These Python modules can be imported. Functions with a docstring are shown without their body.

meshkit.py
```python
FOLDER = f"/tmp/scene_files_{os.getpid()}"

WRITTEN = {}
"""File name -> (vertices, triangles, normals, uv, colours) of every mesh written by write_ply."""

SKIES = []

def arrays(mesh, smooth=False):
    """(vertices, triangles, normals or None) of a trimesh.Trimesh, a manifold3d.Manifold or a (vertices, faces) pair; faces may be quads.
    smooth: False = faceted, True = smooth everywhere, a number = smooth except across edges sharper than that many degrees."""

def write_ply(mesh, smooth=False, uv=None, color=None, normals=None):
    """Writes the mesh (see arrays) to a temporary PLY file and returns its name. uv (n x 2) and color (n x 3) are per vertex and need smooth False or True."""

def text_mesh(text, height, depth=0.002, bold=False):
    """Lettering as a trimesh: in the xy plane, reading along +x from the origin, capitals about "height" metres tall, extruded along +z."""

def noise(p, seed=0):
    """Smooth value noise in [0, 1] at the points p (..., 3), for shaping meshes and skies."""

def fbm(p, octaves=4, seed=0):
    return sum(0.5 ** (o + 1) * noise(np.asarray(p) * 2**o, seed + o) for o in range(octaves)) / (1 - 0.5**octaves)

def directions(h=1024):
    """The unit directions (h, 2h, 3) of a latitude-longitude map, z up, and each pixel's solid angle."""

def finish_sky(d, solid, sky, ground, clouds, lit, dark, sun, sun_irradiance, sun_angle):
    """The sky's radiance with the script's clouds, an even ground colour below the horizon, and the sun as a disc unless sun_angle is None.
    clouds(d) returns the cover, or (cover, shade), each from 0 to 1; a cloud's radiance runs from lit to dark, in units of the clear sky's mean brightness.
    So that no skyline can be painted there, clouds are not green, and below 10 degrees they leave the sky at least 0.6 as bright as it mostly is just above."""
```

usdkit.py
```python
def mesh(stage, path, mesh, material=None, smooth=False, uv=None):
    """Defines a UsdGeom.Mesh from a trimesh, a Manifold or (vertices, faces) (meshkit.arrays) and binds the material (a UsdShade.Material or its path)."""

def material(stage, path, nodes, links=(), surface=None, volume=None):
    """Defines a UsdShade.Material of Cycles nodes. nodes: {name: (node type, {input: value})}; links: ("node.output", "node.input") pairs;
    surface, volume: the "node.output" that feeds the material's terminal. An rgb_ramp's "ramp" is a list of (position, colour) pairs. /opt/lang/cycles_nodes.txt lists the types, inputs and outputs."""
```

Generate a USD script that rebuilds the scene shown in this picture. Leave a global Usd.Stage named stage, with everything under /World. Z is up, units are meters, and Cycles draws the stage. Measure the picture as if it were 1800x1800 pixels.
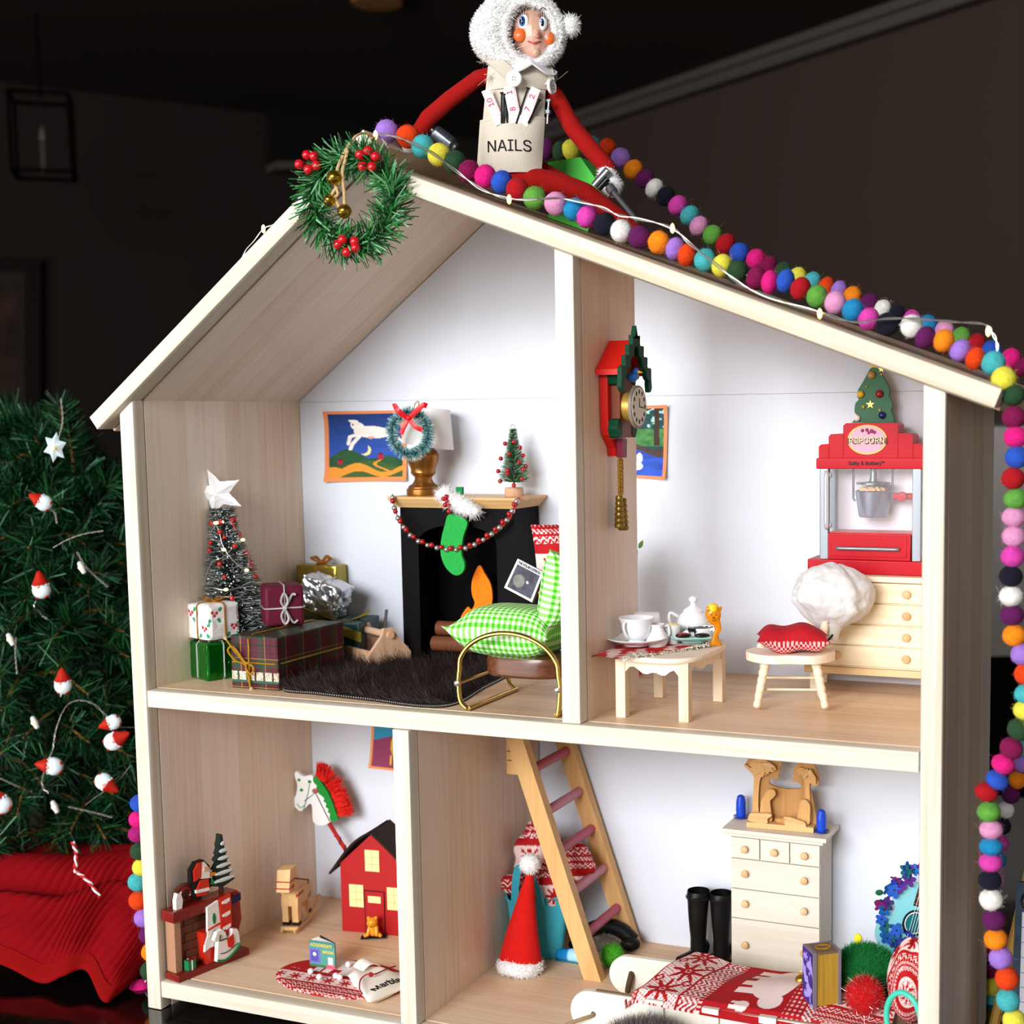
import math, random
import numpy as np, trimesh, manifold3d, usdkit, meshkit
from shapely.geometry import Polygon
from pxr import Usd, UsdGeom, UsdLux, Sdf, Gf, UsdShade, Vt

stage = Usd.Stage.CreateInMemory()
UsdGeom.SetStageUpAxis(stage, 'Z')
UsdGeom.Xform.Define(stage, '/World')
UsdGeom.Scope.Define(stage, '/World/Looks')
rng = np.random.default_rng(7)

# ---------------------------------------------------------------- camera
CAM = np.array([0.7082, -0.7732, 0.4306])                    # metres; the house's front left foot is the origin, the table top is z = 0
ROT = np.array([[0.9263, 0.3767, -0.0119], [0.0264, -0.0962, -0.995], [-0.3759, 0.9213, -0.099]])   # rows: right, down, forward
_u, _s, _v = np.linalg.svd(ROT); ROT = _u @ _v
FPX, CX, CY = 2425.95, 1113.02, 975.57                       # focal length and principal point on an 1800 frame
cam = UsdGeom.Camera.Define(stage, '/World/camera')
HA = 36.0
cam.CreateHorizontalApertureAttr(HA); cam.CreateVerticalApertureAttr(HA)
cam.CreateFocalLengthAttr(HA * FPX / 1800)
cam.CreateHorizontalApertureOffsetAttr(-(CX - 900) / 1800 * HA)
cam.CreateVerticalApertureOffsetAttr((CY - 900) / 1800 * HA)
cam.CreateFStopAttr(9.0); cam.CreateFocusDistanceAttr(0.94)
cam.CreateClippingRangeAttr(Gf.Vec2f(0.02, 100))
cam.CreateExposureAttr(0.2)
_m = np.eye(4); _m[0, :3] = ROT[0]; _m[1, :3] = -ROT[1]; _m[2, :3] = -ROT[2]; _m[3, :3] = CAM
UsdGeom.Xformable(cam).AddTransformOp().Set(Gf.Matrix4d(*_m.ravel().tolist()))

# ---------------------------------------------------------------- light: one big window in front and to the left, dim room light
def rect_light(name, pos, target, w, h, power, color=(1, 1, 1)):
    l = UsdLux.RectLight.Define(stage, '/World/' + name)
    l.CreateWidthAttr(w); l.CreateHeightAttr(h); l.CreateIntensityAttr(power); l.CreateColorAttr(Gf.Vec3f(*color))
    p, t = np.array(pos, float), np.array(target, float)
    z = p - t; z /= np.linalg.norm(z); x = np.cross([0, 0, 1], z); x /= np.linalg.norm(x); y = np.cross(z, x)
    m = np.eye(4); m[0, :3] = x; m[1, :3] = y; m[2, :3] = z; m[3, :3] = p
    UsdGeom.Xformable(l).AddTransformOp().Set(Gf.Matrix4d(*m.ravel().tolist()))
rect_light('window_light', (0.14, -2.35, 1.36), (0.25, 0.1, 0.33), 1.35, 1.25, 22.5, (0.97, 0.985, 1.02))
rect_light('window_light_low', (-1.15, -2.6, 0.25), (0.2, 0.1, 0.3), 3.4, 1.5, 3.6, (1.0, 0.985, 0.97))
dome = UsdLux.DomeLight.Define(stage, '/World/room_light'); dome.CreateIntensityAttr(0.09); dome.CreateColorAttr(Gf.Vec3f(1.0, 0.94, 0.86))

# ---------------------------------------------------------------- where a pixel of the survey lies in the place
def ray(px, py): return np.array([(px - CX) / FPX, (py - CY) / FPX, 1.0]) @ ROT
def P(px, py, x=None, y=None, z=None):
    d = ray(px, py)
    t = (x - CAM[0]) / d[0] if x is not None else (y - CAM[1]) / d[1] if y is not None else (z - CAM[2]) / d[2]
    return CAM + t * d
def PPL(px, py, n, p0):
    d = ray(px, py); n = np.asarray(n, float); return CAM + d * (np.dot(np.asarray(p0) - CAM, n) / np.dot(d, n))
def S(p): return FPX / float((np.asarray(p) - CAM) @ ROT[2])
def col(px, y, z):
    k = (px - CX) / FPX; d = np.array([0, y, z]) - CAM
    a0, b0 = d @ ROT[0], d @ ROT[2]
    return np.array([(k * b0 - a0) / (ROT[0][0] - k * ROT[2][0]), y, z])
def proj(p):
    q = ROT @ (np.asarray(p) - CAM); return CX + FPX * q[0] / q[2], CY + FPX * q[1] / q[2]
YAW = math.degrees(math.atan2(ROT[0][1], ROT[0][0]))

# ---------------------------------------------------------------- materials
LK = {}
def hexc(c):
    if isinstance(c, str):
        c = c.lstrip('#'); c = [int(c[i:i + 2], 16) / 255 for i in (0, 2, 4)]
        return tuple(x / 12.92 if x <= .04045 else ((x + .055) / 1.055) ** 2.4 for x in c)
    return tuple(c)
def M(name, color='#808080', rough=.5, metal=0, vary=0, vscale=300, bump=0, bscale=800, sheen=0, coat=0, trans=0, emit=None, estr=1, attr=None, sss=0, spec=.22, ior=1.5, detail=3):
    if name in LK: return LK[name]
    c = hexc(color)
    n = {'p': ('principled_bsdf', {'base_color': c, 'roughness': rough, 'metallic': metal, 'sheen_weight': sheen, 'sheen_roughness': .4, 'sheen_tint': tuple(min(1, x * 1.2 + .1) for x in c), 'coat_weight': coat, 'transmission_weight': trans, 'specular_ior_level': spec, 'ior': ior})}
    L = []
    if emit is not None: n['p'][1].update(emission_color=hexc(emit), emission_strength=estr)
    if sss: n['p'][1].update(subsurface_weight=sss, subsurface_scale=.004)
    if vary or bump: n['g'] = ('geometry', {})
    if attr:
        n['at'] = ('attribute', {'attribute': attr}); L.append(('at.color', 'p.base_color'))
    elif vary:
        n['n'] = ('noise_texture', {'scale': vscale, 'detail': detail, 'roughness': .6})
        n['r'] = ('rgb_ramp', {'ramp': [(.25, tuple(x * (1 - vary) for x in c)), (.75, tuple(min(1, x * (1 + vary)) for x in c))]})
        L += [('g.position', 'n.vector'), ('n.fac', 'r.fac'), ('r.color', 'p.base_color')]
    if bump:
        n['bn'] = ('noise_texture', {'scale': bscale, 'detail': 4.0, 'roughness': .65}); n['b'] = ('bump', {'strength': bump, 'distance': .0008})
        L += [('g.position', 'bn.vector'), ('bn.fac', 'b.height'), ('b.normal', 'p.normal')]
    LK[name] = usdkit.material(stage, '/World/Looks/' + name, n, L, surface='p.BSDF'); return LK[name]
def WOOD(name, c1, c2, axis='z', rough=.45, scale=260, stretch=.035, coat=0.0, knots=0.0):
    if name in LK: return LK[name]
    sc = [1.0, 1.0, 1.0]; sc['xyz'.index(axis)] = stretch
    c1, c2 = hexc(c1), hexc(c2)
    n = {'g': ('geometry', {}), 'm': ('mapping', {'scale': tuple(sc)}), 'n': ('noise_texture', {'scale': scale, 'detail': 3.0, 'roughness': .55, 'distortion': .4}),
         'n2': ('noise_texture', {'scale': scale * .18, 'detail': 2.0}), 'mx': ('math', {'math_type': 'multiply_add', 'value2': .55}),
         'ms': ('math', {'math_type': 'multiply', 'value2': .45}),
         'r': ('rgb_ramp', {'ramp': [(.3, c2), (.55, c1), (1, tuple(min(1, x * 1.04) for x in c1))]}),
         'b': ('bump', {'strength': .08, 'distance': .0004}), 'p': ('principled_bsdf', {'roughness': rough, 'coat_weight': coat, 'coat_roughness': .25, 'specular_ior_level': .2})}
    L = [('g.position', 'm.vector'), ('m.vector', 'n.vector'), ('m.vector', 'n2.vector'), ('n2.fac', 'ms.value1'), ('n.fac', 'mx.value1'), ('ms.value', 'mx.value3'), ('mx.value', 'r.fac'), ('r.color', 'p.base_color'), ('n.fac', 'b.height'), ('b.normal', 'p.normal')]
    LK[name] = usdkit.material(stage, '/World/Looks/' + name, n, L, surface='p.BSDF'); return LK[name]
def VC(name='printed', rough=.6, bump=0, sheen=0, bscale=900, coat=0): return M(name, '#ffffff', rough, attr='col', bump=bump, sheen=sheen, bscale=bscale, coat=coat)

# ---------------------------------------------------------------- meshes (each helper returns a trimesh)
def TM(v, f): return trimesh.Trimesh(np.asarray(v, float), np.asarray(f, int), process=False)
def man(m):
    a = m.to_mesh(); return TM(a.vert_properties[:, :3], a.tri_verts)
def cat(*ms):
    ms = [m for a in ms for m in (a if isinstance(a, (list, tuple)) else [a])]
    return trimesh.util.concatenate(ms)
def rotm(deg, axis): return trimesh.transformations.rotation_matrix(math.radians(deg), axis)
def tr(m, t=(0, 0, 0), rz=0, rx=0, ry=0, s=None, pivot=None):
    m = m.copy()
    if s is not None: m.vertices *= np.asarray(s)
    if pivot is not None: m.vertices -= pivot
    if rx: m.apply_transform(rotm(rx, [1, 0, 0]))
    if ry: m.apply_transform(rotm(ry, [0, 1, 0]))
    if rz: m.apply_transform(rotm(rz, [0, 0, 1]))
    if pivot is not None: m.vertices += pivot
    m.vertices += np.asarray(t); return m
def box(a, b, r=0.0):
    """box from corner a to corner b, edges chamfered by r"""
    a, b = np.minimum(a, b).astype(float), np.maximum(a, b).astype(float)
    if r <= 0: m = trimesh.creation.box(b - a); m.vertices += (a + b) / 2; return m
    r = min(r, .45 * (b - a).min()); v = []
    for sx in (0, 1):
        for sy in (0, 1):
            for sz in (0, 1):
                c = np.array([b[0] if sx else a[0], b[1] if sy else a[1], b[2] if sz else a[2]]); d = np.array([-1 if sx else 1, -1 if sy else 1, -1 if sz else 1]) * r
                for k in ((0, 1), (1, 2), (0, 2)):
                    q = c.copy()
                    for j in k: q[j] += d[j]
                    v.append(q)
                    q = c + d * .29; v.append(q)
    return trimesh.convex.convex_hull(np.array(v))
def sph(c, r, n=2, s=(1, 1, 1)):
    m = trimesh.creation.icosphere(n, 1.0); m.vertices = m.vertices * np.asarray(s) * r + np.asarray(c); return m
def frames(pts, closed=False):
    pts = np.asarray(pts, float); n = len(pts)
    t = np.roll(pts, -1, 0) - np.roll(pts, 1, 0)
    if not closed: t[0] = pts[1] - pts[0]; t[-1] = pts[-1] - pts[-2]
    t /= np.maximum(np.linalg.norm(t, axis=1, keepdims=True), 1e-12)
    u = np.zeros_like(t); ref = np.array([0, 0, 1.0]) if abs(t[0][2]) < .9 else np.array([1.0, 0, 0])
    a = ref - t[0] * (ref @ t[0]); u[0] = a / np.linalg.norm(a)
    for i in range(1, n):
        a = u[i - 1] - t[i] * (u[i - 1] @ t[i]); u[i] = a / max(np.linalg.norm(a), 1e-9)
    return pts, t, u, np.cross(t, u)
def tube(pts, r, n=8, closed=False, flat=1.0):
    pts, t, u, w = frames(pts, closed); N = len(pts); r = np.broadcast_to(np.asarray(r, float), (N,))
    a = np.linspace(0, 2 * np.pi, n, endpoint=False)
    v = (pts[:, None] + r[:, None, None] * (np.cos(a)[None, :, None] * u[:, None] + flat * np.sin(a)[None, :, None] * w[:, None])).reshape(-1, 3); f = []
    for i in range(N if closed else N - 1):
        j = (i + 1) % N
        for k in range(n):
            l = (k + 1) % n; f += [(i * n + k, i * n + l, j * n + l), (i * n + k, j * n + l, j * n + k)]
    if not closed:
        b = len(v); v = np.vstack([v, pts[0], pts[-1]])
        for k in range(n): l = (k + 1) % n; f += [(b, l, k), (b + 1, (N - 1) * n + k, (N - 1) * n + l)]
    return TM(v, np.array(f)[:, ::-1]) if False else TM(v, f)
def curve(pts, n=24, closed=False):
    """Catmull-Rom through the points"""
    p = np.asarray(pts, float)
    if closed: q = np.vstack([p[-1], p, p[0], p[1]]); seg = len(p)
    else: q = np.vstack([2 * p[0] - p[1], p, 2 * p[-1] - p[-2]]); seg = len(p) - 1
    out = []
    for s in np.linspace(0, seg, n, endpoint=not closed):
        i = min(int(s), seg - 1); t = s - i; a, b, c, d = q[i:i + 4]
        out.append(.5 * ((2 * b) + (c - a) * t + (2 * a - 5 * b + 4 * c - d) * t * t + (3 * b - a - 3 * c + d) * t ** 3))
    return np.array(out)
def cyl(a, b, r0, r1=None, n=20): return tube([a, b], [r0, r0 if r1 is None else r1], n)
def lathe(prof, n=28, c=(0, 0, 0)):
    """prof: (radius, z) pairs from bottom to top; closed where the radius is 0"""
    prof = np.asarray(prof, float); a = np.linspace(0, 2 * np.pi, n, endpoint=False); N = len(prof)
    v = np.stack([prof[:, 0, None] * np.cos(a), prof[:, 0, None] * np.sin(a), np.repeat(prof[:, 1, None], n, 1)], -1).reshape(-1, 3); f = []
    for i in range(N - 1):
        for k in range(n):
            l = (k + 1) % n; f += [(i * n + k, i * n + l, (i + 1) * n + l), (i * n + k, (i + 1) * n + l, (i + 1) * n + k)]
    m = TM(v, f); m.merge_vertices(); m.update_faces(m.nondegenerate_faces()); m.vertices += np.asarray(c); return m
def extr(poly, d, holes=None, bev=0):
    """polygon in (x, z), thickness d along +y from y = 0"""
    g = Polygon(poly, holes or None).buffer(0)
    if g.geom_type != 'Polygon': g = max(g.geoms, key=lambda q: q.area)
    m = trimesh.creation.extrude_polygon(g, d, engine='earcut')
    m.vertices = np.stack([m.vertices[:, 0], d - m.vertices[:, 2], m.vertices[:, 1]], 1); return m
def hulls(chain):
    """hull of the spheres (centre, radius) at each bone's two ends, joined"""
    out = manifold3d.Manifold()
    for (a, ra), (b, rb) in chain:
        ms = []
        for c, r in ((a, ra), (b, rb)): ms.append(manifold3d.Manifold.sphere(r, 20).translate(tuple(map(float, c))))
        out += manifold3d.Manifold.batch_hull(ms)
    return out
def smoothman(m, edge, it=12):
    m = man(m.refine_to_length(edge)); m.merge_vertices(); trimesh.smoothing.filter_taubin(m, iterations=it); return m
def grid(fn, nu, nv, closed_u=False):
    """surface fn(u, v) -> points, u, v in 0..1 arrays; returns mesh and (u, v)"""
    u, v = np.meshgrid(np.linspace(0, 1, nu, endpoint=not closed_u), np.linspace(0, 1, nv), indexing='ij')
    p = np.asarray(fn(u, v)); p = np.moveaxis(p, 0, -1).reshape(-1, 3) if p.shape[0] == 3 else p.reshape(-1, 3)
    i, j = np.meshgrid(np.arange(nu if closed_u else nu - 1), np.arange(nv - 1), indexing='ij'); i, j = i.ravel(), j.ravel(); k = (i + 1) % nu
    f = np.vstack([np.stack([i * nv + j, k * nv + j, k * nv + j + 1], 1), np.stack([i * nv + j, k * nv + j + 1, i * nv + j + 1], 1)])
    return TM(p, f), (u.ravel(), v.ravel())
def thick(m, d):
    """gives an open sheet a thickness d below its normals"""
    n = m.vertex_normals; v2 = m.vertices - n * d; N = len(m.vertices); e = np.sort(m.edges, 1)
    ue, inv, cnt = np.unique(e, axis=0, return_inverse=True, return_counts=True); be = m.edges[cnt[inv] == 1]
    f = np.vstack([m.faces, m.faces[:, ::-1] + N, np.stack([be[:, 1], be[:, 0], be[:, 0] + N], 1), np.stack([be[:, 1], be[:, 0] + N, be[:, 1] + N], 1)])
    return TM(np.vstack([m.vertices, v2]), f)
def blades(roots, dirs, length, width, bend=.3, seed=1, segs=2, tip=.25):
    """many thin tapered ribbons, for needles, fur, bristles and tinsel"""
    g = np.random.default_rng(seed); R = np.asarray(roots, float); D = np.asarray(dirs, float); D = D / np.maximum(np.linalg.norm(D, axis=1, keepdims=True), 1e-9); N = len(R)
    L = np.broadcast_to(length, (N,)) * g.uniform(.75, 1.2, N); W = np.broadcast_to(width, (N,))
    q = g.normal(size=(N, 3)); s = np.cross(D, q); s /= np.maximum(np.linalg.norm(s, axis=1, keepdims=True), 1e-9); b = np.cross(D, s) * g.normal(0, bend, (N, 1))
    v, f = [], []
    for k in range(segs + 1):
        t = k / segs; c = R + D * (L * t)[:, None] + b * (L * t * t)[:, None]; w = (W * (1 - (1 - tip) * t))[:, None] / 2
        v += [c - s * w, c + s * w]
    v = np.stack(v, 1).reshape(-1, 3); base = np.arange(N) * 2 * (segs + 1)
    for k in range(segs):
        o = base + 2 * k; f += [np.stack([o, o + 1, o + 3], 1), np.stack([o, o + 3, o + 2], 1)]
    return TM(v, np.vstack(f))
def fur(m, count, length, width, bend=.5, seed=1, lean=(0, 0, 0), jitter=.5, segs=2, tip=.2):
    pts, fi = trimesh.sample.sample_surface(m, count, seed=seed); n = m.face_normals[fi]; g = np.random.default_rng(seed)
    return blades(pts - n * length * .08, n + np.asarray(lean) + g.normal(0, jitter, n.shape), length, width, bend, seed + 1, segs, tip)
def lump(m, amp, freq, seed=0):
    n = m.vertex_normals; d = meshkit.fbm(m.vertices * freq + 100, 3, seed) - .5; m = m.copy(); m.vertices = m.vertices + n * (d * 2 * amp)[:, None]; return m
def ring(c, R, ax=(0, 1, 0), n=40, e=1.0, phase=0):
    """points of a circle round axis ax"""
    ax = np.asarray(ax, float) / np.linalg.norm(ax); a = np.cross([0, 0, 1.0], ax) if abs(ax[2]) < .9 else np.array([1.0, 0, 0]); a /= np.linalg.norm(a); b = np.cross(ax, a)
    t = np.linspace(0, 2 * np.pi, n, endpoint=False) + phase; return np.asarray(c) + R * (np.cos(t)[:, None] * a + e * np.sin(t)[:, None] * b)
def text(s, h, d=.0003, bold=False, center=True):
    """lettering standing upright in the x-z plane, facing -y"""
    m = meshkit.text_mesh(s, h, d, bold); v = m.vertices
    if center: v[:, 0] -= (v[:, 0].min() + v[:, 0].max()) / 2; v[:, 1] -= h / 2
    return TM(np.stack([v[:, 0], -v[:, 2], v[:, 1]], 1), m.faces)
def pillow(w, h, t, n=28, pinch=.12, corner=0):
    """cushion in the x-z plane, thickness along y"""
    def side(sg):
        def fn(u, v):
            a, b = u * 2 - 1, v * 2 - 1; e = (1 - a ** 4) * (1 - b ** 4); k = 1 - pinch * (1 - b ** 2) * np.abs(a) ** 3; l = 1 - pinch * (1 - a ** 2) * np.abs(b) ** 3
            return np.stack([a * w / 2 * k, -sg * t / 2 * np.maximum(e, 0) ** .8, b * h / 2 * l])
        return grid(fn, n, n)
    a, (u, v) = side(1); b, _ = side(-1); b.faces = b.faces[:, ::-1]
    m = trimesh.util.concatenate([a, b]); return m, (np.r_[u, u], np.r_[v, v])

# ---------------------------------------------------------------- things, parts and sub-parts
COUNT = {}
def numbered(parent, name):
    k = (parent, name); n = COUNT.get(k, 0); COUNT[k] = n + 1
    return f'{parent}/{name}' + (f'_{n:03d}' if n else '')
def setdata(prim, label=None, cat=None, group=None, kind=None):
    for k, v in (('label', label), ('category', cat), ('group', group), ('kind', kind)):
        if v: prim.SetCustomDataByKey(k, v)
class Thing:
    """an Xform under /World; its parts' meshes are given in its own frame (x right, y away, z up), in units of s metres"""
    def __init__(self, name, label, cat, loc=(0, 0, 0), rz=0, s=1.0, group=None, kind=None):
        self.path = numbered('/World', name); self.s = s; self.loc = np.asarray(loc, float); self.rz = rz
        x = UsdGeom.Xform.Define(stage, self.path)
        x.AddTranslateOp().Set(Gf.Vec3d(*self.loc.tolist()))
        if rz: x.AddRotateZOp().Set(float(rz))
        setdata(x.GetPrim(), label, cat, group, kind)
        a = math.radians(rz); self.R = np.array([[math.cos(a), -math.sin(a), 0], [math.sin(a), math.cos(a), 0], [0, 0, 1]])
    def part(self, name, mesh, m, parent=None, smooth=35, world=False, color=None, label=None, kind=None):
        path = numbered(parent or self.path, name); mesh = mesh.copy()
        mesh.vertices = (mesh.vertices - self.loc) @ self.R if world else mesh.vertices * self.s
        if color is not None: smooth = True if smooth else False
        g = usdkit.mesh(stage, path, mesh, m, smooth=smooth)
        if color is not None: setcol(g, color)
        if label or kind: setdata(g.GetPrim(), label, kind=kind)
        return path
    def L(self, w): return (np.asarray(w) - self.loc) @ self.R / self.s
def setcol(g, color):
    pv = UsdGeom.PrimvarsAPI(g).CreatePrimvar('col', Sdf.ValueTypeNames.Color3fArray, 'vertex')
    pv.Set(Vt.Vec3fArray.FromNumpy(np.ascontiguousarray(np.asarray(color, np.float32))))
def solid(name, mesh, m, label, cat, group=None, kind=None, smooth=35, color=None):
    """a thing that is one mesh, in world coordinates"""
    path = numbered('/World', name); c = (mesh.bounds[0] + mesh.bounds[1]) / 2; c[2] = mesh.bounds[0][2]
    mesh = mesh.copy(); mesh.vertices -= c
    if color is not None: smooth = bool(smooth)
    g = usdkit.mesh(stage, path, mesh, m, smooth=smooth); UsdGeom.Xformable(g).AddTranslateOp().Set(Gf.Vec3d(*c.tolist()))
    if color is not None: setcol(g, color)
    setdata(g.GetPrim(), label, cat, group, kind); return path
def at(name, label, cat, p, rz=YAW, group=None, px=True):
    """a thing at p whose units are pixels of the survey (1 px = 1/S(p) metres)"""
    return Thing(name, label, cat, p, rz, 1 / S(p) if px else 1.0, group)
def lin(c): return np.array(hexc(c))
def inpoly(pts, poly):
    x, y = pts[:, 0], pts[:, 1]; p = np.asarray(poly, float); r = np.zeros(len(pts), bool); j = len(p) - 1
    for i in range(len(p)):
        c = ((p[i, 1] > y) != (p[j, 1] > y)) & (x < (p[j, 0] - p[i, 0]) * (y - p[i, 1]) / (p[j, 1] - p[i, 1] + 1e-12) + p[i, 0]); r ^= c; j = i
    return r

# survey of the house
W, D, T = 0.58, 0.1961, 0.0130
Z1, Z2 = 0.0228, 0.2397                     # tops of the two floors
XU, XL, DU = 0.3427, 0.2178, 0.0985         # left faces of the upper and lower divider, depth of the upper one
AL, AR, XA, ZR, ZE = 0.7631, 0.385, 0.1991, 0.589, 0.4449
XR = W - T
# ================================================================ room
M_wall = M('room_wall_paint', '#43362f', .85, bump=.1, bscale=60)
M_trim = M('room_trim_paint', '#544c46', .8)
_d = ray(-600, 690); _d[2] = 0; _d /= np.linalg.norm(_d)                     # along the right-hand wall, away from the camera
_n = np.array([_d[1], -_d[0], 0])                                          # its normal, to the right
CORNER = CAM + ray(900, 690) / (ray(900, 690) @ ROT[2]) * 5.4; CORNER[2] = 0
HT = (P(900, 259, z=0) * 0)[2]; _c = CAM + ray(900, 259) * 5.4; HT = _c[2]
FLOORZ = -0.75
def wallq(a, b, z0, z1, th, side):
    a, b = np.asarray(a, float), np.asarray(b, float); u = (b - a); u /= np.linalg.norm(u); n = np.array([u[1], -u[0], 0]) * side * th
    v = [[*a[:2], z0], [*b[:2], z0], [*(b + n)[:2], z0], [*(a + n)[:2], z0]]; v += [[x, y, z1] for x, y, _ in v]
    return trimesh.convex.convex_hull(np.array(v))
def struct(name, mesh, m, smooth=False, parent=None):
    p = (parent or '/World') + '/' + name; g = usdkit.mesh(stage, p, mesh, m, smooth=smooth)
    if not parent: setdata(g.GetPrim(), kind='structure')
    return p
LB = CORNER - np.array([-_n[0], -_n[1], 0]) * -4.2                          # far wall runs left from the corner
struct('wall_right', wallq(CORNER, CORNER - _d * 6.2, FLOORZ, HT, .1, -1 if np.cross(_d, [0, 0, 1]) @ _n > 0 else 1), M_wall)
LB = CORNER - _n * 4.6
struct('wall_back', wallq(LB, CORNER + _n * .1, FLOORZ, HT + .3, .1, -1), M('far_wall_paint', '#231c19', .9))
_a, _b = CORNER, CORNER - _d * 6.2
tr_m = cat(*[wallq(_a - _n * (.02 + .02 * k), _b - _n * (.02 + .02 * k), HT - .055 + .03 * k, HT, .03, 1) for k in range(2)])
struct('trim_1', tr_m, M_trim)
_cl = [(*(CORNER + _n * .1)[:2], HT), (*(CORNER + _n * .1 - _d * 6.2)[:2], HT), (*(LB - _d * 6.2)[:2], HT), (*LB[:2], HT)]
_cl = np.array(_cl); struct('ceiling', trimesh.convex.convex_hull(np.vstack([_cl, _cl + [0, 0, .08]])), M('ceiling_paint', '#2c2420', .9))
_fl = _cl.copy(); _fl[:, 2] = FLOORZ; struct('floor', trimesh.convex.convex_hull(np.vstack([_fl, _fl - [0, 0, .08]])), WOOD('room_floor', '#3a2b22', '#2a1d16', 'y'))
# dark doorway opening in the far wall, with its ledge
def onback(px, py): return PPL(px, py, _d, CORNER - _d * .012)
def rectback(x0, y0, x1, y1, th, off=0.0):
    q = [onback(x, y) - _d * off for x, y in ((x0, y0), (x1, y0), (x1, y1), (x0, y1))]; return trimesh.convex.convex_hull(np.vstack([q, np.array(q) - _d * th]))
struct('door_1', rectback(468, 30, 660, 292, .03), M('dark_opening', '#0d0b0a', .9))
struct('trim_2', rectback(468, 292, 662, 304, .1), M_trim)
t = Thing('framed_picture', 'dark framed brown picture hanging on the far wall at the left', 'picture', onback(20, 760))
t.part('frame', trimesh.boolean.difference([rectback(-90, 455, 66, 752, .04), rectback(-75, 478, 42, 728, .2, -.05)], engine='manifold'), M('dark_frame', '#120b09', .4), world=True)
t.part('mat_border', trimesh.boolean.difference([rectback(-75, 478, 42, 728, .02), rectback(-55, 505, 28, 705, .2, -.05)], engine='manifold'), M('picture_mat', '#2a231e', .8), world=True)
t.part('print', rectback(-55, 505, 28, 705, .012), M('picture_print', '#33221a', .7, vary=.6, vscale=14), world=True)
# lantern pendant
_o = CAM + ray(75, 240) * 3.6; t = at('lantern_pendant', 'black open-cage lantern pendant hanging in the dark room', 'lamp', _o, YAW + 18)
_k = M('lantern_black', '#0a0807', 1.0, spec=0); b = 48
for x in (-b, b):
    for y in (-b, b): t.part('bar', box((x - 3, y - 3, -66), (x + 3, y + 3, 66)), _k, smooth=False)
for z in (-66, 66):
    for s in (-b, b):
        t.part('bar', box((-b, s - 3, z - 3), (b, s + 3, z + 3)), _k, smooth=False); t.part('bar', box((s - 3, -b, z - 3), (s + 3, b, z + 3)), _k, smooth=False)
t.part('stem', cyl((0, 0, 66), (0, 0, (HT - _o[2]) / t.s), 2.5, n=8), _k); t.part('candle_sleeve', cyl((0, 0, -66), (0, 0, -10), 6, n=12), M('candle_sleeve', '#3a3430', .6)); t.part('bulb', lathe([(0, -10), (5, -6), (6, 2), (3, 14), (0, 22)], 12), M('clear_bulb', '#5b5550', .2))
# ceiling lamp seen at the top edge and the little dark box behind the roof
_o = CAM + ray(662, -22) * 3.4; t = at('ceiling_lamp', 'brown wooden ceiling lamp cut off by the top edge of the picture', 'lamp', _o, YAW)
t.part('shade', lathe([(0, -30), (44, -28), (46, -22), (40, 0), (0, 4)], 32), WOOD('lamp_wood', '#9a6b3f', '#7a4f2c', 'x')); t.part('stem', cyl((0, 0, 0), (0, 0, (HT - _o[2]) / t.s), 5, n=10), _k)
_o = CAM + ray(1437, 505) * 4.0; q = np.array([CAM + ray(x, y) * 4.0 for x, y in ((1416, 476), (1461, 472), (1461, 560), (1416, 560))]); q = np.vstack([q, q + ROT[2] * .08])
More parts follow.
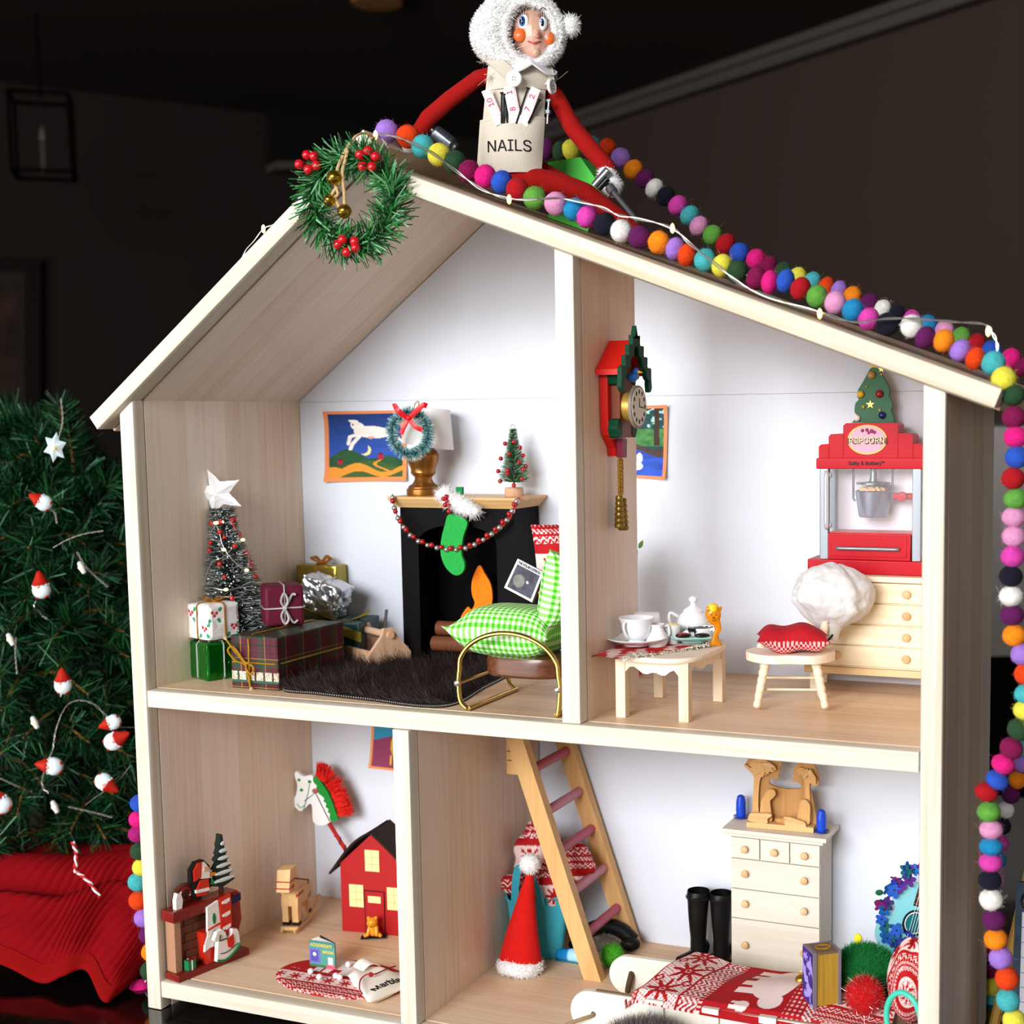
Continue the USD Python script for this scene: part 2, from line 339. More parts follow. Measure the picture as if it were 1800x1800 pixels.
# tall grey cabinet behind the house on the right, on the room's floor
c0 = CAM + ray(1755, 690) * 2.3
m = box((-.02, 0, FLOORZ), (.7, .5, CAM[2] + .02 + .0), .01); m = tr(m, (c0[0], c0[1], 0), rz=YAW)
t = Thing('grey_cabinet', 'dim grey cabinet standing behind the house at the right', 'cabinet', (c0[0], c0[1], FLOORZ), YAW)
_zt = CAM[2] - .02
_zp = (CAM + ray(1755, 1165) / (ray(1755, 1165) @ ROT[2]) * 2.3)[2] - FLOORZ
t.part('body', box((-.03, 0, _zp), (.75, .5, _zt - FLOORZ), .01), M('cabinet_grey', '#a39d99', .5)); t.part('plinth', box((-.02, .0, 0), (.74, .49, _zp)), _k)
# ================================================================ table
M_table = M('black_lacquer', '#0a0707', .12, coat=.6)
t = Thing('display_table', 'glossy black table top under the wooden toy house', 'table', (0.2, .25, FLOORZ))
t.part('table_top', box((-.95, -.42, -.04 - FLOORZ), (.75, .55, -FLOORZ), .004), M_table)
for x in (-.88, .68):
    for y in (-.36, .49): t.part('leg', box((x - .03, y - .03, 0), (x + .03, y + .03, -.04 - FLOORZ), .003), M_table)

# ================================================================ dollhouse
PALE1, PALE2 = '#f2e6cb', '#e6d2ab'
WD = {}
for ax in 'xyz':
    WD[ax] = [WOOD(f'pine_{ax}_{k}', a, b, ax, .42, 300, .03) for k, (a, b) in enumerate((('#f1e0cf', '#e2cdb7'), ('#ecd9c5', '#dcc4ac'), ('#f4e6d7', '#e7d4bf'), ('#e9d4be', '#d8bea3')))]
EDGE = {ax: WOOD(f'pine_edge_{ax}', '#dad2c3', '#c5b597', ax, .4, 300, .02) for ax in 'xyz'}
WHITEB = M('white_board', '#d6dae3', .55, bump=.03, bscale=300)
house = Thing('dollhouse', 'open-fronted pine dollhouse with gable roof, two floors and white back wall', 'dollhouse')
def panel(name, staves, mats, front, label=None):
    """front edge piece is the panel's own mesh; its glued staves are children"""
    p = house.part(name, front[0], front[1], label=label)
    for i, s in enumerate(staves): house.part('stave', s, mats[i % len(mats)], p, smooth=25)
    return p
g_ = .00004
def wallpanel(x0, x1, z0, z1, d0, d1, cuts):
    ys = [d0 + .012] + [c for c in cuts if d0 + .012 < c < d1] + [d1]
    return [box((x0, a + g_, z0), (x1, b - g_ * 0, z1), .0001) for a, b in zip(ys[:-1], ys[1:])]
def zl(x): return ZR - (XA - x) * AL
def zrr(x): return ZR - (x - XA) * AR
cl, cr = T * math.sqrt(1 + AL * AL), T * math.sqrt(1 + AR * AR)
# side walls (tops cut to the roof slope by stopping under it)
def slope_top(m, zf):
    v = m.vertices; k = v[:, 2] > .3; v[k, 2] = np.minimum(v[k, 2], zf(v[k, 0])) if False else zf(v[k, 0]); return m
lw = lambda a, b, r: slope_top(box((0, a, 0), (T, b, .43), r), lambda x: zl(x) - .0001)
rw = lambda a, b, r: slope_top(box((XR, a, 0), (W, b, .43), r), lambda x: zrr(x) - .0001)
CUT = (.055, .1, .148)
panel('side_wall', [lw(a + g_, b, .0001) for a, b in zip((.012,) + CUT, CUT + (D,))], [WD['z'][k] for k in (0, 2, 1, 3)], (lw(0, .012, .0022), EDGE['z']))
panel('side_wall', [rw(a + g_, b, .0001) for a, b in zip((.012,) + CUT, CUT + (D,))], [WD['z'][k] for k in (1, 0, 3, 2)], (rw(0, .012, .0022), EDGE['z']))
FLW = [WOOD(f'floor_pine_{k}', a, b, 'x', .42, 300, .03) for k, (a, b) in enumerate((('#e3c4a4', '#cfab86'), ('#dcbb98', '#c8a27c'), ('#e7cbad', '#d4b28e'), ('#d9b693', '#c59d77')))]
def floorp(x0, x1, z1, order, d=D):
    return [box((x0, a + g_, z1 - T), (x1, b, z1), .0001) for a, b in zip((.012, .06, .11, .155), (.06, .11, .155, d))], [FLW[k] for k in order], (box((x0, 0, z1 - T), (x1, .012, z1), .0022), EDGE['x'])
panel('floor_board', *floorp(T, XR, Z2, (0, 1, 2, 0)))
panel('floor_board', *floorp(T, XR, Z1, (2, 0, 1, 3)))
panel('divider', [slope_top(box((XU, a + g_, Z2), (XU + T, b, .53), .0001), lambda x: zrr(x) - .0001) for a, b in zip((.012, .043, .072), (.043, .072, DU))], [WD['z'][k] for k in (3, 1, 0)],
      (slope_top(box((XU, .0, Z2), (XU + T, .012, .53), .0015), lambda x: zrr(x) - .0001), EDGE['z']))
panel('divider', [box((XL, a + g_, Z1), (XL + T, b, Z2 - T), .0001) for a, b in zip((.012, .05, .095, .15), (.05, .095, .15, D - .004))], [WD['z'][k] for k in (1, 3, 1, 3)], (box((XL, 0, Z1), (XL + T, .012, Z2 - T), .0015), EDGE['z']))
# roof: left panel runs up to the ridge, right panel butts against it
cosL, sinL = 1 / math.sqrt(1 + AL * AL), AL / math.sqrt(1 + AL * AL); cosR, sinR = 1 / math.sqrt(1 + AR * AR), AR / math.sqrt(1 + AR * AR)
A0 = np.array([XA, 0, ZR])
LEN_L = (XA + .0155) / cosL; LEN_R = (W + .027 - XA) / cosR
def roofL(a, b, r): # local: s along slope down-left from the apex, n up
    m = box((-.0277, a, 0), (LEN_L, b, T), r); v = m.vertices; m.vertices = A0 + v[:, :1] * np.array([-cosL, 0, -sinL]) + v[:, 1:2] * np.array([0, 1, 0]) + v[:, 2:] * np.array([-sinL, 0, cosL]); m.invert(); return m
def roofR(a, b, r):
    m = box((T * .62, a, 0), (LEN_R, b, T), r); v = m.vertices; m.vertices = A0 + v[:, :1] * np.array([cosR, 0, -sinR]) + v[:, 1:2] * np.array([0, 1, 0]) + v[:, 2:] * np.array([sinR, 0, cosR]); return m
WL = [WOOD(f'roof_pine_{k}', a, b, 'y', .42, 300, 1.0) for k, (a, b) in enumerate((('#dcbd9c', '#c79f7b'),))]
def slopewood(name, c1, c2, ang):
    c1, c2 = hexc(c1), hexc(c2)
    n = {'g': ('geometry', {}), 'm': ('mapping', {'rotation': (0, math.radians(ang), 0), 'scale': (1, 1, 1)}), 'm2': ('mapping', {'scale': (.03, 1, 1)}), 'n': ('noise_texture', {'scale': 300.0, 'detail': 3.0, 'distortion': .4}), 'n2': ('noise_texture', {'scale': 45.0, 'detail': 2.0}),
         'ms': ('math', {'math_type': 'multiply', 'value2': .5}), 'mx': ('math', {'math_type': 'multiply_add', 'value2': .5}), 'r': ('rgb_ramp', {'ramp': [(.3, c2), (.58, c1), (1, c1)]}), 'p': ('principled_bsdf', {'roughness': .42, 'specular_ior_level': .2})}
    return usdkit.material(stage, '/World/Looks/' + name, n, [('g.position', 'm.vector'), ('m.vector', 'm2.vector'), ('m2.vector', 'n.vector'), ('m2.vector', 'n2.vector'), ('n2.fac', 'ms.value1'), ('n.fac', 'mx.value1'), ('ms.value', 'mx.value3'), ('mx.value', 'r.fac'), ('r.color', 'p.base_color')], surface='p.BSDF')
aLd, aRd = math.degrees(math.atan(AL)), math.degrees(math.atan(AR))
RL = [slopewood(f'roof_left_{k}', a, b, aLd) for k, (a, b) in enumerate((('#f1e1d1', '#e2cdb8'), ('#ebd8c5', '#d9c1a8'), ('#eedccb', '#dfc9b2')))]
RR = [slopewood(f'roof_right_{k}', a, b, -aRd) for k, (a, b) in enumerate((('#e6c9ab', '#d4b08c'), ('#e0c1a0', '#cda782')))]
RE = [slopewood('roof_edge_left', '#dad2c4', '#c7b99f', aLd), slopewood('roof_edge_right', '#dad2c3', '#c5b597', -aRd)]
DB = D + .006
panel('roof_panel', [roofL(a + g_, b, .0001) for a, b in zip((.012, .045, .085, .13), (.045, .085, .13, DB))], [RL[k] for k in (0, 1, 2, 1)], (roofL(-.006, .012, .004), RE[0]))
panel('roof_panel', [roofR(a + g_, b, .0001) for a, b in zip((.012, .06, .105, .15), (.06, .105, .15, DB))], [RR[k] for k in (0, 1, 0, 1)], (roofR(-.006, .012, .004), RE[1]))
# back boards: lower sheet and gable sheet, meeting in a seam
house.part('back_board', box((T, D, Z1 - T), (XR, D + .004, .4466), .0005), WHITEB, label='white back board below the seam')
house.part('back_board', tr(extr([(T, .4467), (XR, .4467), (XA, ZR - .001)], .004), (0, D, 0)), WHITEB, smooth=False, label='white gable-shaped back board')
# ================================================================ upper left room
# ---- frosted bottle-brush tree
def cone_needles(h0, h1, r0, r1, n, length, width, seed, up=.15, bend=.15, zpow=1.0):
    g = np.random.default_rng(seed); z = h0 + (h1 - h0) * g.random(n) ** zpow; a = g.uniform(0, 2 * np.pi, n); rr = r0 + (r1 - r0) * (z - h0) / (h1 - h0)
    d = np.stack([np.cos(a), np.sin(a), np.full(n, up) + g.normal(0, .12, n)], 1); q = rr * g.uniform(.0, .35, n); root = np.stack([np.cos(a) * q, np.sin(a) * q, z], 1)
    return blades(root, d, np.maximum(rr - q, length * .3), width, bend, seed + 5)
bp = col(428, .085, Z2); TREE = at('bottle_brush_tree', 'frosted grey-green bottle-brush Christmas tree with glittering white star on top, among the gifts', 'christmas tree', bp)
u = 1
TREE.part('base', lathe([(0, 0), (34, 0), (34, 10), (30, 14), (0, 14)]), WOOD('tree_base', '#c9a06c', '#a67f4e', 'x'))
top = np.array([-27, 0, 288])
tilt = lambda m: TM(m.vertices + (m.vertices[:, 2:] / 288.) * np.array([[-27, 0, 0]]), m.faces)
TREE.part('trunk', tube([(0, 0, 10), top], [4, 1.5], 8), M('twisted_wire', '#3a3a38', .4, metal=.8))
TREE.part('needles', tilt(cone_needles(42, 286, 74, 15, 5200, 60, 2.0, 3, up=.1)), M('frost_dark_needles', '#33403a', .6, vary=.5, vscale=400), smooth=False, kind='stuff')
TREE.part('frost', tilt(cone_needles(42, 286, 72, 16, 2600, 60, 1.8, 4, up=.12)), M('frost_needles', '#c9cdc9', .5), smooth=False, kind='stuff')
g = np.random.default_rng(5)
_fl = []
for _ in range(900):
    z = 45 + 240 * g.random(); a = g.uniform(0, 6.283); r = (74 - 59 * (z - 42) / 244) * g.uniform(.5, .95)
    _fl.append(sph((r * math.cos(a), r * math.sin(a), z), g.uniform(.9, 1.9), 0))
TREE.part('snow_flakes', tilt(cat(_fl)), M('snow_white', '#f4f6f5', .4), smooth=False, kind='stuff')
_red = M('red_berry', '#c0221c', .25, coat=.5)
def ontree(px, pz, k=.92):
    """front of the cone at image offset px from the leaning axis"""
    pz = min(pz, 268.0 - .15 * abs(px)); r = (74 - 59 * (pz - 42) / 244) * k; ax = -27 * pz / 288; x = px - ax; x = max(-r, min(r, x)); return np.array([ax + x, -math.sqrt(max(r * r - x * x, 0)), pz])
by = proj(bp)[1]
for x, y in ((421, 835), (384, 846), (388, 856), (406, 849), (427, 877), (386, 885), (404, 881), (434, 915), (404, 932), (412, 941), (374, 963), (384, 964), (405, 986), (445, 971), (428, 957), (470, 1013), (368, 1012), (428, 1044), (441, 939), (386, 951), (414, 1008), (457, 990)):
    TREE.part('berry', sph(ontree(x - 428, by - y, 1.0), 4.3 if (x + y) % 3 else 3.5, 2), _red)
for pts in (((364, 890), (378, 890)), ((461, 968), (478, 985), (491, 1004)), ((420, 905), (424, 922), (427, 931))):
    TREE.part('red_twig', tube([ontree(x - 428, by - y, 1.02) for x, y in pts], 1.6, 6), _red)
_wire = M('silver_wire', '#d8d6d0', .25, metal=.9)
wp = [(386, 934), (398, 905), (404, 885), (395, 872), (382, 930), (395, 918), (404, 935), (410, 955), (425, 978), (447, 1000), (452, 975), (440, 950), (410, 975), (390, 985), (372, 1030), (390, 1026), (418, 1030), (446, 1027), (440, 1042), (400, 1040)]
TREE.part('light_wire', tube(curve([ontree(x - 428, by - y, 1.05) for x, y in wp], 90), .9, 5), _wire)
_led = M('warm_led', '#fff2c4', .3, emit='#ffdf90', estr=1.6)
for x, y in ((400, 907), (407, 874), (412, 962), (447, 999), (418, 1029), (449, 948), (396, 915)):
    TREE.part('led', sph(ontree(x - 428, by - y, 1.06), 3.2, 2, (1.3, .9, .9)), _led)
st = []
for k in range(12):
    r = 38 if k % 2 == 0 else 17; a = math.radians(90 + 12 + k * 30); st.append((r * math.cos(a), r * math.sin(a)))
def puffstar(poly, d):
    c = (0, 0); v = [(x, 0, z) for x, z in poly] + [(0, -d, 0), (0, d, 0)]; n = len(poly); f = []
    for k in range(n): l = (k + 1) % n; f += [(k, l, n), (l, k, n + 1)]
    return TM(v, f)
st = [( -40, 8), (-12, 14), (-14, 40), (4, 20), (32, 22), (16, 2), (34, -20), (8, -16), (-8, -28), (-14, -10)]
m = puffstar([(x * 1.2 + 2, z * 1.1) for x, z in st], 12); m.invert(); m = m.subdivide().subdivide().subdivide()
m = lump(m, 1.2, .25, 3)
TREE.part('star', tr(m, (-33, -3, 312)), M('glitter_white', '#ffffff', .3, coat=.2, bump=.5, bscale=2500), smooth=False)

# ---- gifts
def ribbonbox(t, name, a, b, r, mat):
    m = trimesh.convex.convex_hull(box(a, b, r)); m = m.subdivide().subdivide().subdivide(); return t.part(name, m, mat)
def bow(c, w, h, r, ax=(1, 0, 0), up=(0, 0, 1), out=(0, -1, 0)):
    """two loops and two tails; loops along ax"""
    c, ax, up, out = (np.asarray(q, float) for q in (c, ax, up, out)); ms = []
    for s in (-1, 1):
        pts = [c, c + s * ax * w * .55 + up * h * .55 + out * r * 3, c + s * ax * w + up * h * .2 + out * r * 4, c + s * ax * w * .6 - up * h * .25 + out * r * 3, c]
        ms.append(tube(curve(pts, 26), r, 6)); tl = [c, c + s * ax * w * .35 - up * h * .8 + out * r * 3, c + s * ax * w * .55 - up * h * 1.5 + out * r * 2]; ms.append(tube(curve(tl, 12), r, 6))
    ms.append(sph(c + out * r, r * 2.2, 1)); return cat(ms)
_sc, _gc, _oc = M('silver_cord', '#d9d9d6', .3, metal=.85, bump=.8, bscale=3000), M('gold_cord', '#c9982f', .3, metal=.85, bump=.8, bscale=3000), M('copper_cord', '#b4762a', .35, metal=.7, bump=.8, bscale=3000)
def band(a, b, e, r, axis):
    """cord loop round the box a-b in the plane through its middle normal to axis"""
    a, b = np.asarray(a, float), np.asarray(b, float); i, j = [k for k in range(3) if k != axis]; c = (a + b) / 2; pts = []
    for s, t_ in ((-1, -1), (1, -1), (1, 1), (-1, 1)):
        for q in ((.86, 1.0), (1.0, .86)) if s * t_ > 0 else ((1.0, .86), (.86, 1.0)):
            p = c.copy(); p[i] += s * ((b[i] - a[i]) / 2 + e) * q[0]; p[j] += t_ * ((b[j] - a[j]) / 2 + e) * q[1]; pts.append(p)
    ang = [math.atan2(p[j] - c[j], p[i] - c[i]) for p in pts]; pts = [pts[k] for k in np.argsort(ang)]
    return tube(pts, r, 6, closed=True)
# green foil
near = P(364, 1199, z=Z2); fwd = np.array([ROT[2][0], ROT[2][1], 0]); fwd /= np.linalg.norm(fwd)
h = .0275; c = near + fwd * h * .72
t = Thing('gift_box', 'small shiny green foil gift with silver cords on the floor by the left wall', 'gift', c, YAW + 47)
q = h / 2; m = box((-q, -q, 0), (q, q, .0285), .002).subdivide().subdivide().subdivide(); m = lump(m, .0007, 180, 4)
t.part('wrapped_box', m, M('green_foil', '#0f7a1e', .16, metal=.75, coat=.5, bump=.35, bscale=120))
t.part('cord', band((-q, -q, 0.0004), (q, q, .0285), .0004, .0006, 0), _sc); t.part('cord', band((-q, -q, .0004), (q, q, .0285), .0004, .0006, 1), _sc)
t.part('knot', cat(sph((0, 0, .0295), .0018, 2), tube(curve([(0, 0, .0295), (-.004, -.004, .031), (-.008, -.007, .0285)], 8), .0006, 6), tube(curve([(0, 0, .0295), (.004, -.005, .031), (.006, -.01, .0288)], 8), .0006, 6)), M('grey_cord', '#b9b9b4', .5))
# white holly gift on it
t = Thing('gift_box', 'white gift with holly print and copper cord stacked on the green foil gift', 'gift', c + [.0008, .0, .0302], YAW + 52)
q = .0138; m = box((-q, -q, 0), (q, q, .027), .003); m = m.subdivide().subdivide().subdivide().subdivide().subdivide(); m = lump(m, .0006, 150, 8)
colr = np.tile(lin('#f3f2ef'), (len(m.vertices), 1)); v = m.vertices; g = np.random.default_rng(2)
def dab(cen, r, cc):
    d = np.linalg.norm(v - cen, axis=1); colr[d < r] = lin(cc)
for face in (0, 1):
    for cx_, cz_ in ((-.0085, .0185), (.0080, .0075)):
        P3 = lambda a, b: np.array([a, -q, b]) if face else np.array([-q, -a, b])
        for dx, dz in ((0, 0), (.0022, .0018), (-.0018, .0024)): dab(P3(cx_ + dx, cz_ + dz), .0013, '#c4242a')
        for dx, dz in ((.0046, .0040), (.0056, .0048), (.0034, -.0032), (.0043, -.0042), (-.0045, -.0034), (-.0052, -.0044)): dab(P3(cx_ + dx, cz_ + dz), .0014, '#2f9a63')
t.part('wrapped_box', m, VC('gift_paper', .45), color=colr)
t.part('cord', band((-q, -q, 0), (q, q, .027), .0004, .0006, 0), _oc); t.part('cord', band((-q, -q, 0), (q, q, .027), .0004, .0006, 1), _oc)
t.part('bow', bow((0, 0, .0276), .008, .004, .0006, ax=(.7, -.7, 0), up=(.5, .5, .5), out=(0, 0, 1)), _oc)
# long plaid gift
a, b = np.array([.0662, .0285, Z2]), np.array([.1072, .112, Z2 + .0385]); c = np.array([(a[0] + b[0]) / 2, (a[1] + b[1]) / 2, Z2])
t = Thing('gift_box', 'long burgundy and green plaid gift with gold cord bow in front of the pile', 'gift', c); a -= c; b -= c
m = box(a, b, .0012); m = m.subdivide_to_size(.0008); v = m.vertices
def plaid(s, u):
    s = (np.asarray(s) + 10) % .021; r = np.tile(lin('#4e1020'), (len(s), 1))
    r[(s > .002) & (s < .0032)] = lin('#0c1410'); r[(s > .0075) & (s < .0125)] = lin('#123f2c'); r[(s > .0133) & (s < .0141)] = lin('#a8893c'); r[(s > .018) & (s < .0186)] = lin('#1a0a0e'); return r
cc = .5 * plaid(v[:, 1] + v[:, 0] * 1.0, 0) + .5 * plaid(v[:, 2] + .0085, 0)
glit = (np.abs(v[:, 2] - .0095) < .0032) & (v[:, 1] < a[1] + .001) & ((v[:, 0] * 1000 % 7.5) > 1.5); cc[glit] = np.where(np.random.default_rng(1).random((glit.sum(), 1)) > .5, lin('#e9e2c8'), lin('#7a6a48'))
cc[(np.abs(v[:, 2] - .0055) < .0008)] = lin('#1f5c46')
t.part('wrapped_box', m, VC('gift_paper_gloss', .45), color=cc)
t.part('cord', band(a, b, .0006, .0007, 2), _gc); t.part('cord', band(a + [.0, 0, 0], b - [.008, 0, 0], .0006, .0007, 0), _gc)
fc = np.array([-.0065, a[1] - .001, .0185])
t.part('bow', cat(tube(curve([fc, fc + (-.007, -.002, .002), fc + (-.013, -.003, .009), fc + (-.008, -.003, .012), fc], 22), .0008, 6), tube(curve([fc, fc + (.004, -.003, .001), fc + (.0085, -.003, -.002), fc + (.007, -.003, -.007), fc + (.002, -.002, -.004), fc], 22), .0008, 6),
    tube(curve([fc, fc + (-.008, -.002, .009), fc + (-.0135, -.003, .0165)], 12), .0008, 6), tube(curve([fc, fc + (.003, -.002, -.009), fc + (.0055, -.003, -.0165)], 12), .0008, 6), sph(fc, .0018, 2)), _gc)
t.part('tassel', cat(blades(np.tile(fc + (.0055, -.003, -.0155), (40, 1)), np.random.default_rng(3).normal(0, .25, (40, 3)) + [.2, 0, -1], .004, .0004, .2, 3), blades(np.tile(fc + (-.0135, -.003, .0165), (40, 1)), np.random.default_rng(4).normal(0, .25, (40, 3)) + [-.6, 0, .8], .0035, .0004, .2, 4)), M('gold_frayed', '#e2d4a8', .4), smooth=False, kind='stuff')
# burgundy gift on the plaid one
pb = P(490, 1100, z=Z2 + .0392); t = Thing('gift_box', 'small burgundy paper gift with silver cord bow on top of the plaid gift', 'gift', pb + fwd * .012, YAW + 22)
q = .0142; m = box((-q, -q, 0), (q, q, .030), .0022).subdivide().subdivide().subdivide(); m = lump(m, .0004, 200, 3)
t.part('wrapped_box', m, M('burgundy_paper', '#5a1029', .55)); t.part('cord', band((-q, -q, -.003), (q, q, .030), .0005, .0007, 2), _sc); t.part('cord', band((-q, -q, .0), (q, q, .030), .0005, .0006, 0), _sc)
t.part('bow', cat(tube(curve([(0, -q - .001, .0135), (-.003, -q - .003, .019), (-.0005, -q - .003, .025), (.002, -q - .003, .019), (0, -q - .001, .0135)], 24), .0009, 6), tube(curve([(0, -q - .001, .0135), (-.003, -q - .003, .008), (-.0005, -q - .003, .002), (.0022, -q - .003, .006), (0, -q - .001, .0135)], 24), .0009, 6),
    tube(curve([(0, -q - .001, .0135), (.003, -q - .002, .019), (.0055, -q - .002, .0235), (.008, -q - .002, .0235)], 14), .0011, 6), tube(curve([(0, -q - .001, .0135), (.003, -q - .002, .007), (.006, -q - .002, .0025), (.009, -q - .002, .004)], 14), .0009, 6), sph((0, -q - .0015, .0135), .0018, 2)), _sc)
# dark green gift with gold ribbon, further back
pg = col(582, .152, Z2); t = Thing('gift_box', 'dark teal gift with a wide gold ribbon lying behind the plaid gift', 'gift', pg, 12)
a, b = np.array([-.031, -.024, 0]), np.array([.034, .022, .0335]); t.part('wrapped_box', box(a, b, .0015), M('teal_paper', '#0c3a38', .4, vary=.2, vscale=150))
rb, _ = grid(lambda u, v: np.stack([-.028 + u * .062, -.012 - .008 * np.sin(u * 5) + (v - .5) * .009, .0385 + .005 * np.sin(u * 6.0 + .5) + .002 * np.sin(v * 3 + u * 4)]), 30, 5)
t.part('ribbon', thick(rb, .0004), M('gold_mesh_ribbon', '#9c8a2c', .4, metal=.4, bump=.6, bscale=3000))
rb, _ = grid(lambda u, v: np.stack([.010 + u * .026, -.0252 - .001 * np.sin(u * 6) - 0 * v, .032 - u * .004 - v * .008 + .0015 * np.sin(u * 5)]), 16, 4)
t.part('ribbon', thick(rb, .0004), M('gold_mesh_ribbon'))
# silver foil gift on it, gold one behind
ps = col(563, .150, Z2 + .0338); t = Thing('gift_box', 'crinkled silver foil gift tipped on top of the dark teal gift', 'gift', ps, 8)
m = box((-.0175, -.013, 0), (.0175, .013, .027), .002).subdivide().subdivide().subdivide().subdivide(); m = lump(m, .0018, 160, 12); m = tr(m, (0, 0, .0055), ry=20)
t.part('wrapped_box', m, M('silver_foil', '#c3c5c6', .2, metal=.9, bump=.4, bscale=220), smooth=False)
t.part('cord', tr(band((-.0175, -.013, 0), (.0175, .013, .027), .0008, .0005, 0), (0, 0, .0055), ry=20), _sc); t.part('cord', tr(band((-.0175, -.013, 0), (.0175, .013, .027), .0008, .0005, 2), (0, 0, .0055), ry=20), _sc)
pg2 = col(570, .184, Z2 + .0); t = Thing('gift_box', 'tall gold foil gift with copper bow standing at the back wall', 'gift', pg2, 4)
m = box((-.019, -.009, 0), (.019, .009, .073), .002).subdivide().subdivide().subdivide(); m = lump(m, .0008, 130, 2)
t.part('wrapped_box', m, M('gold_foil', '#9a8638', .28, metal=.8, bump=.3, bscale=250)); t.part('cord', band((-.019, -.009, 0), (.019, .009, .073), .0006, .0007, 0), _oc)
t.part('bow', cat(bow((.002, -.002, .0745), .010, .004, .0008, up=(0, -.3, .9), out=(0, -.3, 1)), bow((.002, -.002, .0745), .008, .006, .0008, ax=(.6, .6, 0), up=(0, -.3, .9), out=(0, 0, 1))), _oc)

# ---- toolbox
pt_ = col(662, .142, Z2); t = Thing('toolbox', 'little tan wooden toolbox with dowel handle by the fur rug', 'toolbox', pt_, 62, 1.28)
_tan = WOOD('tan_wood', '#dcb494', '#c49a78', 'z'); e = [(-.0145, 0), (.0145, 0), (.0145, .008), (.005, .019), (.0035, .0235), (-.0035, .0235), (-.005, .019), (-.0145, .008)]
for y in (-.017, .0135): t.part('end_panel', tr(extr(e, .003), (0, y, .001)), _tan)
t.part('bottom_board', box((-.0135, -.014, .001), (.0135, .0135, .003)), _tan)
for x in (-.0145, .0125): t.part('side_board', box((x, -.014, .003), (x + .002, .0135, .012)), _tan)
t.part('dowel_handle', cyl((0, -.019, .0205), (0, .0185, .0205), .0022, n=14), _tan)
t = Thing('tool', 'small dark metal tool sticking out of the tan toolbox', 'tool', pt_ + [.002, .004, .0042], 30, 1.3)
t.part('shaft', cyl((0, 0, 0), (.004, 0, .030), .0009, n=10), M('tool_steel', '#8a8a88', .3, metal=.9)); t.part('grip', lathe([(0, 0), (.0022, 0), (.0026, .008), (.0018, .012), (0, .012)], 14), M('tool_grip', '#3b3a2a', .5))

# ---- fur rug
corners = [P(499, 1212, z=Z2), P(560, 1222, z=Z2), P(655, 1233, z=Z2), P(740, 1244, z=Z2), P(800, 1240, z=Z2), P(850, 1212, z=Z2), P(905, 1180, z=Z2), P(880, 1160, z=Z2)]
rp = np.array(corners)[:, :2]; rp = np.vstack([rp, [.196, .150], [.10, .150], [.097, .118]]); rg = curve(np.c_[rp, np.zeros(len(rp))], 120, closed=True)[:, :2]
pc = np.array([rg[:, 0].mean(), rg[:, 1].mean(), Z2]); t = Thing('fur_rug', 'dark brown shaggy fur rug with stitched silver hem in front of the toy fireplace', 'rug', pc)
back = trimesh.creation.extrude_polygon(Polygon(rg - pc[:2]), .0022, engine='earcut'); t.part('backing', back, M('rug_backing', '#1c1613', .8))
_g = np.random.default_rng(9); inner = Polygon(rg - pc[:2]).buffer(-.0015); mn, mx = np.array(inner.bounds[:2]), np.array(inner.bounds[2:])
pp = mn + (mx - mn) * _g.random((34000, 2)); pp = pp[inpoly(pp, np.array(inner.exterior.coords))]
clump = meshkit.fbm(np.c_[pp * 90, np.zeros(len(pp))], 3, 4); ang = 2.6 + 3.0 * (meshkit.fbm(np.c_[pp * 45, np.ones(len(pp))], 2, 9) - .5)
dd = np.stack([np.cos(ang) * .9, np.sin(ang) * .55, .35 + .9 * (clump - .35)], 1) + _g.normal(0, .22, (len(pp), 3))
_fm = M('brown_fur', '#2c211d', .5, vary=.6, vscale=220, sheen=.4)
t.part('fur', blades(np.c_[pp, np.full(len(pp), .0018)], dd, .0082 + .006 * clump, .00042, .6, 3, 3), _fm, smooth=False, kind='stuff')
hem = curve(np.c_[rg - pc[:2], np.full(len(rg), .0014)], 260, closed=True); t.part('hem_stitching', cat([tube([hem[i], hem[i] * .6 + hem[(i + 1) % 260] * .4], .00055, 4) for i in range(260)]), M('silver_thread', '#c9c5bd', .35, metal=.5), kind='stuff')

# ---- toy fireplace
fy = .152; x0, x1 = col(711, fy, Z2)[0], col(909.5, fy, Z2)[0]; zt = P(800, 893, y=fy)[2] - Z2
fc = np.array([(x0 + x1) / 2, (fy + .1935) / 2, Z2]); t = Thing('toy_fireplace', 'black toy fireplace with pale wooden mantel shelf and orange felt flame', 'fireplace', fc)
hw, hd = (x1 - x0) / 2, (.1935 - fy) / 2; _bk = M('fireplace_black', '#0b0909', .55, spec=.06)
ow = hw - .0155; arch = [(-ow, .004), (ow, .004)] + [(ow * math.cos(a), zt - .027 + .014 * math.sin(a)) for a in np.linspace(0, np.pi, 16)]
front = extr([(-hw, 0), (hw, 0), (hw, zt), (-hw, zt)], .012, [arch]); t.part('front_panel', tr(front, (0, -hd, 0)), _bk, smooth=False)
t.part('back_panel', box((-hw + .003, hd - .004, 0), (hw - .003, hd, zt)), M('firebox_dark', '#0a0808', .8, spec=.03))
for s in (-1, 1): t.part('side_panel', box((s * hw, -hd + .012, 0), (s * (hw - .004), hd, zt)), _bk)
t.part('hearth', box((-hw + .003, -hd + .012, 0), (hw - .003, hd - .004, .0105)), _bk)
mp = [(-hw - .0005, 0), (hw + .0005, 0), (hw + .006, .0075), (-hw - .006, .0075)]
mz = zt; mshelf = trimesh.convex.convex_hull(np.array([[sx * (hw + e_), y_, z_] for sx in (-1, 1) for e_, y_, z_ in ((.001, -hd - .001, mz), (.001, hd, mz), (.007, -hd - .007, mz + .0068), (.007, hd, mz + .0068), (.007, -hd - .007, mz + .0085), (.007, hd, mz + .0085))]))
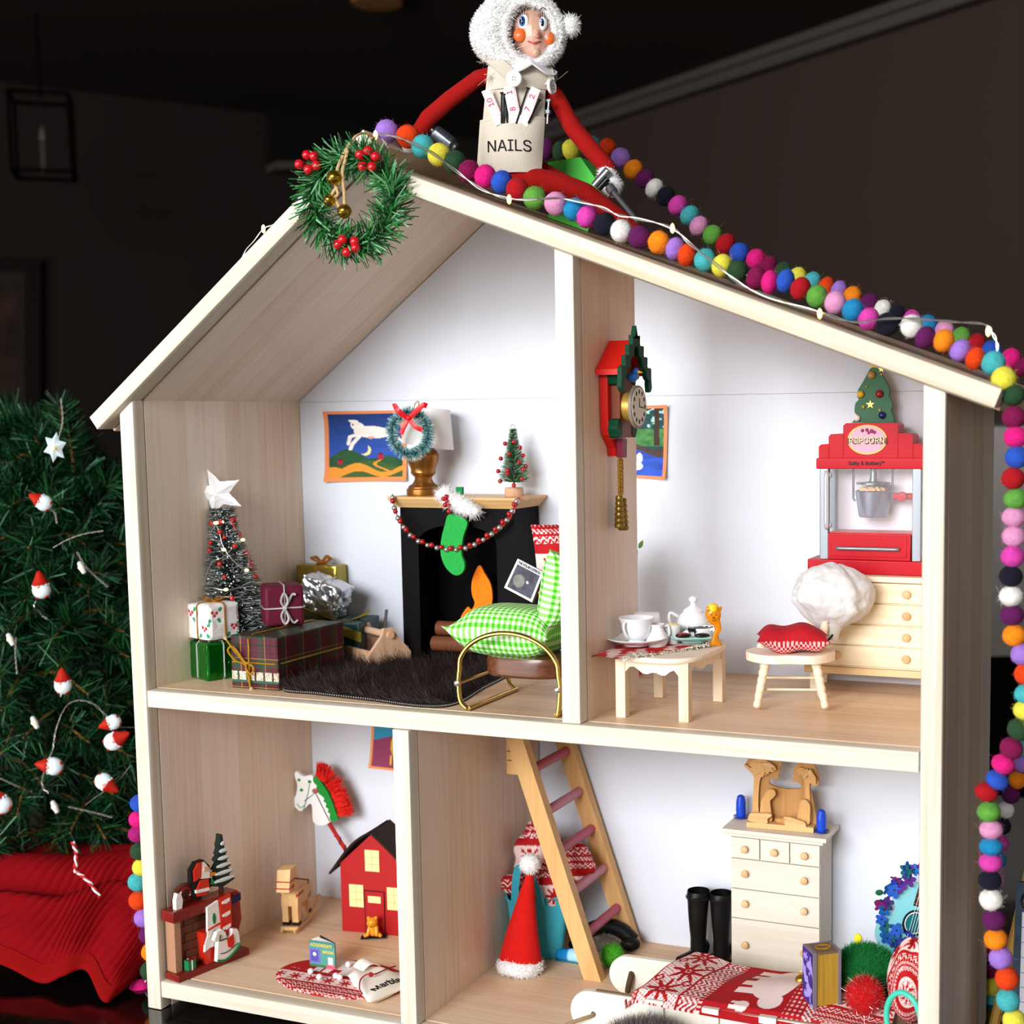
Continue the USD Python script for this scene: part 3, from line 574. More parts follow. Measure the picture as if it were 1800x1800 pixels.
t.part('mantel_shelf', mshelf, WOOD('mantel_wood', '#dcb47a', '#c4975c', 'x', coat=.2), smooth=20)
_log = WOOD('log_brown', '#74452c', '#57301d', 'x', .5)
for z_, y_, xa, xb in ((.0166, -hd + .0075, -.027, .026), (.0166, -hd + .0195, -.025, .026), (.0278, -hd + .0135, -.026, .022)): t.part('log', cyl((xa, y_, z_), (xb, y_, z_), .0059, n=18), _log)
s_ = 1 / S(fc); bz = .0338
fl = [(-28, 0), (30, 0), (31, 25), (34, 45), (31, 68), (20, 86), (10, 100), (0, 86), (-6, 68), (-6, 50), (-1, 34), (-8, 22), (-16, 26)]
fl = curve([(x, 0, z) for x, z in fl], 70, closed=True)[:, [0, 2]] * s_; fx = col(838, fy + .011, Z2)[0] - fc[0]
t.part('felt_flame', tr(extr(fl, .0016), (fx - .001, -hd + .0125, bz)), M('orange_felt', '#ee7a12', .9, sheen=.6, vary=.12, vscale=600, bump=.4))
MANTEL = Z2 + zt + .0085
# ---- lamp on the mantel
lp = col(745, .168, MANTEL); t = at('table_lamp', 'bronze turned table lamp with tilted white shade on the mantel', 'lamp', lp)
br = M('antique_brass', '#9a6a34', .3, metal=.8, vary=.25, vscale=120)
t.part('base', lathe([(0, 0), (29, 0), (30, 3), (30, 11), (27, 13), (27, 15), (24, 18), (20, 20), (17, 24), (15, 29), (16, 33), (20, 36), (22, 40), (21, 44), (23, 50), (27, 60), (28, 68), (26, 76), (20, 82), (12, 86), (9, 90), (0, 90)], 36), br)
t.part('socket', cyl((0, 0, 88), (6, 0, 104), 5, n=14), br)
sh = lathe([(46, 0), (46.6, 0), (31, 68), (30, 68), (45, 1), (46, 0)], 40); t.part('shade', tr(sh, (8, 2, 86), ry=9), M('white_shade', '#e9e8e6', .7))
# ---- frosted wreath on the lamp
wc = P(721, 762, y=.136); t = at('frosted_wreath', 'frosted teal brush wreath with red satin bow hanging on the lamp', 'wreath', wc, YAW - 6)
R_, r_ = 33, 11; g = np.random.default_rng(21); n = 5200; th = g.uniform(0, 6.283, n); ph = g.uniform(0, 6.283, n)
cpt = np.stack([R_ * np.cos(th), 0 * th, R_ * 1.1 * np.sin(th)], 1); dr = np.cos(ph)[:, None] * np.stack([np.cos(th), 0 * th, np.sin(th)], 1) + np.sin(ph)[:, None] * np.array([0, 1, 0])
t.part('wire_ring', tube(np.stack([R_ * np.cos(np.linspace(0, 6.283, 60)), np.zeros(60), R_ * 1.1 * np.sin(np.linspace(0, 6.283, 60))], 1), 1.4, 6), M('twisted_wire'))
t.part('bristles', blades(cpt[:3200], dr[:3200] + g.normal(0, .15, (3200, 3)), 11, 1.2, .2, 2), M('teal_bristle', '#1d7f86', .6, vary=.3, vscale=500), smooth=False, kind='stuff')
t.part('frost', blades(cpt[3200:], dr[3200:] + g.normal(0, .15, (2000, 3)), 12.5, 1.0, .2, 3), M('frost_pale', '#cfe6e4', .5), smooth=False, kind='stuff')
sat = M('red_satin', '#c4121c', .3, sheen=.5)
def rib(pts, w, d=.8, n=22, side=(0, .4, 1)):
    c = curve(pts, n); tt = np.gradient(c, axis=0); sd = np.cross(tt, [0, -1, 0]); sd /= np.maximum(np.linalg.norm(sd, axis=1, keepdims=True), 1e-9); v = np.stack([c - sd * w / 2 - [0, 0, 0], c + [0, -.1 * w, 0], c + sd * w / 2], 1).reshape(-1, 3); f = []
    for i in range(n - 1):
        for k in (0, 1): o = 3 * i + k; f += [(o, o + 1, o + 4), (o, o + 4, o + 3)]
    return thick(TM(v, f), d)
by_ = -14
t.part('bow', cat(rib([(2, by_, 26), (-14, by_ - 5, 38), (-21, by_ - 3, 48), (-25, by_ - 1, 47)], 9), rib([(2, by_, 26), (16, by_ - 5, 38), (30, by_ - 6, 49), (36, by_ - 3, 47)], 9), rib([(2, by_, 26), (-6, by_ - 2, 12), (-12, by_ - 2, 0)], 8), rib([(2, by_, 26), (14, by_ - 3, 12), (26, by_ - 2, 6)], 8), sph((2, by_ - 1, 27), 5, 2, (1, .7, 1))), sat)
t.part('hanging_loop', tube(curve([(8, -4, 34), (10, -2, 50), (14, 10, 56), (12, 16, 44)], 14), .9, 5), M('gold_cord'))
# ---- small tree on the mantel
mp_ = col(904, .172, MANTEL); t = at('mantel_tree', 'tiny green brush tree with red baubles on a wooden disc, right end of the mantel', 'christmas tree', mp_)
t.part('wooden_base', lathe([(0, 0), (16, 0), (16.5, 1), (16.5, 14), (15.5, 15), (0, 15)], 28), WOOD('disc_wood', '#d2a98b', '#bb8e6c', 'z')); t.part('stem', cyl((0, 0, 15), (0, 0, 118), 1.6, n=8), M('twisted_wire'))
t.part('needles', cone_needles(24, 116, 27, 5, 2600, 20, 1.3, 31, up=.25), M('tiny_green_needles', '#3d7a45', .6, vary=.4, vscale=500), smooth=False, kind='stuff')
t.part('frost', cone_needles(26, 114, 28, 6, 900, 20, 1.1, 32, up=.25), M('frost_needles'), smooth=False, kind='stuff')
_rb = M('red_bauble', '#a81a22', .2, metal=.3, coat=.6)
for x, z in ((-14, 92), (2, 95), (12, 85), (-6, 74), (17, 71), (-22, 66), (11, 60), (-9, 46), (-9, 40), (17, 47), (-27, 44), (16, 31), (2, 20), (-23, 27), (22, 52)):
    r = max(27 - 22 * (z - 24) / 92, 4); t.part('bauble', sph((x, -math.sqrt(max(r * r - x * x, 9)), z), 4, 2), _rb)
t.part('silver_ring', tube(ring((0, 0, 121), 4, (0, 1, 0), 20), 1.2, 6, closed=True), M('silver_wire'))
# ---- stocking on the mantel
sc = P(800, 880, y=fy - .0085); t = at('stocking', 'green felt stocking with fluffy white cuff hung from the mantel', 'stocking', sc, 0)
K = 3.104; pp = [((x / K + 540) - 800, 880 - (y / K + 690)) for x, y in ((770, 665), (875, 700), (850, 790), (838, 880), (855, 930), (850, 970), (825, 995), (795, 1000), (765, 985), (735, 955), (712, 905), (708, 860), (715, 800), (740, 720))]
pp = curve([(x, 0, z) for x, z in pp], 60, closed=True)[:, [0, 2]]
gf = M('green_felt', '#2aa045', .95, sheen=.5, vary=.12, vscale=500, bump=.5, bscale=1500); t.part('felt_sock', extr(pp, 6), gf)
def fluff(cs, rads, n, length, seed, mname='white_fluff', cc='#f2f1f0', wid=.8):
    ms = cat([sph(c, r, 2) for c, r in zip(cs, rads)]); return ms, fur(ms, n, length, wid, .6, seed, jitter=.8)
cs = [(-27, -1, 10), (-18, -2, 12), (-8, -3, 2), (8, -3, -4), (20, -3, -10), (32, -3, -14), (40, -2, -18)]; core, fz = fluff(cs, (9, 11, 12, 13, 13, 11, 8), 2600, 9, 5)
t.part('cuff', core, M('white_fluff', '#f4f3f2', .9, sheen=.3)); t.part('cuff_fluff', fz, M('white_fluff'), smooth=False, kind='stuff')
for x, z in ((-14, 4), (-7, 0), (-11, -7), (-3, -8), (-4, -18), (-8, 8)): t.part('red_bead', sph((x, -16, z), 4.2, 2), _rb)
t.part('hanger_tab', box((2, 0, 10), (15, 5, 24)), M('dark_green_felt', '#1d7a3c', .95, sheen=.4))
# ---- bead garland across the mantel
gy = fy - .0095; gp = [(690, 868), (692, 885), (697, 903), (707, 921), (719, 937), (734, 949), (752, 957), (775, 963), (800, 965), (822, 961), (843, 951), (862, 939), (880, 924), (895, 907), (904, 889), (911, 874)]
pts = curve([P(x, y, y=gy) for x, y in gp], 220); gc_ = P(800, 940, y=gy); t = Thing('bead_garland', 'string of red and silver beads swagged across the fireplace front', 'garland', gc_)
seg = np.r_[0, np.cumsum(np.linalg.norm(np.diff(pts, axis=0), axis=1))]; rr = .002
_sb = M('silver_bead', '#b9b9b9', .25, metal=.85)
for i, s0 in enumerate(np.arange(rr, seg[-1], rr * 2.1)):
    p = np.array([np.interp(s0, seg, pts[:, k]) for k in range(3)]) + [0, -.0008 if i % 2 else 0, (.0007 if i % 2 else -.0007)]
    t.part('bead', sph(p, rr * (1.08 if i % 3 else .95), 2), _rb if i % 2 else _sb, world=True)
t.part('ribbon', tube(pts[128:] + [0, .0022, -.0006], .0011, 6, flat=.4), M('coral_ribbon', '#d8452c', .5), world=True); t.part('string', tube(pts, .0004, 5), M('red_string', '#9a1a18', .7), world=True)

# ---- cow poster: flat print on curling paper, on the back wall
def poster(name, label, corners, paint, curl=.004, nu=130, nv=110, seed=0, bow=0.0):
    """corners TL, TR, BR, BL in the survey, on the back board; paint(u, v) gives the flat print"""
    q = [P(x, y, y=D - .0006) for x, y in corners]; g = np.random.default_rng(seed)
    def fn(u, v):
        u3, v3 = u[..., None], v[..., None]
        p = (q[0] * (1 - u3) + q[1] * u3) * (1 - v3) + (q[3] * (1 - u3) + q[2] * u3) * v3
        e = curl * ((2 * v - 1) ** 4 * (.35 + .65 * np.abs(2 * u - 1) ** 2) + .4 * (2 * u - 1) ** 4); p[..., 1] -= e; return p
    m, (u, v) = grid(fn, nu, nv); N = len(u); c = paint(u, v)
    mm = thick(m, -.0003) if False else m; b = TM(m.vertices + [0, .00035, 0], m.faces[:, ::-1])
    cm = np.vstack([c, np.tile(lin('#e8e2d8'), (N, 1))]); return solid(name, trimesh.util.concatenate([m, b]), VC('poster_paper', .6), label, 'poster', color=cm)
def cow(u, v):
    N = len(u); c = np.tile(lin('#e58a52'), (N, 1)); x, y = (u - .05) / .9, (v - .04) / .9; ins = (x > 0) & (x < 1) & (y > 0) & (y < 1)
    n_ = meshkit.fbm(np.stack([u * 3, v * 40, 0 * u], 1), 3, 1)[:, None]
    sky = lin('#16346f') * (1 - y[:, None]) + lin('#2f57b4') * y[:, None]; sky = sky * (.75 + .5 * n_); c[ins] = sky[ins]
    hill = .66 - .06 * np.sin(x * 5 + .3) + .05 * np.sin(x * 11 + 2); k = ins & (y > hill); c[k] = (lin('#234d2b') * (.6 + .9 * meshkit.fbm(np.stack([x * 6, y * 9, 0 * x], 1), 3, 3)[:, None]))[k]
    hill2 = .78 + .05 * np.sin(x * 7 + 1); k = ins & (y > hill2); c[k] = (lin('#3c5a2a') * (.7 + .6 * n_))[k]
    road = np.abs(y - (.9 + .06 * np.sin(x * 9 + 1.2))) < .035 + .03 * np.sin(x * 3 + .6) ** 2; road |= (np.abs(x - (.72 - .10 * np.sin((y - .72) * 22))) < .02 + .05 * (y - .72)) & (y > .72); road |= (x < .16) & (y > .84) & (y - .84 > .3 * (x - .1)); k = ins & road; c[k] = lin('#e0902e')
    for bx, by2, s in ((.15, .76, .035), (.70, .68, .04)):
        k = ins & (np.abs(x - bx) < s) & (np.abs(y - by2) < s * 1.1); c[k] = lin('#9c2338'); k = ins & (np.abs(x - bx) + np.abs(y - by2 + s) * 1.2 < s * 1.1) & (y < by2 - s * .9); c[k] = lin('#5c1626')
    d1 = np.hypot((x - .50) * 1.15, y - .575); d2 = np.hypot((x - .465) * 1.15, y - .545); k = ins & (d1 < .085) & (d2 > .085); c[k] = lin('#efdc8a')
    pts = np.stack([x, y], 1); W_ = lin('#e9e3da')
    def el(cx, cy, a, b, rot=0):
        dx, dy = x - cx, y - cy; cs_, sn = math.cos(rot), math.sin(rot); return ((dx * cs_ + dy * sn) / a) ** 2 + ((-dx * sn + dy * cs_) / b) ** 2 < 1
    cowm = el(.60, .29, .26, .095, .08) | el(.36, .19, .075, .05, .9) | el(.42, .21, .08, .07, .6) | el(.345, .115, .07, .025, .15)
    for a, b_ in (((.44, .33), (.33, .46)), ((.33, .46), (.29, .55)), ((.41, .32), (.29, .36)), ((.29, .36), (.265, .47)), ((.86, .30), (.97, .42)), ((.80, .34), (.90, .46))):
        a, b_ = np.array(a), np.array(b_); tt = np.clip(((pts - a) @ (b_ - a)) / ((b_ - a) @ (b_ - a)), 0, 1); cowm |= np.linalg.norm(pts - a - tt[:, None] * (b_ - a), axis=1) < .026
    k = ins & cowm; c[k] = (W_ * (.85 + .25 * n_))[k]; k = ins & (el(.58, .375, .05, .02)); c[k] = lin('#d8a09a'); k = ins & el(.335, .17, .012, .014); c[k] = lin('#20242c'); return c
poster('wall_poster', 'blue night poster of a leaping white cow over hills and crescent moon, orange border', [(571.5, 723.5), (711, 721), (718, 845), (573, 847)], cow, .003)
# ---- gold hoop chair with cushions
CH = P(900, 1256, z=Z2); CH[1] = .013; cx0, cx1 = P(809, 1250, z=Z2)[0] - .0, .337
cx0 = P(806, 1200, y=.013)[0]; cx1 = P(984, 1200, y=.013)[0]; xm = (cx0 + cx1) / 2; hw = (cx1 - cx0) / 2; ztop = P(896, 1109, y=.013)[2] - Z2
t = Thing('hoop_chair', 'toy lounge chair with gold hoop frame and round dark wooden seat', 'chair', (xm, .048, Z2)); _gold = M('polished_gold', '#c9a75e', .16, metal=.95)
yn, yf = -.035, .035; rb = .0016
def hoop(y):
    zs = .028; pts = [(-hw + .006, y, rb), (-hw + .001, y, .007), (-hw, y, zs * .7), (-hw + .001, y, zs)]
    for a in np.linspace(np.pi * .93, np.pi * .07, 17): pts.append((hw * math.cos(a) * .985, y, zs + (ztop - zs - rb) * math.sin(a)))
    pts += [(hw - .001, y, zs), (hw, y, zs * .7), (hw - .001, y, .007), (hw - .006 + .004, y, rb)]; return tube(curve(pts, 90), rb, 10)
t.part('hoop', hoop(yn), _gold); t.part('hoop', hoop(yf), _gold)
for x in (-hw + .007, hw - .003): t.part('floor_rail', cyl((x, yn, rb), (x, yf, rb), rb, n=12), _gold)
for x in (-hw, hw - .001): t.part('cross_rail', cyl((x, yn, .0185), (x, yf, .0185), .0013, n=10), _gold)
for x in (-hw, hw - .001): t.part('screw', tr(lathe([(0, -.0004), (.0021, -.0004), (.0021, .0004), (.0012, .001), (0, .0011)], 14), (x, yn - .0022, .0185), rx=90), M('screw_steel', '#d7d2c4', .25, metal=.9))
sx0 = P(848, 1170, y=.03)[0] - xm; zs0 = P(900, 1186, y=.03)[2] - Z2; zs1 = P(900, 1152, y=.03)[2] - Z2
a = np.linspace(0, 2 * np.pi, 48, endpoint=False); sup = lambda w, h_: [(np.sign(math.cos(q)) * abs(math.cos(q)) ** .7 * w, np.sign(math.sin(q)) * abs(math.sin(q)) ** .7 * h_) for q in a]
sw = hw - .005
cx_s = (hw + sx0) / 2; ws = (hw - .002 - sx0) / 2
sl = []
for k, (e, z) in enumerate(((.94, zs0), (1, zs0 + .002), (1, zs1 - .003), (.97, zs1))): sl += [(x * e + cx_s, y * e, z) for x, y in sup(ws, .031)]
t.part('seat', trimesh.convex.convex_hull(np.array(sl)), WOOD('dark_seat_wood', '#6a3b22', '#43220f', 'x', .25, 500, .08, coat=.5))
SEATZ = Z2 + zs1
# gingham cushions: flat printed check on cloth
def gingham(u, v, n):
    a, b = (np.floor(u * n) % 2).astype(int), (np.floor(v * n) % 2).astype(int); k = a + b; c = np.empty((len(u), 3)); c[k == 0] = lin('#e8f0de'); c[k == 1] = lin('#8ad062'); c[k == 2] = lin('#42ab20'); return c
_gm = VC('gingham_cloth', .8, bump=.15, bscale=1500)
m, (u, v) = pillow(.084, .054, .034, 190, .16)
m = TM(m.vertices[:, [0, 2, 1]] * [1, 1, -1], m.faces[:, ::-1]); vv = m.vertices; vv[:, 2] += .0; k = np.clip((-vv[:, 0] - .024) / .021, 0, 1)
vv[:, 2] = vv[:, 2] * (1 - .1 * k) + .0 - .0025 * k + .010 * k ** 3
b_ = np.array([P(907, 1142, y=.048)[0], .048, SEATZ + .0140])
cm = tr(m, b_, rz=-6); solid('seat_cushion', cm, _gm, 'green and white gingham seat cushion lying on the hoop chair', 'cushion', color=gingham(u, v, 38))
m, (u, v) = pillow(.05, .056, .024, 140, .14); m = tr(m, rz=76); m = tr(m, (.3245, .051, SEATZ + .043), ry=10)
solid('back_cushion', m, _gm, 'green and white gingham back cushion upright at the chair back', 'cushion', color=gingham(u, v, 26))
m, (u, v) = pillow(.058, .062, .034, 110, .06)
def knit(u, v, k=1.0, seed=0):
    """red and white fair-isle bands; u, v in centimetres"""
    s = .1 * k; x, y = np.floor(u / s).astype(int), np.floor(v / s).astype(int); N = len(x); w = np.zeros(N, bool); yb = y % 56
    fx = x % 12 - 6; t1 = (yb < 6) & ((np.abs(x % 6 - 3) + yb) % 4 < 2); t2 = (yb >= 8) & (yb < 12) & ((x + yb) % 4 < 2); zz = (yb >= 14) & (yb < 22) & (((yb - 14) - np.abs(x % 8 - 4)) % 5 < 2)
    yy = yb - 36; f = (yb >= 26) & (yb < 48); xf = x % 24 - 12; fl = f & ((np.abs(xf) <= 1) & (np.abs(yy) < 9) | (np.abs(yy) <= 1) & (np.abs(xf) < 9) | (np.abs(np.abs(xf) - np.abs(yy)) <= 1) & (np.abs(xf) < 8)); bgd = f & ~fl & ((x + yb) % 6 == 0)
    w = t1 | t2 | zz | (f & ~fl) ; c = np.where(w[:, None], lin('#e8cbc6'), lin('#ac141b')); return c
solid('knit_pillow', tr(tr(m, rz=40), (.3125, .090, SEATZ + .054), ry=-4), VC('knit_cloth', .85, bump=.25, bscale=900), 'red and white knit pillow leaning behind the green gingham cushion', 'pillow', color=knit(u * 5.8 + .1 * np.sin(v * 9), v * 5.0, .7))
# tilted little picture book
q = [P(x, y, y=.036) for x, y in ((905, 983), (951, 1007), (935, 1059), (886, 1033))]; q[0][1] += .004; q[1][1] += .004
n_ = np.cross(q[1] - q[0], q[3] - q[0]); n_ /= np.linalg.norm(n_); n_ = -n_ if n_[1] < 0 else n_
bc = sum(q) / 4; t = Thing('picture_book', 'small square picture book with white-edged grey cover propped on the green cushion', 'book', bc)
def quad(q, a, b): return trimesh.convex.convex_hull(np.vstack([[p + n_ * a for p in q], [p + n_ * b for p in q]]))
qc = lambda s: [bc + (p - bc) * s for p in q]
t.part('cover', quad(q, .0012, .0018), M('book_cover_brown', '#5a3a28', .6), world=True); t.part('pages', quad(qc(.95), .0003, .0012), M('book_pages', '#e9e4d8', .8), world=True); t.part('back_cover', quad(q, .0036, .0042), M('book_cover_brown'), world=True); t.part('page_block', quad(qc(.95), .0018, .0036), M('book_pages'), world=True)
def cover(u, v):
    c = np.tile(lin('#e8e8ea'), (len(u), 1)); i = (u > .08) & (u < .92) & (v > .16) & (v < .93); f_ = meshkit.fbm(np.stack([u * 7, v * 7, 0 * u], 1), 3, 7)[:, None]; c[i] = (lin('#3d3c48') * (.3 + 1.6 * f_))[i]
    k = i & (np.hypot(u - .35, v - .6) < .2); c[k] = (lin('#77796f') * (.4 + 1.0 * f_))[k]; k = i & (np.hypot(u - .62, v - .52) < .035); c[k] = lin('#f0efe8'); return c
m, (u, v) = grid(lambda u, v: ((q[0] * (1 - u[..., None]) + q[1] * u[..., None]) * (1 - v[..., None]) + (q[3] * (1 - u[..., None]) + q[2] * u[..., None]) * v[..., None]), 50, 50)
fm = trimesh.util.concatenate([TM(m.vertices + n_ * .0000, m.faces), TM(m.vertices + n_ * .0003, m.faces[:, ::-1])]); cc_ = cover(u, v)
t.part('front_print', fm, VC('poster_paper'), world=True, color=np.vstack([cc_, cc_]))

ex_ = (q[1] - q[0]) / np.linalg.norm(q[1] - q[0]); ey_ = (q[0] - q[3]) / np.linalg.norm(q[0] - q[3]); tx_ = text('THE POLAR EXPRESS', .0017, .0002, True); vv = tx_.vertices; sc_w = float(np.linalg.norm(q[1] - q[0])) * .84 / np.ptp(vv[:, 0])
t.part('lettering', TM((q[0] + q[1]) / 2 - ey_ * .0017 + vv[:, :1] * sc_w * ex_ + vv[:, 2:] * ey_ - n_ * (.0003 - vv[:, 1:2]), tx_.faces), M('book_ink', '#3a3a44', .6), world=True, smooth=False, kind='stuff')
# ================================================================ upper right room
XW = XU + T
# ---- cuckoo clock on the divider: local x = depth (+y world), local y = out of the wall (+x world), z up
def yof(px, py, out): p = P(px, py, x=XW + out); return p[1], p[2]
cb = np.array([XW, .045, yof(1072, 690, .004)[1]])
t = Thing('cuckoo_clock', 'red and green toy cuckoo clock with white dial hanging on the divider wall', 'clock', cb)
CR, CG = M('clock_red', '#c4160f', .35, coat=.1), M('clock_green', '#12402a', .45, spec=.08)
def cl_(px, py, out): y, z = yof(px, py, out); return y - cb[1], z - cb[2]
def slab(poly, o0, o1):
    """outline in (world y, z) about the clock's base, standing out of the wall from o0 to o1"""
    g = extr(poly, o1 - o0); v = g.vertices; m = TM(np.stack([v[:, 1] + o0, v[:, 0], v[:, 2]], 1), g.faces[:, ::-1]); return m
c0 = cl_(1101, 700, .012); yc = c0[0]
bz = [cl_(1050, q, 0)[1] for q in (690, 800, 770)]
w_ = .0165
zb, ztp = cl_(1075, 802, .003)[1], cl_(1075, 655, .003)[1]
body = [(yc - .004, zb), (yc + .004, zb), (yc + .005, zb + .005), (yc + w_ * .9, zb + .014), (yc + w_, zb + .028), (yc + w_, ztp), (yc - w_, ztp), (yc - w_, zb + .028), (yc - w_ * .9, zb + .014), (yc - .005, zb + .005)]
t.part('back_board', slab(body, .0005, .006), CR)
t.part('case', slab([(yc - .011, zb + .012), (yc + .011, zb + .012), (yc + .011, ztp + .004), (yc, ztp + .012), (yc - .011, ztp + .004)], .006, .012), M('clock_case_brown', '#7c3a22', .45))
t.part('pendulum_foot', slab([(yc - .003, zb - .001), (yc + .003, zb - .001), (yc + .004, zb + .011), (yc - .004, zb + .011)], .006, .0105), M('clock_maroon', '#7d2034', .4))
za = cl_(1103, 588, .017)[1]
for s in (-1, 1):
    r_ = [(yc, za - .003), (yc, za - .0062), (yc + s * (w_ + .006), ztp - .002), (yc + s * (w_ + .006), ztp + .0015)]
    t.part('roof_slab', slab(r_ if s > 0 else r_[::-1], .0005, .0165), CR)
def scallop(s):
    pts = [(0, .001), (.004, -.003)]; n = 4; L_ = np.array([w_ + .0085, -(za - ztp) - .004]); nrm = np.array([.86, .5])
    for k in range(n):
        b0 = L_ * (k / n); pts += [tuple(b0 + nrm * .0046 + L_ / n * .35), tuple(b0 + L_ / n * .95 + nrm * .0006)]
    pts += [tuple(L_ + (.001, -.006)), tuple(L_ + (-.003, -.0085)), tuple(L_ + (-.0045, -.002))]
    for k in range(n, 0, -1): b0 = L_ * (k / n); pts += [tuple(b0 - nrm * .0035), tuple(b0 - L_ / n * .5 - nrm * .0052)]
    pts += [(0, -.008)]; return [(yc + s * x, za + z) for x, z in (pts if s > 0 else pts[::-1])]
for s in (-1, 1): sc_ = curve([(x, 0, z) for x, z in scallop(s)], 120, closed=True)[:, [0, 2]]; t.part('carved_trim', slab(sc_, .0165, .0195), CG)
t.part('roof_finial', slab([(yc - .003, za - .002), (yc, za + .006), (yc + .003, za - .002)], .0165, .0195), CG)
for s in (-1, 1):
    for zz, r in ((ztp - .002, 1), (zb + .018, 1.0)):
        lf = [(yc + s * (.0125 + .0042 * r * math.cos(a) * (1 + .12 * math.cos(5 * a))), zz + .0062 * r * math.sin(a)) for a in np.linspace(0, 6.283, 36, endpoint=False)]
        t.part('carved_leaf', slab(lf, .006, .0125), CG)
dz = cl_(1103, 715, .020)[1]; R_ = .0137
def disc(r, o0, o1, yy, zz, n=40, flat=1.0): return slab([(yy + r * math.cos(a), zz + r * flat * math.sin(a)) for a in np.linspace(0, 6.283, n, endpoint=False)], o0, o1)
t.part('dial_ring', disc(.0095, .012, .0185, yc, dz), M('clock_brass', '#c9a24a', .35, metal=.5))
dial = t.part('dial', disc(R_, .0185, .0205, yc, dz, 48), M('dial_rim', '#8d8272', .5))
t.part('dial_face', disc(R_ * .9, .0205, .0209, yc, dz, 48), M('dial_white', '#d9d5cb', .4), parent=dial)
for k in range(12):
    a = math.radians(k * 30); y, z = yc + R_ * .7 * math.sin(a), dz + R_ * .7 * math.cos(a)
    t.part('hour_mark', disc(.00095, .0209, .0211, y, z, 12, 1.5), M('clock_ink', '#2a2622', .6), parent=dial)
for a, l in ((95, .007), (2, .0055)):
    a = math.radians(a); d_ = np.array([math.sin(a), math.cos(a)]); n_ = np.array([d_[1], -d_[0]]) * .0003; q = [np.array([yc, dz]) + n_, np.array([yc, dz]) - n_, np.array([yc, dz]) + d_ * l - n_, np.array([yc, dz]) + d_ * l + n_]
    t.part('clock_hand', slab([tuple(x) for x in q], .0211, .0213), M('clock_ink'), parent=dial)
bdz = cl_(1108, 662, .017)[1]
bird = t.part('bird', cat(sph((.0165, yc, bdz), .0034, 2, (1.1, 1, 1)), sph((.0185, yc, bdz + .0035), .0023, 2)), M('bird_blue', '#1f6fc4', .35, coat=.4))
t.part('beak', cyl((.0205, yc, bdz + .003), (.0236, yc, bdz + .0025), .0011, .0001, 10), M('bird_yellow', '#e3b43a', .4), parent=bird); t.part('wing', sph((.017, yc + .003, bdz), .0022, 2, (1.4, .5, 1)), M('wing_yellow', '#b79a2c', .4), parent=bird)
zc0, zc1 = cl_(1086, 806, .006)[1], cl_(1089, 868, .006)[1]
for k, yo in enumerate((yc - .001, yc + .0022)):
    n_ = 18
    t.part('chain', cat([tube(ring((.007 , yo, zc0 + (zc1 - zc0) * (i + .5) / n_), .0012, (0, 1, 0) if i % 2 else (1, .3, 0), 10, 1.2), .0004, 5, closed=True) for i in range(n_)]), _gc, kind='stuff')
    z0_ = zc1 - .001 - .002 * k; pr = [(0, z0_ - .021)]
    for j in range(6): z_ = z0_ - .021 + .0035 * j; r = .0036 - .00022 * j; pr += [(r * .8, z_), (r, z_ + .0009), (r, z_ + .0026), (r * .8, z_ + .0035)]
    pr += [(0, z0_)]; t.part('pinecone_weight', lathe(pr, 20, (.007, yo + (.002 if k else -.001), 0)), M('old_gold', '#8d7434', .35, metal=.75))
# ---- second poster, half hidden by the divider
def lake(u, v):
    N = len(u); c = np.tile(lin('#d98a5c'), (N, 1)); x, y = (u - .045) / .91, (v - .04) / .92; ins = (x > 0) & (x < 1) & (y > 0) & (y < 1); f_ = meshkit.fbm(np.stack([x * 14, y * 18, 0 * x], 1), 4, 5)[:, None]; f2 = meshkit.fbm(np.stack([x * 5, y * 26, 0 * x], 1), 3, 8)[:, None]
    top_ = lin('#1e4a4c') * (.4 + 1.2 * f_); c[ins] = top_[ins]; k = ins & (f_[:, 0] > .58) & (y < .28); c[k] = lin('#a9cfc4')
    k = ins & (y > .30) & (y < .56); c[k] = (lin('#3f7a3f') * (.45 + 1.2 * f_))[k]; k = ins & (np.abs(x - .9) < .03 + .02 * y) & (y < .55); c[k] = lin('#3a2a22')
    k = ins & (y > .56 + .05 * np.sin(x * 9)) ; c[k] = (lin('#4a3330') * (.6 + .8 * f_))[k]; k = ins & (y > .66 + .06 * np.sin(x * 7 + 1)) ; c[k] = (lin('#2a50b8') * (.55 + .9 * f2))[k]
    k = ins & (((x - .58) / .13) ** 2 + ((y - .86) / .07) ** 2 < 1) | ins & (((x - .66) / .045) ** 2 + ((y - .74) / .08) ** 2 < 1); c[k] = lin('#e4dfd8'); return c
poster('wall_poster', 'woodland lake poster with orange border, half hidden behind the divider with the clock', [(1030, 716), (1175.5, 712), (1172, 843), (1040, 836)], lake, .003, 120, 110)
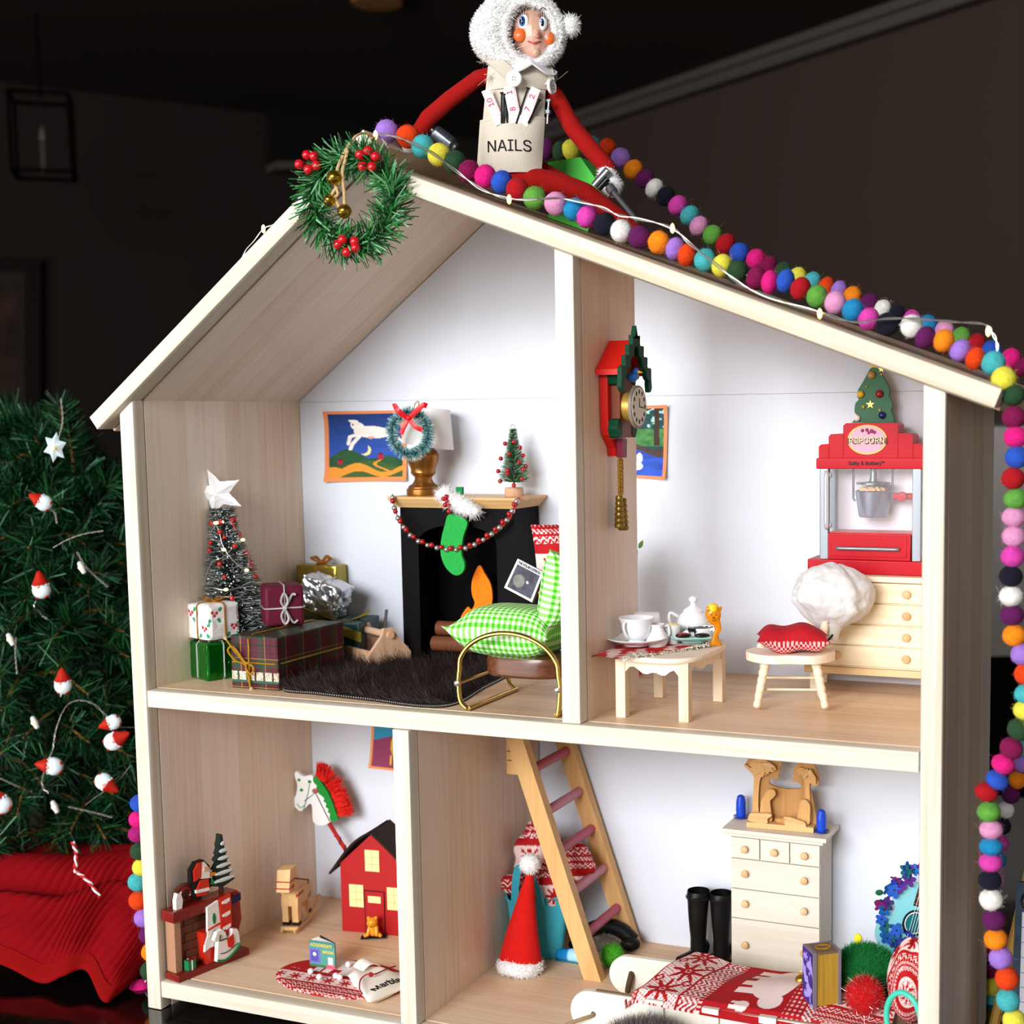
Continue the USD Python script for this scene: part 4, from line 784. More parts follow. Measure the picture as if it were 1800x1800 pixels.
# ---- green leaf peeping out
lp_ = P(1122, 958, y=.17); m = lathe([(0, -7), (3, -4), (4.2, 1), (2.6, 6), (0, 10)], 16); m = tr(tr(m, s=(1, .3, 1)), ry=28, s=(1 / S(lp_),) * 3)
_lf = P(1122, 985, y=.17)
t = Thing('green_sprig', 'bit of a green leafy sprig peeping out from behind the divider', 'plant', np.array([lp_[0], .17, Z2])); t.part('leaf', tr(m, lp_ + [0.0018, 0, 0]), M('leaf_green', '#5a8f3c', .6), world=True)
t.part('stem', tube(curve([(lp_[0] - .004, .17, Z2), (lp_[0] - .005, .17, Z2 + .05), (lp_[0] - .001, .17, lp_[2] - .004)], 14), .0007, 6), M('leaf_green'), world=True)
t.part('leaf', tr(m, (lp_[0] - .012, .17, lp_[2] - .02), ry=0), M('leaf_green'), world=True); t.part('pot', lathe([(0, 0), (.008, 0), (.010, .016), (.0085, .016), (0, .013)], 20, (lp_[0] - .006, .17, Z2)), M('tiny_pot', '#b96a44', .7), world=True)
# ---- table
TP = WOOD('birch_x', '#f3e3cc', '#e6d0b2', 'x', .45, 260); TPz = WOOD('birch_z', '#f1dcbf', '#e2c6a2', 'z', .45, 260)
lx0, lx1, ly0, ly1 = .3682, .4178, .0272, .1008; zt_ = P(1208, 1166, y=ly0)[2] - Z2
tc = np.array([(lx0 + lx1) / 2, (ly0 + ly1) / 2, Z2]); t = Thing('toy_table', 'pale wooden toy table with scalloped apron, set for tea', 'table', tc)
hx, hy = (lx1 - lx0) / 2, (ly1 - ly0) / 2; th_ = .0032; lw_ = .0068
tip = P(1294, 1124, z=Z2 + zt_ + th_)
ex = np.linspace(0, 2 * np.pi, 72, endpoint=False); ov = lambda w, h_, e=.62: [(np.sign(math.cos(q)) * abs(math.cos(q)) ** e * w, np.sign(math.sin(q)) * abs(math.sin(q)) ** e * h_) for q in ex]
pts = [(x, y, z) for k, z in ((.985, zt_), (1, zt_ + .0008), (1, zt_ + th_ - .0008), (.985, zt_ + th_)) for x, y in ov((hx + .0065) * k, (hy + .0075) * k)]
t.part('table_top', trimesh.convex.convex_hull(np.array(pts)), TP, smooth=40)
for x in (-hx, hx - lw_):
    for y in (-hy, hy - lw_): t.part('leg', box((x, y, 0), (x + lw_, y + lw_, zt_), .0005), TPz)
def apron(L_, hgt):
    """scalloped strip from -L to L, hanging hgt below z = 0"""
    b = [(L_, 0), (-L_, 0)]; xs = np.linspace(-L_, L_, 60); s = xs / L_; zz = -hgt * np.interp(s, np.linspace(-1, 1, 13), curve([(q, 0, 0) for q in (.62, .36, .34, .5, .68, .69, .6, .6, .71, .72, .52, .42, .7)], 13)[:, 0])
    return b + list(zip(xs, zz))
for y in (-hy + .0008, hy - .0030): t.part('apron', tr(extr(apron(hx - lw_, .0125), .0022), (0, y, zt_)), TP, smooth=False)
for x in (-hx + .0008, hx - .0030): t.part('apron', tr(extr(apron(hy - lw_, .0125), .0022), (x + .0022, 0, zt_), rz=90), TP, smooth=False)
TZ = Z2 + zt_ + th_ + .0001
# cloth with fringe
qs = [P(1034, 1152, z=TZ), P(1085, 1162, z=TZ), P(1160, 1150, z=TZ), P(1254, 1138, z=TZ), P(1250, 1126, z=TZ), P(1190, 1120, z=TZ), P(1110, 1128, z=TZ), P(1075, 1130, z=TZ)]
qs = curve(np.array(qs), 60, closed=True)
A_, B_, C_, D_ = P(1036, 1151, z=TZ), P(1090, 1160, z=TZ), P(1252, 1136, z=TZ), P(1120, 1120, z=TZ)
def clothf(u, v):
    u3, v3 = u[..., None], v[..., None]; p = (A_ * (1 - u3) + np.array([D_[0], D_[1] - .004, TZ]) * u3) * (1 - v3) + ((B_ + [.0, .0006, 0]) * (1 - u3) + C_ * u3) * v3
    ox = np.clip((lx0 - .0065 - p[..., 0]) / .012, 0, 1); p[..., 2] = TZ + .0006 + .0007 * np.sin(u * 9) * np.sin(v * 5) ** 2 - .0042 * ox ** 1.5; return p
m, (u, v) = grid(clothf, 60, 40); cc = np.tile(lin('#c01c22'), (len(u), 1)); f_ = meshkit.fbm(np.stack([u * 9, v * 7, 0 * u], 1), 2, 3); cc[f_ > .56] = lin('#dcc3bb'); cc[v > .93] = lin('#efe9df')
mb = trimesh.util.concatenate([TM(m.vertices, m.faces), TM(m.vertices - [0, 0, .0004], m.faces[:, ::-1])])
pathc = Thing('table_cloth', 'red and white woven cloth with cream fringe under the tea things', 'cloth', [A_[0], A_[1], TZ]); pathc.part('cloth', mb, VC('woven_cloth', .85, bump=.3, bscale=2500), world=True, color=np.vstack([cc, cc]))
e0 = np.array([clothf(np.array([k]), np.array([1.0]))[0] for k in np.linspace(.0, 1, 260)]); _g = np.random.default_rng(8); dd = np.c_[_g.normal(.1, .35, 260), _g.normal(-1, .2, 260), _g.normal(-.05, .12, 260)]
pathc.part('fringe', blades(e0 + [0, 0, .0003], dd, .0042, .0007, .25, 8, 3, .8), M('cream_fringe', '#ece6d8', .8), world=True, smooth=False, kind='stuff')
# crockery
_ch = M('white_china', '#e9eaec', .12, coat=.6)
def onto(px, py, z=None): return P(px, py, z=TZ if z is None else z)
def china(name, label, cat_, px, py, s=1.0, z=None):
    p = onto(px, py, z); return at(name, label, cat_, p)
sp = onto(1119, 1134, TZ + .0012); t = at('saucer', 'round white china saucer under the teacup', 'saucer', sp)
t.part('dish', lathe([(0, 0), (22, 0), (24, 3), (40, 7), (52.5, 12), (53.5, 13.5), (52, 14.5), (40, 10), (24, 6.5), (0, 6)], 48), _ch)
t = at('teacup', 'white china teacup with curled handle standing on its saucer', 'cup', sp + [0, 0, .0024])
t.part('cup', lathe([(0, 0), (14, 0), (15, 2.5), (14, 3.5), (20, 7), (24, 14), (26, 24), (28, 34), (32, 42), (31, 43), (26, 34), (24, 24), (22, 15), (17, 9), (0, 6)], 48), _ch)
t.part('handle', tube(curve([(-13, -20, 36), (-20, -26, 38), (-22, -27, 28), (-18, -23, 16), (-12, -17, 10)], 20), 2.4, 8), _ch)
ap = onto(1217, 1128, TZ + .0012); t = at('aqua_plate', 'square aqua dish with rounded corners holding sweets', 'plate', ap, YAW + 10)
e8 = lambda r, z: [(np.sign(math.cos(q)) * abs(math.cos(q)) ** .5 * r, np.sign(math.sin(q)) * abs(math.sin(q)) ** .5 * r, z) for q in ex]
rings = [e8(20, 0), e8(22, 3), e8(34, 7), e8(43, 11), e8(44, 13), e8(42, 14), e8(33, 10), e8(20, 8)]; vv = np.array(rings).reshape(-1, 3); N = 72; f = []
for i in range(len(rings) - 1):
    for k in range(N): l = (k + 1) % N; f += [(i * N + k, i * N + l, (i + 1) * N + l), (i * N + k, (i + 1) * N + l, (i + 1) * N + k)]
b0 = len(vv); vv = np.vstack([vv, [0, 0, 0], [0, 0, 8]]); f += [(b0, (k + 1) % N, k) for k in range(N)] + [(b0 + 1, 7 * N + k, 7 * N + (k + 1) % N) for k in range(N)]
t.part('dish', TM(vv, f), M('aqua_glaze', '#9fd8cc', .15, coat=.5))
g = np.random.default_rng(4)
for nm, lb, px_, c1, sc_ in (('sweet', 'red-topped chocolate sweet on the aqua dish', 1201, '#a3201c', 1), ('sweet', 'dark chocolate sweet at the right end of the aqua dish', 1234, '#1b1411', 1)):
    p = onto(px_, 1121, TZ + .0060); t = at(nm, lb, 'sweet', p, YAW + 8)
    m = sph((0, 0, 4), 10, 3, (1.35, .75, .45)); m = lump(m, .8, .2, 3); t.part('chocolate', m, M('dark_chocolate', '#1c120f', .35, coat=.3)); 
    if c1 == '#a3201c': t.part('icing', tr(lump(sph((-2, 0, 7), 9, 3, (1.2, .7, .25)), .5, .2, 5)), M('red_icing', c1, .3, coat=.4))
p = onto(1205, 1121, TZ + .0056); t = at('mini_marshmallow', 'little white sweet lying behind the chocolates on the aqua dish', 'sweet', p + fwd * .006); t.part('sweet', hulls([((-4, 0, 6), 4), ((4, 0, 9), 4)]) if False else tr(lathe([(0, -5), (4, -4.5), (4.6, 0), (4, 4.5), (0, 5)], 16), (2, 0, 6), ry=60), M('white_sweet', '#eceae6', .6)) 
# creamer, pot, teapot, butter dish, bowl
cp = col(1155, .062, TZ); t = at('creamer', 'small white china cream jug behind the teacup', 'jug', cp)
t.part('jug', lathe([(0, 0), (15, 0), (17, 3), (20, 12), (19, 20), (13, 28), (11, 34), (14, 40), (13, 40.5), (10, 34), (11, 27), (0, 26)], 40), _ch); t.part('spout', tube([(-12, 0, 37), (-19, -3, 40), (-23, -3, 41)], [5, 4, 2.5], 10, flat=.7), _ch); t.part('handle', tube(curve([(12, 0, 36), (20, 2, 36), (22, 3, 24), (18, 1, 14)], 16), 2, 8), _ch)
cp = col(1181, .074, TZ); t = at('sugar_pot', 'white flared china pot with pale yellow top between jug and teapot', 'pot', cp); t.part('pot', lathe([(0, 0), (11, 0), (12, 4), (14, 22), (17, 30), (18, 34), (16, 35), (14, 28), (0, 26)], 32), _ch); t.part('butter_curls', lump(sph((0, 0, 32), 13, 3, (1, 1, .45)), 1.5, .2, 2), M('pale_butter', '#e8d9a0', .6))
cp = col(1219, .100, TZ); t = at('teapot', 'white china teapot with knobbed lid at the back of the table', 'teapot', cp)
tp = t.part('pot', lathe([(0, 0), (20, 0), (22, 2), (26, 8), (29, 20), (29, 32), (25, 42), (19, 47), (18, 48), (0, 48)], 44), _ch)
t.part('lid', lathe([(18.5, 48), (19, 49.5), (14, 54), (7, 58), (5, 61), (5, 64), (8, 68), (8, 72), (4, 75), (0, 76)], 36), _ch); t.part('handle', tube(curve([(-27, 0, 40), (-40, 0, 46), (-42, 0, 32), (-30, 0, 14)], 20), 3, 8), _ch); t.part('spout', tube(curve([(26, 0, 14), (38, 0, 24), (40, 0, 38), (48, 0, 46)], 16), np.linspace(6, 3, 16), 10), _ch)
cp = col(1137, .096, TZ); t = at('butter_dish', 'white covered china butter dish at the back left of the table', 'dish', cp, 20); m = box((-27, -16, 0), (27, 16, 52), 6); t.part('cover', trimesh.convex.convex_hull(tr(m, s=(1, 1, 1)).vertices * np.where(m.vertices[:, 2:] > 20, .86, 1)), _ch, smooth=50); t.part('base', box((-31, -19, -.5), (31, 19, 3), 1), _ch)
cp = col(1231, .086, TZ); t = at('cow_bowl', 'black and white spotted china bowl behind the aqua dish', 'bowl', cp); m = lathe([(0, 0), (15, 0), (17, 3), (22, 12), (24, 26), (23, 28), (21, 26), (19, 14), (0, 12)], 40).subdivide().subdivide(); nn = meshkit.fbm(m.vertices * .07 + 9, 2, 2); t.part('bowl', m, VC('spotted_china', .15, coat=.5), color=np.where((nn > .56)[:, None], lin('#191515'), lin('#e8e8e8')))
t.part('handle', tube(curve([(17, -14, 24), (22, -22, 27), (24, -22, 16), (18, -14, 9)], 16), 2.4, 8), _ch); t.part('dark_filling', lump(sph((0, 0, 23), 19, 3, (1, 1, .3)), 1.5, .15, 2), M('dark_chocolate'))
# amber animal pick
cp = P(1257, 1118, y=.073); cp[2] = TZ; t = at('amber_figurine', 'translucent amber plastic animal figurine standing at the right end of the tea table', 'figurine', cp)
am = M('amber_plastic', '#f09a10', .12, trans=.55, coat=.5, ior=1.3)
ch = [((0, 0, 10), 7, (1, 0, 22), 5), ((1, 0, 22), 5, (6, 0, 32), 5.5), ((6, 0, 32), 5.5, (3, 0, 42), 7), ((3, 0, 42), 7, (-2, 0, 50), 11), ((-2, 0, 50), 11, (-3, 0, 58), 14), ((-13, 0, 68), 3.5, (-10, 0, 64), 4), ((9, 0, 68), 3.5, (6, 0, 64), 4), ((0, 0, 10), 7, (-5, 0, 4), 4), ((0, 0, 10), 7, (7, -2, 5), 4)]
m = smoothman(hulls([((a, ra), (b, rb)) for a, ra, b, rb in ch]), 2.2, 8); m.vertices *= [1, .62, 1]; m.vertices[:, 2] -= m.vertices[:, 2].min(); t.part('body', m, am, smooth=True)
t.part('crown', lathe([(0, 64), (8, 64), (9, 70), (8, 76), (5, 78), (0, 78)], 16, (-3, 0, -1)), M('yellow_plastic', '#f2c21c', .15, coat=.5)); 
t.part('face', cat(sph((-7, -8.3, 58), 1.3, 1), sph((1, -8.3, 58), 1.3, 1), sph((-3, -9, 53), 2, 1), tube([(-7, -8, 49), (-3, -8.4, 47), (1, -8, 49)], .7, 6)), M('amber_dark', '#8a4a06', .3), kind='stuff')
# ---- stool
fl_, fr_ = P(1333, 1256, z=Z2), P(1455, 1257, z=Z2); sc = (fl_ + fr_) / 2; ang = math.degrees(math.atan2(*(fr_ - fl_)[[1, 0]])); t = Thing('toy_chair', 'toy wooden chair with scalloped seat and turned splayed legs beside the dresser', 'chair', sc + [-.009, .026, 0], ang, 1 / S(sc)); px_ = 1 / S(sc)
sz = 86
sl = [(80 * (np.sign(math.cos(a)) * abs(math.cos(a)) ** .75), 54 * math.sin(a) * (1 - .13 * math.cos(2 * a) ) + (9 * max(0, math.cos(a * 1) ** 8) if 0 else 0) + (10 * math.exp(-((math.cos(a)) / .22) ** 2) if math.sin(a) < 0 else 0)) for a in ex]
m = trimesh.creation.extrude_polygon(Polygon(sl), 15, engine='earcut'); m.vertices[:, 2] += sz
t.part('seat', m, TP)
def turned(a, b, r=8, n=6):
    a, b = np.array(a, float), np.array(b, float); s = np.linspace(0, 1, 40); rr = r * (.78 + .22 * np.abs(np.sin(s * np.pi * n)) ** .7) * (1.12 - .25 * s); rr[0] *= .7; rr[-1] *= .7; return tube(a + (b - a) * s[:, None], rr, 12)
for sx, sy in ((-1, -1), (1, -1), (-1, 1), (1, 1)): t.part('leg', turned((sx * 44, sy * 26, sz + 1), (sx * (61 if sy < 0 else 58), sy * 52, 6.5)), TPz)
for y, z in ((-1, 36), (1, 46)): t.part('stretcher', cyl((-54, y * 30, z), (54, y * 30, z), 2.2, n=10), TPz)
t.part('back_post', turned((56, 30, sz + 10), (66, 38, sz + 78), 8, 4), TPz); t.part('back_post', turned((-50, 34, sz + 10), (-56, 42, sz + 20), 7, 2), TPz)
SZ = Z2 + (sz + 15) * px_
# red cushion
cc_ = P(1380, 1150, z=SZ); m, (u, v) = pillow(.048, .034, .017, 120, .1); m = TM(m.vertices[:, [0, 2, 1]] * [1, 1, -1], m.faces[:, ::-1]); m.vertices[:, 2] += .0085 + .0012 * np.sin(m.vertices[:, 0] * 260); m = tr(m, rz=ang)
t = Thing('seat_pad', 'puffy red cloth cushion with pink crochet edge on the toy chair', 'cushion', cc_ + [0.002, .012, .0004]); f_ = (np.minimum(np.minimum(u, 1 - u), np.minimum(v, 1 - v)) < .17) & (u.size > 0); k = f_ & (((u * 34).astype(int) + (v * 24).astype(int)) % 2 == 0) & (m.vertices[:, 2] < .0085); cl0 = np.tile(lin('#ad1420'), (len(u), 1)); cl0[k] = lin('#e8b6b4'); t.part('cushion', m, VC('red_cotton', .8, bump=.3, bscale=1800), color=cl0)
# white puffy hat on the back post
hp = P(1462, 1050, y=.128); hb = P(1447, 1118, y=.11); t = Thing('chef_hat', 'puffy white cloth chef hat hung over the back post of the toy chair', 'hat', hp); k = 1 / S(hp)
m = sph((0, 0, 0), 1, 5, (72, 56, 60)); v = m.vertices; d = v / np.linalg.norm(v, axis=1, keepdims=True); az = np.arctan2(d[:, 1], d[:, 0]); pl = +.045 * np.sin(az * 5 + 2.2 * d[:, 2] + 1) + .015 * np.sin(az * 11 + 3 * d[:, 2]) + .30 * (meshkit.fbm(d * 2.1 + 7, 3, 5) - .5); v *= (1 + pl * (1 - .5 * np.abs(d[:, 2])))[:, None]
low = np.clip((-d[:, 2] - .2) / .8, 0, 1); v[:, 0] = v[:, 0] * (1 - .55 * low) ; v[:, 1] *= (1 - .5 * low); v[:, 2] *= 1 + .08 * low; m.vertices = v; m.vertices = m.vertices @ rotm(10, [0, 1, 0])[:3, :3].T
mm = TM((m.vertices * k) @ np.array([[math.cos(math.radians(YAW)), math.sin(math.radians(YAW)), 0], [-math.sin(math.radians(YAW)), math.cos(math.radians(YAW)), 0], [0, 0, 1]]), m.faces)
t.part('puffed_crown', mm, M('white_cotton', '#d2d2d1', .9, sheen=.2, bump=.15, bscale=900), smooth=True); t.part('gathered_neck', lathe([(0, -74 * k), (15 * k, -74 * k), (19 * k, -60 * k), (27 * k, -44 * k), (0, -38 * k)], 24, (-.001, -.001, 0)), M('white_cotton'))
t.part('elastic_cord', tube(curve([hp + (-.002, 0, -.022), P(1466, 1110, y=.125), P(1459, 1122, y=.118), P(1452, 1128, y=.115)], 16), .0007, 6), M('black_elastic', '#151515', .6), world=True)
# ---- wide dresser at the right
dx0, dx1, dy0, dy1 = col(1404, .150, Z2)[0], XR - .0015, .152, .1925; dzt = P(1520, 1012, y=dy0)[2] - Z2
dc = np.array([(dx0 + dx1) / 2, (dy0 + dy1) / 2, Z2]); t = Thing('wide_dresser', 'pale wooden toy dresser of four wide drawers under the popcorn machine', 'dresser', dc); hx, hy = (dx1 - dx0) / 2, (dy1 - dy0) / 2
zb_ = P(1560, 1183, y=dy0)[2] - Z2
DW = WOOD('dresser_x', '#f3e4c6', '#e8d3ac', 'x', .45, 240); KN = WOOD('knob_wood', '#dcb88a', '#c69c6a', 'x', .4, 400)
hbx = hx - .004
t.part('case', box((-hbx, -hy + .003, zb_ + .002), (hbx, hy, dzt - .004), .0006), DW); t.part('top_board', box((-hx, -hy - .002, dzt - .0042), (hx + .0, hy, dzt), .001), DW); t.part('base_board', box((-hbx - .001, -hy + .0005, zb_ - .003), (hbx + .001, hy, zb_ + .0022), .0008), WOOD('base_x', '#e3c396', '#d3ad7c', 'x', .45, 240))
for x in (-hbx + .003, hbx - .009):
    for y in (-hy + .002, hy - .008): t.part('foot', trimesh.convex.convex_hull(np.array([(x + a * s, y + b * s, z) for s, z in ((.0055, zb_ - .003), (.0042, 0)) for a, b in ((0, 0), (1, 0), (1, 1), (0, 1))])), DW)
zz = np.linspace(zb_ + .003, dzt - .0045, 5)
for a, b in zip(zz[:-1], zz[1:]):
    dr = t.part('drawer', box((-hbx + .001, -hy + .0012, a + .0004), (hbx - .001, -hy + .0045, b - .0004), .0006), DW)
    kx = col(1592, dy0, Z2)[0] - dc[0]
    for x in (-kx * 1.5, kx): t.part('knob', tr(lathe([(0, 0), (.0016, 0), (.0016, .001), (.0028, .0022), (.0028, .0034), (.0015, .0044), (0, .0046)], 18), (x, -hy + .0014, (a + b) / 2), rx=90), KN, parent=dr)
DT = Z2 + dzt
# ---- popcorn machine
pm0 = P(1527, 1003, y=.158); pm = np.array([col(1528, .158, DT)[0], .172, DT + .0001]); t = Thing('popcorn_machine', 'red and silver toy popcorn machine with glass front on the wide dresser', 'popcorn machine', pm, 0, 1 / S(np.array([pm[0], .160, DT + .04])))
RED, SIL, GLS = M('red_plastic', '#b51222', .35, spec=.12), M('silver_plastic', '#84898f', .35, metal=.6), M('clear_plastic', '#ffffff', .05)
LK['pane'] = usdkit.material(stage, '/World/Looks/pane', {'t': ('transparent_bsdf', {'color': (.97, .97, .98)}), 'g': ('glossy_bsdf', {'roughness': .05, 'color': (1, 1, 1)}), 'f': ('fresnel', {'IOR': 1.35}), 'm': ('mix_closure', {})}, [('f.fac', 'm.fac'), ('t.BSDF', 'm.closure1'), ('g.BSDF', 'm.closure2')], surface='m.closure')
hd_ = 36
t.part('base', box((-112, -hd_, 0), (112, hd_, 25), 2), RED)
drw = t.part('drawer', box((-77, -hd_ + 2, 25), (72, -hd_ + 12, 72), 2), RED); t.part('drawer_panel', box((-70, -hd_ + .5, 31), (65, -hd_ + 3, 67), 1.5), RED, parent=drw); t.part('handle', tube(curve([(-55, -hd_ + 1, 46), (-53, -hd_ - 5, 46), (0, -hd_ - 5.5, 46), (47, -hd_ - 5, 46), (49, -hd_ + 1, 46)], 30), 3.2, 10), SIL, parent=drw)
for x0_, x1_ in ((-90, -74), (74, 90)):
    for y in (-hd_ + 1, hd_ - 14): t.part('post', box((x0_, y, 25), (x1_, y + 13, 188), 2), SIL)
t.part('top_case', box((-96, -hd_ - 1, 186), (96, hd_, 205), 2), RED)
cr_ = [(-92, 205), (92, 205), (92, 225), (88, 229), (74, 230), (74, 243), (70, 247), (48, 248), (48, 262), (43, 266), (-43, 266), (-48, 262), (-48, 248), (-70, 247), (-74, 243), (-74, 230), (-88, 229), (-92, 225)]
t.part('stepped_crest', tr(extr(cr_, 2 * hd_ - 16), (0, -hd_ + 2, 0)), RED); 
for x, z0, z1 in ((-48, 205, 248), (48, 205, 248), (-74, 205, 230), (74, 205, 230)): t.part('crest_groove', box((x - 1, -hd_ + .8, z0), (x + 1, -hd_ + 3, z1), .4), RED)
sg = t.part('sign_oval', tr(extr([(35 * math.cos(a), 26 * math.sin(a)) for a in np.linspace(0, 6.283, 60)], 2), (-5, -hd_, 237)), M('sign_gold', '#d8b35a', .4))
t.part('sign_face', tr(extr([(32 * math.cos(a), 23 * math.sin(a)) for a in np.linspace(0, 6.283, 60)], 1), (-5, -hd_ - .8, 237)), M('sign_pink', '#c79fb2', .5), parent=sg)
t.part('lettering', tr(text('POPCORN', 10.5, 1.2, True), (-5, -hd_ - 1.4, 235)), M('sign_brown', '#6a4524', .5), parent=sg, smooth=False, kind='stuff')
t.part('lettering', tr(text('POPCORN', 9.4, 1.2), (-5.5, -hd_ - 2, 236)), M('sign_yellow', '#f3e9b4', .5), parent=sg, smooth=False, kind='stuff')
t.part('sign_dots', cat([tr(sph((x, 0, z), r, 2, (1, .3, 1)), (-5, -hd_ - 1.4, 237)) for x, z, r in ((-8, 16, 3), (0, 17, 3), (8, 15, 3.5), (13, 13, 3), (3, 12, 2.5))]), M('sign_purple', '#8f2a50', .5), parent=sg, kind='stuff')
t.part('lettering', tr(text('Salty & Buttery™', 6.2, .8, True), (-6, -hd_ - 1.3, 196)), M('print_black', '#1c0a0c', .5), smooth=False, kind='stuff')
t.part('front_pane', box((-74, -hd_ + 5, 72), (74, -hd_ + 6.5, 187)), LK['pane'], smooth=False); t.part('back_panel', box((-74, hd_ - 6, 25), (74, hd_ - 4, 187)), M('inner_white', '#e2dde0', .5)); t.part('inner_floor', box((-74, -hd_ + 6, 70), (74, hd_ - 4, 74)), RED)
dh = t.part('door_handle', tube(curve([(-76, -hd_ + 2, 176), (-76, -hd_ - 7, 172), (-76, -hd_ - 7, 90), (-76, -hd_ + 2, 86)], 24), 4.5, 10), M('clear_handle', '#d6dade', .12, metal=.5)); 
for z in (86, 174): t.part('handle_bracket', box((-81, -hd_ - 3, z - 4), (-69, -hd_ + 3, z + 4), 1), SIL, parent=dh)
kt = t.part('kettle', lathe([(0, 100), (24, 100), (26, 103), (31, 140), (32, 146), (30, 147), (28, 140), (0, 139)], 36, (0, -6, 0)), M('kettle_grey', '#9a9aa6', .35, metal=.6))
g = np.random.default_rng(3); t.part('popcorn', cat([lump(sph((22 * r * math.cos(a), -6 + 22 * r * math.sin(a), 146 + 9 * (1 - r) + 2 * h), 4.4, 1), 1.2, .4, i) for i, (r, a, h) in enumerate(zip(g.random(55) ** .5, g.uniform(0, 6.28, 55), g.random(55)))]), M('popcorn_tan', '#e0b184', .8), parent=kt, kind='stuff')
t.part('kettle_lid', lathe([(0, 158), (30, 158), (30, 161), (8, 163), (6, 170), (6, 187), (0, 187)], 30, (0, -6, 0)), SIL)
for x in (-36, 34): t.part('hanger_rod', tube([(x, -6, 187), (x, -6, 132), (x * .9, -6, 128)], 2.2, 8), SIL)
t.part('crank_arm', cyl((36, -8, 137), (74, -8, 137), 6, n=14), RED); t.part('crank_knob', tr(lathe([(0, 0), (8, 0), (9, 3), (8, 7), (0, 9)], 20), (53, -14, 137), rx=90), RED); t.part('crank_shaft', cyl((88, -8, 138), (112, -8, 138), 4, n=12), SIL); t.part('side_knob', sph((97, 4, 228), 7, 2), M('black_knob', '#151515', .4))
# ---- painted tree behind the crest
tb = np.array([col(1534, .182, DT)[0], .1835, DT + 266 * t.s]); k = 1 / S(tb)
tt = Thing('painted_tree', 'flat green painted wooden Christmas tree with coloured balls standing on the popcorn machine', 'christmas tree', np.array([tb[0], .1835, pm[2] + 266 * t.s]), 0, k)
of = [(-36, -10), (-34, 6), (-28, 14), (-33, 20), (-32, 36), (-26, 44), (-29, 50), (-27, 62), (-17, 80), (-8, 98), (-3, 103), (3, 103), (10, 96), (21, 78), (28, 62), (27, 50), (30, 44), (33, 34), (31, 22), (34, 14), (36, 0), (35, -10)]
of = curve([(x, 0, z * .93) for x, z in of], 90, closed=True)[:, [0, 2]]; of[:, 1] = np.maximum(of[:, 1], 0.3); TGm = M('painted_green', '#0f5a2e', .4, spec=.25)
tt.part('board', tr(extr(of, 12), (0, -6, 0)), TGm)
tt.part('star', tr(extr([((9 if i % 2 == 0 else 4.5) * math.sin(i * math.pi / 5), (9 if i % 2 == 0 else 4.5) * math.cos(i * math.pi / 5)) for i in range(10)], 8), (0, -4, 98)), M('painted_yellow', '#f0c81e', .4))
for x, z, c_, r in ((-3, 83, '#b08a4a', 7), (-22, 50, '#d8a82c', 6.5), (11, 50, '#8f1f1c', 7), (16, 13, '#16255c', 6.5), (-28, 8, '#ded6c8', 6), (-17, 28, '#c9a82a', 3), (12, 22, '#c9a82a', 2.5), (-12, 63, '#b89a2c', 2), (14, 84, '#c9a82a', 2)): tt.part('painted_ball', sph((x, -8, z), r, 2), M('ball_' + c_[1:], c_, .25, coat=.5))
for x, z, r in ((-5, 32, 8), (14, 93, 6)): tt.part('gold_star', tr(extr([((r if i % 2 == 0 else r * .4) * math.sin(i * math.pi / 5), (r if i % 2 == 0 else r * .4) * math.cos(i * math.pi / 5)) for i in range(10)], 1.5), (x, -8, z)), M('star_gold', '#d9c05c', .3, metal=.4))
# ================================================================ lower left room
# ---- painted fireplace ornament against the left wall: local x runs back along the wall, local y towards the wall
sa, sb = P(297, 1722, z=Z1), P(418, 1668, z=Z1); sb2 = np.array([.034, sb[1], Z1]); a0 = np.array([.0195, .0045, Z1]); d_ = sb2 - a0; L_ = float(np.linalg.norm(d_)) - .007; an = math.degrees(math.atan2(d_[1], d_[0]))
t = Thing('fireplace_ornament', 'painted toy fireplace ornament with bearded red-capped figure and snowy tree on its mantel', 'ornament', a0, an)
MR, MB, MK = M('ornament_maroon', '#7a1712', .3, coat=.4), M('ornament_brick', '#6b3d2c', .5, vary=.15, vscale=300), M('ornament_black', '#14100f', .5)
hz = lambda px, py, y_=.03: None
hm = P(330, 1608, x=.024)[2] - Z1                                              # mantel underside
t.part('base', box((-.001, -.0105, 0), (L_ + .003, .0055, .0055), .0008), MR)
t.part('hearth_wall', box((.004, -.001, .0055), (L_ - .006, .0055, hm), .0006), MB)
for k in range(6):
    for j in range(3):
        xa = .0045 + (L_ - .011) * (j + (.5 if k % 2 else 0)) / 3.2; xb = min(xa + (L_ - .011) / 3.3, L_ - .0065); z0 = .006 + (hm - .0065) * k / 6
        if xb - xa > .003: t.part('brick', box((xa, -.0017, z0), (xb, -.0006, z0 + (hm - .0065) / 6 - .0007), .0003), MB)
t.part('pillar', box((.001, -.005, .0055), (.007, .0055, hm), .0006), M('ornament_pillar', '#a87c60', .5))
t.part('mantel', box((-.002, -.0085, hm), (L_ - .004, .0055, hm + .0085), .001), MR)
def fig(poly, y0, y1, m, name, parent=None): return t.part(name, tr(extr(poly, y1 - y0), (0, y0, 0)), m, parent, smooth=20)
mx_ = hm + .0085
fig([(.006, mx_), (.030, mx_), (.029, mx_ + .008), (.024, mx_ + .0135), (.016, mx_ + .0145), (.009, mx_ + .011)], .001, .005, M('ornament_wreath_brown', '#5a2a1e', .4), 'garland_arch')
t.part('arch_ring', tube(ring((.017, .001, mx_ + .007), .0045, (0, 1, 0), 24), .0012, 6, closed=True), MR)
